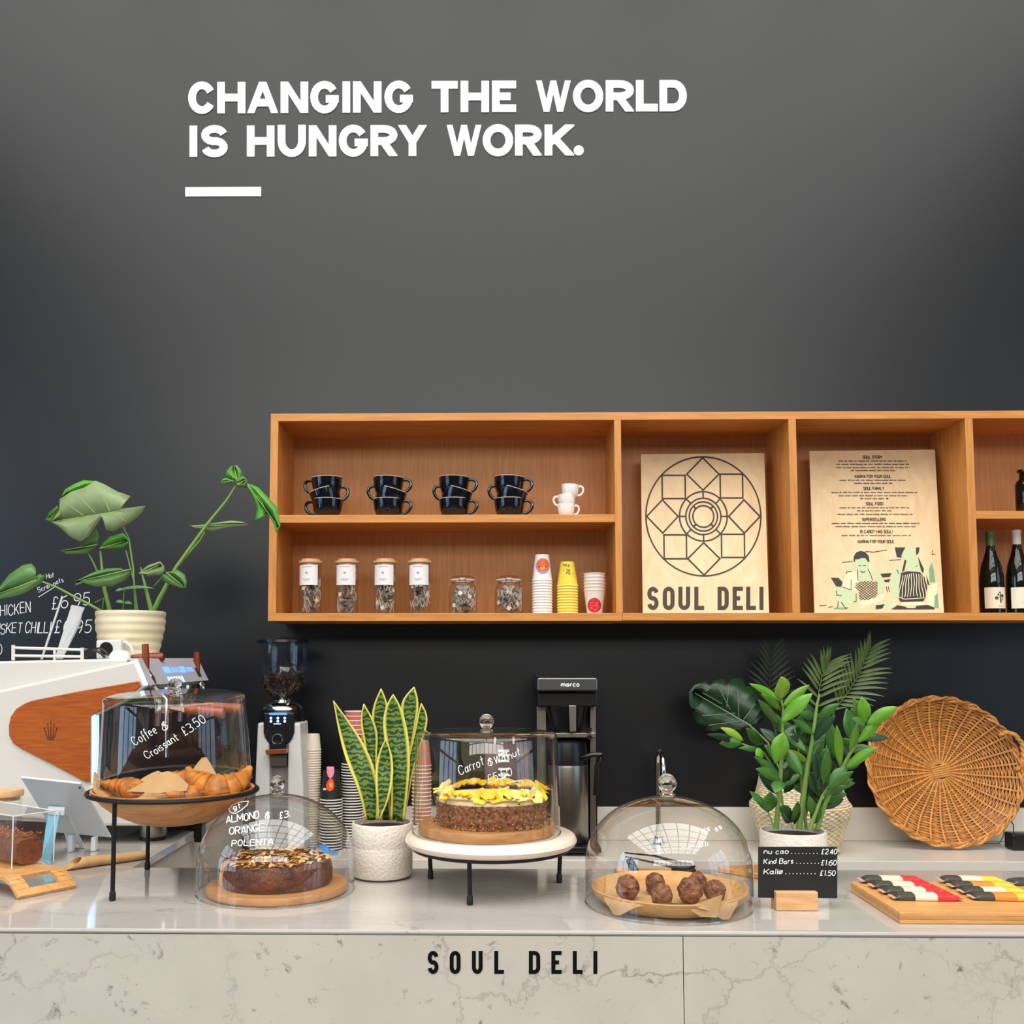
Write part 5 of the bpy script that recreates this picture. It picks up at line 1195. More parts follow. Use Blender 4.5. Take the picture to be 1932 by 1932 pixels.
pl += hand('ALMOND', D5(305, 705), D5(600, 660), 13, 1.6, seed=5) + hand('&', D5(640, 670), D5(690, 665), 12, 1.5, seed=2) + hand('£3.', D5(765, 665), D5(870, 645), 12, 1.5, seed=3) + hand('ORANGE', D5(330, 805), D5(640, 765), 13, 1.6, seed=6) + hand('POLENTA', D5(350, 905), D5(720, 885), 11, 1.6, seed=7)
writing(td, pl, cx, cy, rfd)

# ---- carrot cake on stand
sx, sy = P(926, 1580, 2.23).x, 2.23
t = thing('cake_stand', 'pale marble cake stand on a black iron frame with three legs', 'cake stand', (sx, sy, CZ))
zs0 = 1.143; pr = [(0, zs0), (.178, zs0), (.1835, zs0 + .004), (.187, zs0 + .012), (.1835, zs0 + .021), (.178, zs0 + .025), (0, zs0 + .025)]
MB().lathe(pr, (sx, sy, 0), 72).build('marble_disc', marble('pale_marble', (238, 220, 200), (206, 178, 152), 5, (1, 1, 1), .3, .2, .2, .4), t)
MB().tube([V((sx + .168 * math.cos(a * math.pi / 36), sy + .168 * math.sin(a * math.pi / 36), zs0 - .0045)) for a in range(72)], .0045, 8, closed=True).build('frame_ring', m_iron, t)
for px, py in ((903, 1697), (809, 1661), (1064, 1668)):
    f = PZ(px, py - 3, CZ); d = (f - V((sx, sy, CZ))).normalized(); f = V((sx, sy, CZ)) + d * .160
    lg = MB(); lg.tube([f + V((0, 0, .018)), f + d * .004 + V((0, 0, zs0 - CZ - .004))], .0048, 10); lg = lg.build('leg', m_iron, t)
    MB().lathe([(0, .0004), (.0055, .0004), (.0065, .003), (.0062, .018), (.0045, .020), (0, .020)], f, 14).build('rubber_foot', m_rubber, lg)
zt5 = zs0 + .0255; dx = P(918, 1500, sy).x
round_board('round_board', 'round wooden board on the marble stand under the carrot cake', dx, sy, zt5 + .0006, .149, .021, m_acacia, rim=0)
zk = zt5 + .0222; kx = P(928, 1500, sy).x; Rk2 = .121; hk = .054; c0_, c1_ = rad(352 - 7), rad(352 + 4)
m_carrot = mat('walnut_sponge', (140, 88, 52), .85, var=.75, vscale=140, bump=(150, 1.0, .004)); m_frost = mat('cream_frosting', (244, 226, 178), .5, bump=(40, .3, .003))
t = thing('carrot_cake', 'round crumb-coated carrot cake topped with yellow flowers', 'cake', (kx, sy, zk))
mb = MB(); mb.lathe([(0, 0), (Rk2, 0)] + [(Rk2 + .0008 * math.sin(i * 5), hk * (i / 10)) for i in range(1, 10)] + [(Rk2 - .002, hk - .003), (Rk2 - .006, hk)], (kx, sy, zk), 80, c1_, c0_ + 2 * math.pi, fn=lambda p, a: V((p.x * (1 + .012 * math.sin(a * 61 + p.z * 900) * math.sin(a * 23)), p.y * (1 + .012 * math.sin(a * 61 + p.z * 900) * math.sin(a * 23)), p.z))); mb.build('sponge', m_carrot, t)
MB().lathe([(Rk2 - .001, hk - .006), (Rk2, hk - .001), (Rk2 - .006, hk + .004), (0, hk + .004)], (kx, sy, zk), 64, c1_, c0_ + 2 * math.pi).build('frosting', m_frost, t)
m_dchoc = mat('dark_cut', (74, 42, 22), .7, var=.3, vscale=80)
for a in (c0_, c1_):
    d = V((math.cos(a), math.sin(a), 0)); o_ = V((kx, sy, zk)); MB().face([o_, o_ + d * Rk2, o_ + d * Rk2 + V((0, 0, hk)), o_ + V((0, 0, hk))]).build('cut_face', m_dchoc, t, smooth=0)
cr = MB(); r = random.Random(6)
for i in range(420):
    a = r.uniform(c1_ + .03, c0_ + 6.28); lo = r.random() < .45; z = zk + (abs(r.gauss(0, .006)) if lo else r.uniform(.002, hk)); rr = Rk2 + (r.uniform(0, .008) if lo else .0004); s_ = r.uniform(.0012, .0028)
    p = V((kx + rr * math.cos(a), sy + rr * math.sin(a), max(zk + s_, z))); M = Euler((r.uniform(0, 6), r.uniform(0, 6), 0)).to_matrix()
    cr.add([p + M @ V(q) * s_ for q in ((1, 0, 0), (-1, 0, 0), (0, 1, 0), (0, -1, 0), (0, 0, 1), (0, 0, -1))], [(0, 2, 4), (2, 1, 4), (1, 3, 4), (3, 0, 4), (2, 0, 5), (1, 2, 5), (3, 1, 5), (0, 3, 5)], r.choice((0, 0, 1)))
cr.build('crumbs', [mat('walnut_crumb', (196, 150, 92), .8), mat('dark_crumb', (104, 62, 36), .8)], t, smooth=0, kind='stuff')
m_pet = [mat('petal_yellow', (250, 214, 60), .5), mat('petal_pale', (246, 232, 132), .5)]; m_eye = mat('flower_eye', (196, 90, 30), .6)
fm = MB()
for i in range(5):
    a = i * 2 * math.pi / 5; tip = V((.0155 * math.cos(a), .0155 * math.sin(a), .0085)); simple_leaf(fm, (0, 0, 0), tip, .0155, V((-math.cos(a) * .4, -math.sin(a) * .4, 1)), .06, .25, 5, .62)
fm.ball((0, 0, .0025), .003, 8, 5, mi=1)
first = [None, None]
for i in range(38):
    a = c1_ + .15 + (2 * math.pi - .5) * i / 37 + r.uniform(-.05, .05); rr = Rk2 - r.uniform(.002, .018)
    p = V((kx + rr * math.cos(a), sy + rr * math.sin(a), zk + hk + .007 + r.uniform(0, .006))); w_ = 0 if r.random() < .7 else 1
    if first[w_] is None: o = fm.build('flower', [m_pet[w_], m_eye], t); first[w_] = o
    else: o = first[w_].copy(); col.objects.link(o); o.parent = t
    o.location = p - V(t.location) + V(ORG[t.name]) * 0 + (V(t.location) - V(t.location)); 
    # mesh was stored relative to the cake origin: undo that shift
    M = Matrix.Rotation(a, 4, 'Z') @ Matrix.Rotation(r.uniform(.1, 1.1), 4, 'Y') @ Matrix.Rotation(r.uniform(0, 6), 4, 'Z'); o.rotation_euler = M.to_euler(); s_ = r.uniform(.95, 1.35); o.scale = (s_,) * 3
for me_ in {first[0].data, first[1].data}:
    for v_ in me_.vertices: v_.co = v_.co + V(ORG[t.name])
Rt, Rb, hd = .1555, .1605, .217
pd = [(Rb, .0005), (Rb - (Rb - Rt) * .5, hd * .5), (Rt, hd - .010), (Rt - .003, hd - .003), (Rt - .009, hd), (0, hd + .0005)]
td = dome('acrylic_cake_dome', 'clear straight-sided dome over the carrot cake on the stand', (dx, sy, zt5), pd, 0, .0165, m_acryl)
rfc = lambda z: Rb - (Rb - Rt) * max(0, min(1, (z - zt5) / hd))
def D6(x, y): return (740 + x / 4.39, 1260 + y / 4.39)
pl = hand('Carrot', D6(555, 890), D6(770, 800), 17, 1.45, seed=3) + hand('&', D6(795, 820), D6(845, 800), 13, 1.45, seed=2) + hand('Walnut.', D6(850, 800), D6(1085, 715), 14, 1.45, seed=5) + hand('£5.50', D6(790, 960), D6(1000, 885), 15, 1.45, seed=6) + ribbon([D6(950, 955), D6(1000, 940), D6(1060, 935)], 1.8)
writing(td, pl, dx, sy, rfc)

# ---- bowl of croissants
bxc, byc = P(328, 1490, 2.26).x, 2.26; zr = P(328, 1492, 2.26).z; Rr = .1825
t = thing('bowl_stand', 'black wire stand with a ring and three legs holding the croissant bowl', 'stand', (bxc, byc, CZ))
MB().tube([V((bxc + Rr * math.cos(a * math.pi / 36), byc + Rr * math.sin(a * math.pi / 36), zr)) for a in range(72)], .0048, 8, closed=True).build('ring', m_iron, t)
a0 = rad(246)
for a in (a0, rad(126), rad(42)):
    f = V((bxc + (Rr - .006) * math.cos(a), byc + (Rr - .006) * math.sin(a), CZ)); f.y = min(f.y, CY1 - .012)
    lg = MB(); lg.tube([f + V((0, 0, .016)), V((f.x, f.y, zr - .002))], .0048, 10); lg = lg.build('leg', m_iron, t)
    MB().lathe([(0, .0004), (.0055, .0004), (.0068, .003), (.0064, .017), (.0045, .019), (0, .019)], f, 14).build('rubber_foot', m_rubber, lg)
t = thing('wooden_bowl', 'shallow wooden bowl sitting in the wire stand', 'bowl', (bxc, byc, zr - .07))
MB().lathe([(0, zr - .069), (.062, zr - .069), (.085, zr - .064), (.125, zr - .045), (.155, zr - .022), (.1755, zr + .002), (.1765, zr + .006), (.171, zr + .006), (.150, zr - .016), (.120, zr - .036), (.08, zr - .054), (0, zr - .058)], (bxc, byc, 0), 72).build('bowl', m_acacia, t)
pk = [(rad(186), .045, .30), (rad(352), .030, .30), (rad(84), .055, .26), (rad(120), .02, .3), (rad(40), .018, .3), (rad(150), .012, .2)]
mb = MB(); na, nr = 96, 7; vs = []
for i in range(na):
    a = 2 * math.pi * i / na; pkh = sum(h * max(0, 1 - abs((a - c_ + math.pi) % (2 * math.pi) - math.pi) / w_) for c_, h, w_ in pk)
    for j in range(nr + 1):
        f = j / nr; rr = .168 * f + (pkh * .12 if f > .8 else 0); z = zr - .052 + .056 * f ** 2.2 + pkh * max(0, (f - .55) / .45) ** 1.4 + .003 * math.sin(a * 9 + f * 7) * f
        if f < .999: z = max(z, zr - .056 + .06 * f ** 2)
        vs.append(V((bxc + rr * math.cos(a), byc + rr * math.sin(a), z + .002)))
mb.add(vs, [(i * (nr + 1) + j, i * (nr + 1) + j + 1, ((i + 1) % na) * (nr + 1) + j + 1, ((i + 1) % na) * (nr + 1) + j) for i in range(na) for j in range(nr)])
tp = thing('kraft_paper_liner', 'crumpled kraft paper lining the croissant bowl', 'paper', (bxc, byc, zr)); mb.build('sheet', m_kraft, tp, smooth=25)
ff = [(238, 1493), (290, 1466), (306, 1457), (318, 1455), (335, 1462), (356, 1480), (352, 1492), (300, 1496)]
yy = byc - .128; MB().prism([P(a, b, yy + .03 * (1496 - b) / 40) for a, b in ff], (0, .0012, 0)).build('folded_corner', m_kraft, tp, smooth=0)
m_cro = mat('croissant_crust', (196, 118, 40), .42, var=.5, vscale=34, bump=(90, .4, .002))
def croissant(c, rz, k, lab, tiltx=0.0):
    n = 56; pts = []; rs = []
    for i in range(n + 1):
        f = -1 + 2 * i / n; a = f * 1.25; pts.append(V((.058 * math.sin(a), .058 * (1 - math.cos(a)) * 1.1, 0)) * k); seg = abs(f) * 4.2; saw = seg - math.floor(seg)
        rs.append(k * .0275 * max(.16, (1 - abs(f) ** 1.7 * .80)) * (1.07 - .20 * saw ** 1.5))
    M = Matrix.Rotation(rz, 3, 'Z') @ Matrix.Rotation(tiltx, 3, 'X'); mb = MB(); mb.tube([V(c) + M @ p for p in pts], rs, 14, flat=.85)
    mb.build('croissant', m_cro, smooth=50, label=lab, cat='croissant', group='croissants in the bowl')
zq = zr + .008
croissant((P(424, 1470, byc).x, byc - .06, zq + .006), rad(10), 1.2, 'golden croissant resting against the paper edge of the bowl', .9)
croissant((P(352, 1470, byc).x, byc - .02, zq + .008), rad(200), 1.15, 'golden croissant curled under the tall paper peak', .4)
croissant((P(385, 1475, byc).x, byc - .09, zq - .004), rad(75), .8, 'small croissant lying end-on between two larger ones', .2)
croissant((P(255, 1475, byc).x, byc - .03, zq + .002), rad(150), .95, 'golden croissant behind the folded paper corner', .3)
croissant((P(330, 1470, byc).x, byc + .07, zq + .006), rad(20), 1.0, 'croissant at the far side of the bowl', .2)
Tt = Matrix.Rotation(rad(4.5), 3, 'X')
zd = zr + .006; dxc = P(331, 1400, byc).x
Rb2, Rt2, hd2 = .166, .1545, .190
pd = [(Rb2, 0), (Rb2 - (Rb2 - Rt2) * .5, hd2 * .5), (Rt2, hd2 - .008), (Rt2 - .002, hd2 - .003), (Rt2 - .008, hd2), (0, hd2 + .0005)]
cdm = V((dxc, byc + .008, zd + .016))
td = dome('acrylic_cake_dome', 'clear tilted straight-sided dome over the croissants', cdm, pd, 0, .0165, m_acryl, T=Tt)
def surft(px, py):
    d = ray(px, py); y = byc - .16
    for _ in range(10):
        p = CAM + d * (y / d.y); l = Tt.transposed() @ (p - cdm); R_ = Rb2 - (Rb2 - Rt2) * max(0, min(1, l.z / hd2)) + .0012; ly = -math.sqrt(max(1e-6, R_ * R_ - l.x * l.x)); y += (ly - l.y) * .95
    return CAM + d * (y / d.y)
def D2(x, y): return (x / 4.6, 1180 + y / 4.6)
pl = hand('Coffee', D2(1165, 1045), D2(1375, 925), 17, 1.45, seed=4, slant=-.05) + hand('&', D2(1415, 925), D2(1475, 890), 15, 1.45, seed=2) + hand('Croissant', D2(1275, 1165), D2(1560, 985), 15, 1.45, seed=6, slant=-.05) + hand('£3.50', D2(1600, 960), D2(1800, 832), 17, 1.45, seed=8, slant=-.05)
mb = MB()
for q in pl: mb.face([surft(a, b) for a, b in q])
mb.build('handwriting', m_pen, td, smooth=0)

# ---- cloche with energy balls
ex, ey = P(1261, 1660, 2.09).x, 2.09
t = thing('bamboo_dish', 'shallow round bamboo dish under the chocolate balls', 'dish', (ex, ey, CZ))
MB().lathe([(0, CZ + .0008), (.115, CZ + .0008), (.135, CZ + .006), (.152, CZ + .022), (.156, CZ + .034), (.1535, CZ + .036), (.149, CZ + .032), (.135, CZ + .017), (.11, CZ + .011), (0, CZ + .010)], (ex, ey, 0), 72).build('dish', m_bamb, t)
kp = thing('kraft_paper_sheet', 'sheet of kraft paper under the chocolate balls with a corner over the rim', 'paper', (ex, ey, CZ + .015))
mb = MB(); nu, nv = 26, 22; vs = []
for i in range(nu + 1):
    for j in range(nv + 1):
        u, v_ = -.128 + .256 * i / nu, -.150 + .255 * j / nv; p = Matrix.Rotation(rad(-8), 3, 'Z') @ V((u, v_, 0)); rr = math.hypot(p.x, p.y)
        z = CZ + .0125 + (max(0, rr - .108) / .045) ** 1.5 * .0245 if rr < .150 else CZ + .0385 - (rr - .150) * .55
        if rr > .150:      # hangs over the rim inside the cloche wall
            s_ = min(rr, .1605) / rr; p = V((p.x * s_, p.y * s_, 0)); z = CZ + .0385 - (rr - .150) * .9
        vs.append(V((ex + p.x, ey + p.y, max(z, CZ + .004) + .0008 * math.sin(i * 1.3 + j))))
mb.add(vs, [(i * (nv + 1) + j, (i + 1) * (nv + 1) + j, (i + 1) * (nv + 1) + j + 1, i * (nv + 1) + j + 1) for i in range(nu) for j in range(nv)]); mb.build('sheet', m_kraft, kp, smooth=60)
MB().prism([P(1295, 1712, 1.938), P(1363, 1688, 1.945), P(1360, 1706, 1.940), P(1353, 1731, 1.937), P(1322, 1730, 1.935)], (0, .0012, 0)).build('folded_corner', m_kraft, kp, smooth=0)
m_ball = mat('date_and_nut', (132, 84, 56), .75, var=.75, vscale=95, bump=(120, 1.0, .008)); r = random.Random(12)
def eball(px, py, R_, lab, up=0):
    f = PZ(px, py, CZ + .034 + up); c = V((f.x, f.y, CZ + .0145 + R_ * .92 + up)); sd = r.uniform(0, 50)
    c.y += .0
    MB().ball(c, R_, 26, 18, sx=.98, sz=1.08, fn=lambda p: p * (1 + .14 * noise.noise(p * 95 + V((sd, 0, 0))) + .09 * noise.noise(p * 230))).build('chocolate_ball', m_ball, label=lab, cat='energy ball', group='chocolate balls under the cloche')
eball(1184, 1676, .0235, 'nutty chocolate ball standing alone near the dish rim'); eball(1236, 1667, .0205, 'chocolate ball behind another in the middle pair'); eball(1249, 1690, .0215, 'front chocolate ball of the middle pair')
eball(1302, 1683, .0245, 'largest chocolate ball beside the folded paper corner'); eball(1316, 1662, .0195, 'chocolate ball tucked behind the largest one'); eball(1349, 1682, .0215, 'chocolate ball partly behind the folded paper corner')
Re = .1675
pd = [(Re, .0005), (Re + .0005, .03), (Re, .085)] + [(Re * math.cos(a), .085 + .132 * math.sin(a)) for a in [math.pi / 2 * i / 16 for i in range(1, 16)]] + [(0, .217)]
td = dome('glass_cloche', 'rounded glass cloche over the chocolate balls', (ex, ey, CZ), pd, 0, .0195, m_dome)
rfe = lambda z: Re if z - CZ < .085 else Re * math.sqrt(max(.02, 1 - min(.98, ((z - CZ - .085) / .132) ** 2)))
def D7(x, y): return (1080 + x / 4.83, 1400 + y / 4.83)
writing(td, hand('ws', D7(1160, 820), D7(1260, 805), 10, 1.3, seed=2) + hand('ss', D7(1300, 820), D7(1370, 780), 10, 1.3, seed=3) + hand('x', D7(1390, 800), D7(1440, 790), 9, 1.2, seed=4) + hand('bli', D7(1150, 960), D7(1240, 945), 9, 1.3, seed=5) + ribbon([D7(1000, 960), D7(1050, 970), D7(1090, 935), D7(1110, 960)], 1.2), ex, ey, rfe)

# ---- kraft bags, tongs and small board behind the cloche
z0 = CZ + .0006
t = thing('kraft_bags', 'flat kraft paper bag lying behind the chocolate ball cloche', 'paper bag', (P(1245, 1640, 2.34).x, 2.34, CZ))
MB().bx(P(1166, 1640, 2.33).x, P(1328, 1640, 2.33).x, 2.285, 2.40, z0, z0 + .010).build('bag', m_kraft, t, smooth=0, bevel=.002)
MB().bx(P(1166, 1640, 2.33).x, P(1328, 1640, 2.33).x, 2.276, 2.30, z0 + .0102, z0 + .0125).build('folded_top', m_kraft, t, smooth=0)
ztg = z0 + .020; t = thing('serving_tongs', 'black serving tongs resting on the kraft paper bag', 'tongs', (P(1240, 1630, 2.33).x, 2.33, ztg))
pA, pB = P(1180, 1612, 2.36), P(1300, 1624, 2.30); pA.z = ztg + .022; pB.z = ztg + .004
for s_ in (0, 1):
    o_ = V((0, .012 * s_, .006 * s_)); mb = MB(); mb.tube([pA + o_, pA.lerp(pB, .5) + o_ * 2, pB + o_], [.004, .006, .014], 10, flat=.35, up=(0, 0, 1)); mb.build('arm', m_black, t)
    q = pB + o_; MB().ball(q + V((-.012, 0, 0)), .026, 18, 10, sx=1.1, sy=.8, sz=.22 + .1 * s_).build('spoon_end', m_black, t)
q = P(1193, 1632, 2.33); MB().tube([V((q.x - .008, 2.33, ztg + .024)), V((q.x, 2.325, ztg + .006)), V((q.x + .006, 2.315, ztg - .004))], [.008, .010, .008], 10).build('thumb_rest', m_black, t)
t = thing('small_serving_board', 'small pale wooden board lying behind the price sign', 'board', (P(1400, 1650, 2.3).x, 2.3, CZ))
MB().prism([PZ(1352, 1645, z0), PZ(1440, 1660, z0), PZ(1520, 1652, z0), PZ(1430, 1640, z0)], (0, 0, .012)).build('board', m_bamb, t, smooth=0, bevel=.002)

# ---- price sign
t = thing('price_sign', 'small black chalkboard price sign in a wooden block', 'sign', (P(1505, 1690, 2.05).x, 2.05, CZ))
Ys = 2.055; sb = [P(1431, 1598, Ys), P(1580, 1598, Ys), P(1580, 1695, Ys), P(1431, 1694, Ys)]
MB().prism(sb, (0, .004, 0)).build('board', mat('chalkboard', (22, 21, 21), .55), t, smooth=0, bevel=.0008)
xa, xb = P(1464, 1700, 2.04).x, P(1543, 1700, 2.04).x; zz = P(1500, 1684, 2.035).z
box('base_block', xa, xb, 2.038, 2.054, CZ + .0005, zz, wood('oak_block', (206, 150, 100), (228, 178, 128), (2, 12, 12), 8), t, bevel=.001)
box('base_block', xa, xb, 2.060, 2.076, CZ + .0005, zz, MATS['oak_block'], t, bevel=.001)
def SG(x, y): return (1400 + x / 3.632, 1560 + y / 3.632)
fs_ = lambda a, b: P(a, b, Ys - .0006)
for s_, x0, x1, y, pr_, p0 in (('nu cao', 145, 320, 186, '£2.40', 540), ('Kind Bars', 145, 355, 254, '£1.60', 538), ('Kallø', 145, 280, 325, '£1.50', 530)):
    pl = hand(s_, SG(x0, y), SG(x1, y - 3), 9.4, 1.35, seed=len(s_)) + hand(pr_, SG(p0, y + (8 if y > 200 else 0)), SG(p0 + 112, y + (8 if y > 200 else 0)), 9.4, 1.35, seed=3)
    xx = x1 + 20
    while xx < p0 - 10: pl.append(circ(*SG(xx, y - 4), .9, 8)); xx += 25
    put(pl, fs_).build('handwritten_line', m_pen, t, smooth=0)

# ---- bamboo board with wrapped bars
t = thing('bamboo_tray', 'thick bamboo serving board with rows of wrapped bars', 'board', (1.1, 2.07, CZ))
bx0 = .766; zb6 = CZ + .0215
for i in range(3):
    box('bamboo_layer', bx0, 1.6, 1.945, 2.205, CZ + .0006 + i * .007, CZ + .0074 + i * .007, (m_bamb, wood('bamboo_dark', (184, 122, 62), (206, 148, 84), (1.2, 14, 14), 7, .4), m_bamb)[i], t, bevel=.0008)
wr = {'k': mat('wrap_charcoal', (66, 64, 58), .35, var=.25, vscale=60), 'c': mat('wrap_cream', (236, 216, 190), .4), 'r': mat('wrap_red', (212, 52, 58), .35), 'y': mat('wrap_yellow', (242, 196, 70), .35), 'o': mat('wrap_orange', (232, 140, 60), .35), 'fc': mat('foil_edge', (196, 150, 128), .3)}
def bar(p, yaw, cols, lab, grp):
    L, W_, H = .118, .034, .0165; n = 22; m = 10; t = thing('snack_bar', lab, 'snack bar', p, grp); M = Matrix.Rotation(yaw, 3, 'Z'); rr = random.Random(int(p[1] * 9999))
    segs = ((0, .30, cols[0]), (.30, .66, cols[1]), (.66, 1.0, cols[2]))
    for s0, s1, m_ in segs:
        mb = MB(); vs = []; k_ = 8
        for i in range(k_ + 1):
            f = s0 + (s1 - s0) * i / k_; e = min(1, min(f, 1 - f) / .10); hh = H * (.12 + .88 * math.sqrt(max(0, 1 - (1 - e) ** 2))); ww = W_ * (.92 + .08 * e)
            for j in range(m):
                a = 2 * math.pi * j / m; q = V((f * L, ww / 2 * math.copysign(abs(math.cos(a)) ** .6, math.cos(a)), H / 2 * .55 + hh / 2 * math.copysign(abs(math.sin(a)) ** .7, math.sin(a)) + (.0006 * math.sin(f * 60 + j) if m_ is cols[2] else 0))); q.z = max(q.z, .0004); vs.append(V(p) + M @ q)
        mb.add(vs, [(i * m + j, i * m + (j + 1) % m, (i + 1) * m + (j + 1) % m, (i + 1) * m + j) for i in range(k_) for j in range(m)]); mb.build('wrapper', m_, t, smooth=50)
    for f, sg, m_ in ((0, -1, wr['fc']), (L, 1, cols[2])):
        vs = []
        for i in range(13): vs += [V(p) + M @ V((f, -W_ / 2 + W_ * i / 12, H * .3)), V(p) + M @ V((f + sg * .008, -W_ / 2 + W_ * i / 12, H * .3 + (.0008 if i % 2 else -.0008)))]
        MB().add(vs, [(2 * i, 2 * i + 1, 2 * i + 3, 2 * i + 2) for i in range(12)]).build('crimped_end', m_, t, smooth=0)
for i in range(4):
    w_ = ('nearest the board edge', 'second from the board front edge', 'third from the board front edge', 'at the back of the row')[i]
    p = PZ(1692 - i * 20, 1699 - i * 10.5, zb6); bar((p.x, p.y + .012, zb6 + .0006 + i * .0004), rad(-3), (wr['k'], wr['c'], wr['r']), 'red and cream wrapped bar ' + w_, 'red wrapped bars')
    p = PZ(1842 - i * 20, 1699 - i * 10.5, zb6); bar((p.x, p.y + .012, zb6 + .0006 + i * .0004), rad(-4), (wr['k'], wr['c'] if i % 2 else wr['o'], wr['y']), 'yellow wrapped bar ' + w_, 'yellow wrapped bars')
p = PZ(1912, 1672, zb6); bar((p.x, p.y + .012, zb6 + .0006), rad(10), (wr['k'], wr['o'], wr['y']), 'orange wrapped bar lying askew beyond the yellow row', None)

# ---- snake plant
Yn = 2.34; nc = V((P(721, 1600, Yn).x, Yn, 0)); k = S(Yn); nz_ = fr(Yn)[1]; rp = .0695
def embossed(name, rgb):
    if name in MATS: return MATS[name]
    m, nt, b = newmat(name); b.inputs['Base Color'].default_value = C(*rgb); b.inputs['Roughness'].default_value = .6
    tc = nt.nodes.new('ShaderNodeTexCoord'); vo = nt.nodes.new('ShaderNodeTexVoronoi'); vo.inputs['Scale'].default_value = 150; bp = nt.nodes.new('ShaderNodeBump'); bp.inputs['Strength'].default_value = .7; bp.inputs['Distance'].default_value = .0018
    nt.links.new(tc.outputs['Object'], vo.inputs['Vector']); nt.links.new(vo.outputs['Distance'], bp.inputs['Height']); nt.links.new(bp.outputs['Normal'], b.inputs['Normal']); MATS[name] = m; return m
m_emb = embossed('embossed_ceramic', (222, 212, 198))
t = thing('snake_plant_pot', 'white embossed pot of the snake plant', 'plant pot', (nc.x, Yn, CZ))
zp = CZ + .123
MB().lathe([(0, CZ + .0004), (rp - .006, CZ + .0004), (rp - .005, CZ + .004)], nc, 40).build('base', mat('pot_base', (70, 62, 56), .8), t)
MB().lathe([(rp - .004, CZ + .004), (rp, CZ + .010), (rp, CZ + .070), (rp - .0006, CZ + .072), (rp, CZ + .074), (rp, zp - .003), (rp - .002, zp), (rp - .005, zp), (rp - .006, zp - .012)], nc, 64).build('wall', m_emb, t)
MB().lathe([(0, zp - .012), (rp - .004, zp - .012)], nc, 32).build('soil', MATS['soil'], t)
def banded():
    m, nt, b = newmat('snake_leaf'); L = nt.links; tc = nt.nodes.new('ShaderNodeTexCoord'); wv = nt.nodes.new('ShaderNodeTexWave'); wv.bands_direction = 'Z'; wv.inputs['Scale'].default_value = 26; wv.inputs['Distortion'].default_value = 7; wv.inputs['Detail'].default_value = 3; wv.inputs['Detail Scale'].default_value = 3
    r = nt.nodes.new('ShaderNodeValToRGB'); r.color_ramp.elements[0].position = .35; r.color_ramp.elements[1].position = .62; r.color_ramp.elements[0].color = C(34, 62, 32); r.color_ramp.elements[1].color = C(106, 136, 52)
    L.new(tc.outputs['Object'], wv.inputs['Vector']); L.new(wv.outputs['Fac'], r.inputs['Fac']); L.new(r.outputs['Color'], b.inputs['Base Color']); b.inputs['Roughness'].default_value = .38; return m
m_snake = banded(); m_marg = mat('leaf_margin', (218, 208, 96), .4)
t = thing('snake_plant', 'upright snake plant with banded leaves edged in yellow', 'plant', (nc.x, Yn, zp - .012))
def f4(x, y): return (360 + x / 4.6, 1180 + y / 4.6)
def f6(x, y): return (740 + x / 4.39, 1260 + y / 4.39)
def resample(pts, n):
    pts = [V(p) for p in pts]; L = [0]
    for a, b in zip(pts, pts[1:]): L.append(L[-1] + (b - a).length)
    out = []
    for i in range(n + 1):
        d = L[-1] * i / n; j = max(0, min(len(pts) - 2, next((q for q in range(len(L) - 1) if L[q + 1] >= d - 1e-9), len(pts) - 2))); s_ = (d - L[j]) / max(1e-9, L[j + 1] - L[j]); out.append(pts[j].lerp(pts[j + 1], s_))
    return out
def smooth3(pts, it=2):
    for _ in range(it): pts = [pts[0]] + [(pts[i - 1] + pts[i] * 2 + pts[i + 1]) / 4 for i in range(1, len(pts) - 1)] + [pts[-1]]
    return pts
SNK = [
 (f4, 2.318, [(1235, 652), (1255, 760), (1275, 880), (1320, 1080), (1370, 1230), (1430, 1370), (1480, 1520), (1520, 1690)], [(1237, 652), (1310, 750), (1440, 930), (1510, 1050), (1580, 1200), (1630, 1390), (1632, 1550), (1618, 1690)]),
 (f4, 2.350, [(1500, 680), (1478, 760), (1474, 880), (1500, 1000), (1540, 1200), (1570, 1450), (1600, 1690)], [(1502, 680), (1555, 770), (1600, 850), (1625, 960), (1615, 1080), (1610, 1300), (1640, 1690)]),
 (f4, 2.375, [(1650, 548), (1605, 640), (1572, 740), (1570, 900), (1610, 1200), (1660, 1690)], [(1652, 548), (1695, 640), (1718, 740), (1715, 900), (1720, 1200), (1730, 1690)]),
 (f4, 2.325, [(1755, 598), (1705, 670), (1672, 780), (1668, 880), (1690, 1050), (1725, 1250), (1738, 1450), (1735, 1690)], [(1757, 598), (1810, 680), (1850, 790), (1880, 920), (1900, 1080), (1900, 1250), (1880, 1450), (1850, 1690)]),
 (f4, 2.300, [(1690, 983), (1655, 1050), (1620, 1150), (1603, 1250), (1605, 1400), (1620, 1550), (1622, 1690)], [(1692, 983), (1725, 1060), (1750, 1150), (1757, 1260), (1745, 1400), (1705, 1540), (1640, 1690)]),
 (f6, 2.372, [(180, 158), (130, 205), (80, 270), (62, 320), (85, 400), (100, 520), (60, 800), (40, 1270)], [(182, 158), (205, 210), (218, 290), (218, 360), (195, 470), (160, 650), (120, 850), (80, 1270)]),
 (f6, 2.365, [(240, 294), (218, 360), (205, 430), (180, 540), (140, 720), (80, 1000), (60, 1270)], [(242, 294), (275, 350), (297, 410), (290, 470), (250, 600), (170, 860), (100, 1270)]),
]
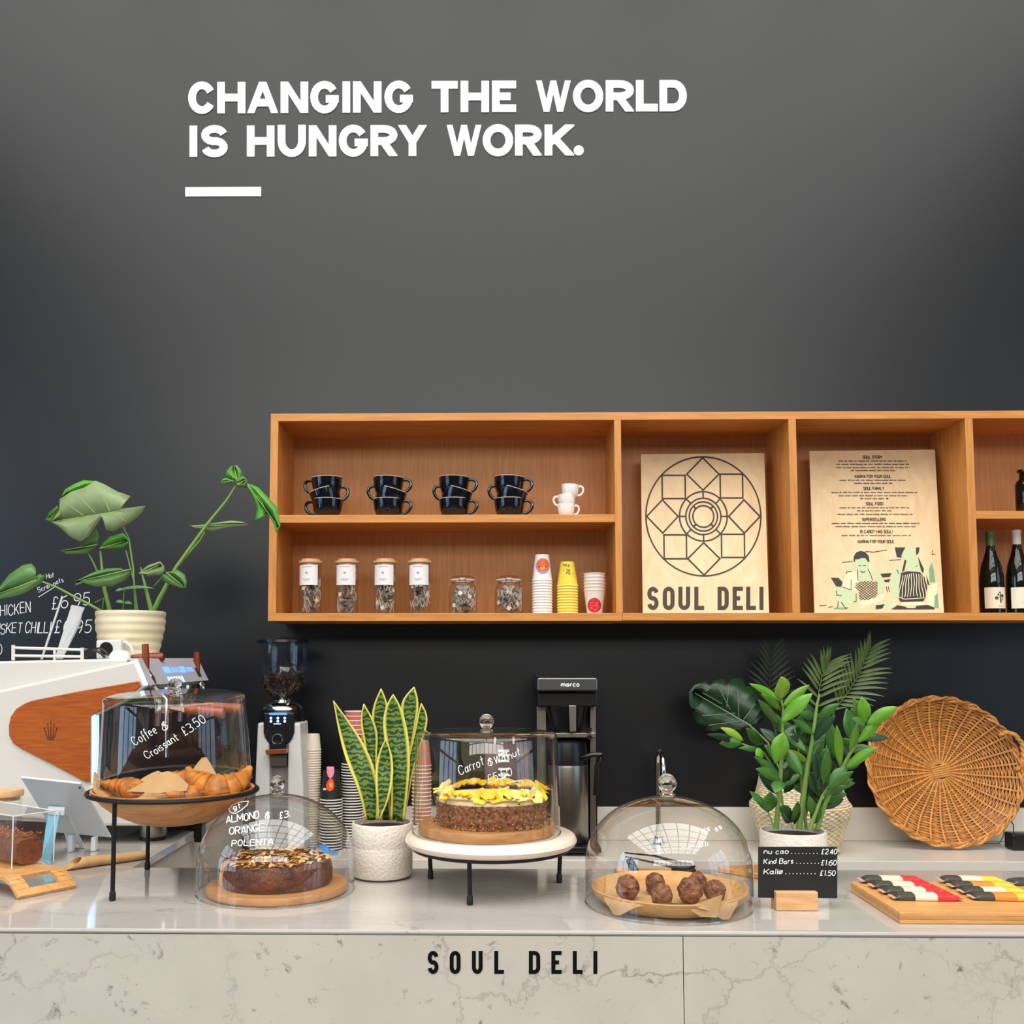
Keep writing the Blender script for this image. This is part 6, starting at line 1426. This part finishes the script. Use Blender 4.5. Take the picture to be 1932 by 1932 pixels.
for fm_, Y, Le, Ri in SNK:
    A = smooth3(resample([V(fm_(*p) + (0,)) for p in Le], 26)); B = smooth3(resample([V(fm_(*p) + (0,)) for p in Ri], 26)); gr, ye = [], []
    for i in range(27):
        row = []
        yo = Y + (.004 * math.sin(i * .25))
        mg = .13 if (B[i] - A[i]).length > 12 else .3
        for f in (0, mg, .5, 1 - mg, 1):
            q = A[i].lerp(B[i], f); wpx = (B[i] - A[i]).length * S(Y); dy = -wpx * .22 * (1 - (2 * f - 1) ** 2) * -1; row.append(P(q.x, q.y, yo + dy - wpx * .11))
        gr.append(row)
    g = MB(); y_ = MB()
    for i in range(26):
        for j in range(4):
            q = [gr[i][j], gr[i][j + 1], gr[i + 1][j + 1], gr[i + 1][j]]; (g if j in (1, 2) else y_).face(q)
    import bmesh
    def weld(o):
        bm = bmesh.new(); bm.from_mesh(o.data); bmesh.ops.remove_doubles(bm, verts=bm.verts, dist=1e-5); bm.to_mesh(o.data); bm.free(); return o
    lf = weld(g.build('leaf', m_snake, t, smooth=70, solid=.0022)); weld(y_.build('leaf_margin', m_marg, lf, smooth=70, solid=.0024))

# ---- leafy plant behind the price sign
Yz = 2.30; zc_ = V((P(1496, 1580, Yz).x, Yz, 0)); rz_ = 60 * S(Yz)
t = thing('leafy_plant_pot', 'white embossed pot behind the price sign', 'plant pot', (zc_.x, Yz, CZ)); zpt = P(1496, 1566, Yz).z
MB().lathe([(0, CZ + .0005), (rz_ - .006, CZ + .0005), (rz_ - .002, CZ + .006), (rz_, CZ + .02), (rz_, zpt - .003), (rz_ - .002, zpt), (rz_ - .005, zpt), (rz_ - .006, zpt - .012)], zc_, 56).build('wall', m_emb, t)
MB().lathe([(0, zpt - .012), (rz_ - .004, zpt - .012)], zc_, 28).build('soil', MATS['soil'], t)
t = thing('leafy_plant', 'glossy green plant with many pointed leaves growing behind the price sign', 'plant', (zc_.x, Yz, zpt - .012))
G = [mat('zz_bright', (96, 150, 36), .35, var=.18, vscale=25), mat('zz_mid', (62, 108, 40), .35, var=.18, vscale=25), mat('zz_dark', (36, 68, 38), .35, var=.2, vscale=25), mat('zz_lime', (140, 178, 58), .35, var=.1, vscale=25)]
def z8(x, y, Y): return P(X8(x), Y8(y), Y)
for pts, r0, r1, Y in (([(810, 1600), (830, 1350), (850, 1100), (862, 800), (868, 600), (850, 520)], .0062, .0022, 2.28), ([(1000, 1600), (1030, 1350), (1075, 1050), (1110, 850), (1150, 560), (1170, 480)], .0075, .0022, 2.30), ([(1150, 1600), (1210, 1400), (1300, 1200), (1400, 1010), (1480, 880), (1560, 750), (1620, 690)], .006, .002, 2.31), ([(795, 1600), (760, 1500), (740, 1460)], .0022, .0014, 2.27), ([(870, 1450), (830, 1150), (700, 960), (520, 890), (350, 820)], .003, .0016, 2.33), ([(950, 1600), (935, 1540)], .002, .0014, 2.27), ([(1090, 1600), (1130, 1480), (1190, 1330), (1260, 1220)], .0055, .002, 2.28), ([(1060, 1600), (1020, 1250), (1000, 1000), (960, 750)], .004, .002, 2.32)):
    n_ = len(pts); MB().tube([z8(a, b, Y) for a, b in pts], [r0 + (r1 - r0) * i / (n_ - 1) for i in range(n_)], 8).build('stem', g_st, t)
ZZ = [  # base, tip, width (crop px), colour, depth
 (850, 530, 850, 335, 155, 3, 2.24), (850, 545, 590, 395, 70, 0, 2.26), (860, 590, 1085, 405, 75, 0, 2.25), (855, 625, 690, 480, 60, 0, 2.27), (850, 720, 1110, 475, 120, 0, 2.23), (830, 740, 660, 530, 70, 1, 2.26), (870, 800, 800, 1060, 150, 0, 2.22), (880, 930, 1030, 1170, 95, 1, 2.23), (880, 800, 1060, 960, 80, 1, 2.28),
 (840, 1180, 630, 1000, 75, 1, 2.26), (850, 1200, 640, 1100, 90, 1, 2.25), (860, 1230, 850, 1080, 110, 2, 2.28), (850, 1200, 800, 1300, 110, 1, 2.24), (860, 1250, 930, 1050, 100, 2, 2.30),
 (750, 1460, 590, 1285, 70, 1, 2.25), (745, 1455, 760, 1290, 130, 1, 2.24), (940, 1540, 830, 1420, 130, 2, 2.23), (945, 1540, 965, 1400, 110, 1, 2.24), (960, 1560, 990, 1370, 70, 2, 2.26),
 (1120, 820, 940, 690, 70, 1, 2.27), (1120, 850, 1300, 660, 95, 2, 2.25), (1130, 870, 1250, 700, 60, 2, 2.28), (1130, 680, 1000, 640, 80, 1, 2.30), (1150, 690, 1330, 560, 80, 1, 2.29), (1100, 900, 920, 830, 70, 2, 2.29), (1090, 1000, 1210, 860, 90, 1, 2.30), (1080, 1060, 900, 940, 60, 3, 2.30),
 (1180, 1230, 1130, 950, 110, 2, 2.27), (1200, 1240, 1240, 930, 90, 1, 2.26), (1170, 1330, 1080, 1120, 110, 2, 2.28), (1250, 1220, 1400, 1090, 100, 1, 2.24), (1230, 1270, 1450, 1120, 80, 1, 2.23), (1200, 1330, 1330, 1230, 60, 1, 2.24), (1190, 1320, 1180, 1150, 100, 2, 2.27), (1290, 1010, 1250, 700, 100, 1, 2.27), (1340, 1090, 1310, 740, 75, 0, 2.25),
 (1380, 1100, 1650, 920, 80, 0, 2.23), (1460, 900, 1390, 600, 150, 1, 2.28), (1420, 960, 1480, 720, 85, 0, 2.25), (1480, 890, 1690, 700, 70, 0, 2.26), (1550, 750, 1440, 680, 75, 1, 2.25), (1560, 740, 1810, 585, 105, 0, 2.24), (1550, 730, 1520, 505, 110, 0, 2.27), (1500, 690, 1450, 515, 70, 0, 2.29), (1570, 700, 1620, 640, 60, 1, 2.26), (1350, 900, 1420, 860, 70, 1, 2.27),
 (700, 960, 640, 990, 90, 0, 2.27), (530, 890, 340, 890, 85, 1, 2.30), (500, 880, 240, 815, 60, 2, 2.31), (540, 870, 350, 760, 70, 3, 2.32), (690, 950, 500, 930, 50, 1, 2.30), (700, 930, 560, 760, 90, 1, 2.33), (760, 1000, 650, 900, 110, 2, 2.33), (880, 1300, 960, 1160, 90, 2, 2.31), (1110, 1480, 1080, 1330, 90, 1, 2.26), (1120, 1560, 1160, 1380, 90, 1, 2.29), (1010, 1250, 960, 1060, 100, 2, 2.33), (1000, 980, 1080, 760, 90, 2, 2.33), (960, 780, 1090, 620, 80, 1, 2.33), (1060, 1500, 1030, 1300, 60, 1, 2.31)]
r = random.Random(21)
for x0, y0, x1, y1, wd, ci, Y in ZZ:
    a = z8(x0, y0, Y + .02); b = z8(x1, y1, Y + r.uniform(-.03, .02)); mb = MB()
    simple_leaf(mb, a, b, wd / 4.39 * S(Y), V((r.uniform(-.4, .4), -1, r.uniform(-.1, .5))), .03, .22, 9, .48); mb.build('leaf', G[ci], t, smooth=60, solid=.0006)

for pts, Y in (([(830, 1350), (855, 1050), (865, 760)], 2.31), ([(1035, 1350), (1090, 980), (1140, 640)], 2.33), ([(1215, 1390), (1400, 1010), (1540, 780)], 2.335), ([(1140, 1470), (1250, 1230)], 2.32), ([(1020, 1250), (970, 800)], 2.345)):
    q = [V(p + (0,)) for p in pts]
    for i in range(9):
        f = (i + .5) / 9 * (len(q) - 1); j = min(len(q) - 2, int(f)); p = q[j].lerp(q[j + 1], f - j); d = (q[j + 1] - q[j]).normalized(); sg = 1 if i % 2 else -1
        e = (d * r.uniform(.5, .9) + V((-d.y, d.x, 0)) * sg * r.uniform(.6, 1)).normalized() * r.uniform(170, 250); mb = MB()
        simple_leaf(mb, z8(p.x, p.y, Y), z8(p.x + e.x, p.y + e.y, Y + r.uniform(-.03, .03)), r.uniform(70, 105) / 4.39 * S(Y), V((r.uniform(-.4, .4), -1, r.uniform(0, .6))), .03, .22, 8, .48); mb.build('leaf', G[r.choice((1, 1, 2))], t, smooth=60, solid=.0006)

# ---- loaf cake box, tray, jar, tablet, paper roll
ly = 2.16
t = thing('bamboo_tray', 'curved bamboo tray with a slot handle under the loaf cake box', 'tray', (P(20, 1670, ly).x, ly, CZ))
tA, tB = PZ(33, 1698, CZ), PZ(143, 1676, CZ); ang = math.atan2((tB - tA).y, (tB - tA).x) - math.pi / 2; M = Matrix.Rotation(ang, 3, 'Z'); o_ = (tA + tB) / 2
prof = [(-.42, .030), (-.10, .030), (-.078, .031), (-.062, .0315), (-.052, .0305), (-.040, .027), (-.028, .021), (-.016, .0125), (-.006, .004), (0, .0008)]
W2 = (tB - tA).length / 2
def tr(u, v_, z): return o_ + M @ V((u, v_, z))
slot0, slot1 = -.022, .016
mb = MB(); th2 = .007
for (u0, z0_), (u1, z1_) in zip(prof, prof[1:]):
    segs = [(-W2, W2)]
    if u0 >= -.053 and u1 <= -.015: segs = [(-W2, -.034), (.034, W2)]
    for va, vb in segs:
        d = V((u1 - u0, z1_ - z0_)).normalized(); nx, nz2 = -d.y * th2, d.x * th2
        mb.add([tr(u0, va, z0_), tr(u1, va, z1_), tr(u1, vb, z1_), tr(u0, vb, z0_), tr(u0 + nx, va, z0_ + nz2), tr(u1 + nx, va, z1_ + nz2), tr(u1 + nx, vb, z1_ + nz2), tr(u0 + nx, vb, z0_ + nz2)], [(3, 2, 1, 0), (4, 5, 6, 7), (0, 1, 5, 4), (1, 2, 6, 5), (2, 3, 7, 6), (3, 0, 4, 7)])
mb.build('tray', m_bamb, t, smooth=35)
mb = MB(); mb.bx(-.42, -.41, -W2, W2, .0005, .030); mb.v = [o_ + M @ p for p in mb.v]; mb.build('end_foot', m_bamb, t, smooth=0)
zty = CZ + .0375
lc = PZ(22, 1640, zty); lc = V((lc.x, lc.y, zty)); Ma = Matrix.Rotation(ang, 3, 'Z')
t = thing('acrylic_loaf_box', 'clear acrylic box over the loaf cake', 'box', lc)
bw, bd, bh = .30, .098, .114
def lb(u, v_, z): return lc + Ma @ V((u, v_, z))
def wallq(pts): return MB().face([lb(*p) for p in pts])
u0, u1 = -.30, 0.0
for pts in ([(u0, 0, .0006), (u1, 0, .0006), (u1, 0, bh), (u0, 0, bh)], [(u0, bd, .0006), (u1, bd, .0006), (u1, bd, bh), (u0, bd, bh)], [(u1, 0, .0006), (u1, bd, .0006), (u1, bd, bh), (u1, 0, bh)], [(u0, 0, bh), (u1, 0, bh), (u1, bd, bh), (u0, bd, bh)]): wallq(pts).build('wall', m_acryl, t, smooth=0)
ed = MB()
for a, b in (((u1, 0, 0), (u1, 0, bh)), ((u1, bd, 0), (u1, bd, bh)), ((u0, 0, bh), (u1, 0, bh)), ((u1, 0, bh), (u1, bd, bh)), ((u0, bd, bh), (u1, bd, bh))): MB().tube([lb(*a), lb(*b)], .0016, 6).build('edge', mat('acrylic_edge', (214, 214, 216), .15), t)
m_loaf = mat('loaf_crust', (122, 66, 36), .7, var=.4, vscale=50, bump=(70, .8, .006))
mb = MB(); n = 14; vs = []
def loaf(u, a):
    w_ = .038; cz = .030; x = math.cos(a); z = math.sin(a); return (u, bd / 2 + w_ * math.copysign(abs(x) ** .55, x) * (.85 + .15 * (z + 1) / 2), max(.001, cz + (.034 if z > 0 else .029) * math.copysign(abs(z) ** .6, z)))
for i in range(n + 1):
    u = -.285 + (.27) * i / n; e = 1 - .12 * (max(0, i - n + 2) / 2) ** 2
    for j in range(20):
        q = loaf(u, 2 * math.pi * j / 20); vs.append(lb(q[0], bd / 2 + (q[1] - bd / 2) * e, q[2] * (e if q[2] > .03 else 1) + .0006))
mb.add(vs, [(i * 20 + j, i * 20 + (j + 1) % 20, (i + 1) * 20 + (j + 1) % 20, (i + 1) * 20 + j) for i in range(n) for j in range(20)] + [tuple(n * 20 + j for j in range(20)), tuple(19 - j for j in range(20))])
lt = thing('loaf_cake', 'brown crumb-topped loaf cake inside the acrylic box', 'cake', lc); mb.build('loaf', m_loaf, lt)
cr = MB(); r = random.Random(31)
for i in range(160):
    p = lb(r.uniform(-.28, -.022), bd / 2 + r.uniform(-.032, .032), .063 + r.uniform(-.003, .003)); s_ = r.uniform(.002, .005); Mq = Euler((r.uniform(0, 6), r.uniform(0, 6), 0)).to_matrix()
    cr.add([p + Mq @ V(q) * s_ for q in ((1, 0, 0), (-1, 0, 0), (0, 1, 0), (0, -1, 0), (0, 0, 1), (0, 0, -1))], [(0, 2, 4), (2, 1, 4), (1, 3, 4), (3, 0, 4), (2, 0, 5), (1, 2, 5), (3, 1, 5), (0, 3, 5)])
cr.build('crumble', mat('crumble', (168, 98, 50), .8), lt, smooth=0, kind='stuff')
jy = 2.56; jc2 = V((P(8, 1500, jy).x, jy, CZ)); kq = S(jy); t = thing('lidded_jar', 'clear glass jar with bamboo lid on the return beside the tablet', 'jar', jc2); zl0 = P(8, 1500, jy).z
MB().lathe([(0, CZ + .001), (kq * 30, CZ + .001), (kq * 31, CZ + .006), (kq * 31, zl0 - .004)], (jc2.x, jy, 0), 36).build('glass', m_jar, t)
MB().lathe([(0, zl0 - .012), (kq * 28, zl0 - .012), (kq * 28, zl0 - .003), (kq * 34, zl0 - .002), (kq * 35, zl0 + .005), (kq * 33, zl0 + .014), (0, zl0 + .016)], (jc2.x, jy, 0), 36).build('lid', m_bam, t)
MB().lathe([(kq * 31.4, CZ + .05), (kq * 31.4, CZ + .075)], (jc2.x, jy, 0), 6, rad(255), rad(272)).build('black_tag', m_black, t)
# tablet seen from behind
TA, TB, TC = P(38, 1467, 2.47), P(152, 1479, 2.50), PZ(210, 1581, CZ + .032)
TD = TA + (TC - TB); nn = (TB - TA).cross(TC - TB).normalized(); nn = nn if nn.y > 0 else -nn
t = thing('tablet', 'silver tablet seen from behind on a white folding stand', 'tablet', ((TC + TD) / 2))
m_alu = mat('silver_aluminium', (206, 210, 216), .35, .15)
MB().prism([TA, TB, TC, TD], nn * .007).build('back_case', m_alu, t, smooth=0, bevel=.0025)
MB().prism([TA.lerp(TC, .03) + nn * .0071, TB.lerp(TD, .03) + nn * .0071, TC.lerp(TA, .03) + nn * .0071, TD.lerp(TB, .03) + nn * .0071], nn * .0008).build('screen', m_black, t, smooth=0)
ca = TB.lerp(TC, .07).lerp(TA.lerp(TD, .07), .05) - nn * .0002
MB().tube([ca, ca - nn * .0012], .0028, 12).build('camera_lens', m_black, t)
ts = thing('tablet_stand', 'folding stand with white legs propping up the tablet', 'stand', PZ(110, 1600, CZ)); m_sw = mat('stand_white', (226, 228, 230), .35); m_sb = mat('stand_white_blue_lit', (150, 220, 240), .35)  # blue light on the white front leg is put into its colour
hA = Ppl(92, 1518, TA, nn) - nn * .004; hB = Ppl(124, 1520, TA, nn) - nn * .004
MB().prism([hA, hB, hB + V((.0, 0, -.016)), hA + V((.0, 0, -.016))], -nn * .008).build('hinge', m_sw, ts, smooth=0, bevel=.002)
f0, f1 = PZ(66, 1615, CZ + .001), PZ(94, 1632, CZ + .001)
MB().prism([hA, hA.lerp(hB, .72), f1, f1 + (f0 - f1) * .55 + V((0, 0, 0)), P(86, 1560, (hA.y + f0.y) / 2 + .02)], (0, .004, 0)).build('front_leg', m_sb, ts, smooth=0)
f2, f3 = PZ(128, 1598, CZ + .001), PZ(160, 1601, CZ + .001)
for s_ in (.3, .7):
    q = TD.lerp(TC, s_); MB().bx(q.x - .006, q.x + .006, q.y - .008, q.y + .012, CZ + .0005, q.z - .0015).build('support_lip', m_sw, ts, smooth=0, bevel=.002)
MB().prism([hA.lerp(hB, .5), hB, f3, f3 + (f2 - f3) * .3, f3 + (f2 - f3) * .35 + V((0, 0, .01)), f3 + (f2 - f3) * .7 + V((0, 0, .01)), f2], (0, .004, 0)).build('rear_leg', m_sw, ts, smooth=0)
# rolled kraft paper
pa, pb = PZ(136, 1640, CZ), PZ(278, 1620, CZ); t = thing('paper_roll', 'loosely rolled kraft paper bag lying on the marble', 'paper', (pa + pb) / 2 )
d = (pb - pa); dn = d.normalized(); sd = V((-dn.y, dn.x, 0)); mb = MB(); na = 26; vs = []
for i in range(9):
    f = i / 8; p = pa + d * f
    for j in range(na + 1):
        a = -.3 + 2 * math.pi * 1.25 * j / na; rr = (.0165 - .004 * f) * (1 - .22 * j / na) ; q = p + sd * (math.cos(a) * rr * 1.35) + V((0, 0, .0125 - .003 * f + math.sin(a) * rr * .85)); q += dn * (.02 * math.sin(a) if i == 0 else 0); q.z = max(q.z, CZ + .0008); vs.append(q)
mb.add(vs, [(i * (na + 1) + j, (i + 1) * (na + 1) + j, (i + 1) * (na + 1) + j + 1, i * (na + 1) + j + 1) for i in range(8) for j in range(na)]); mb.build('roll', m_kraft, t, smooth=60, solid=.0006)
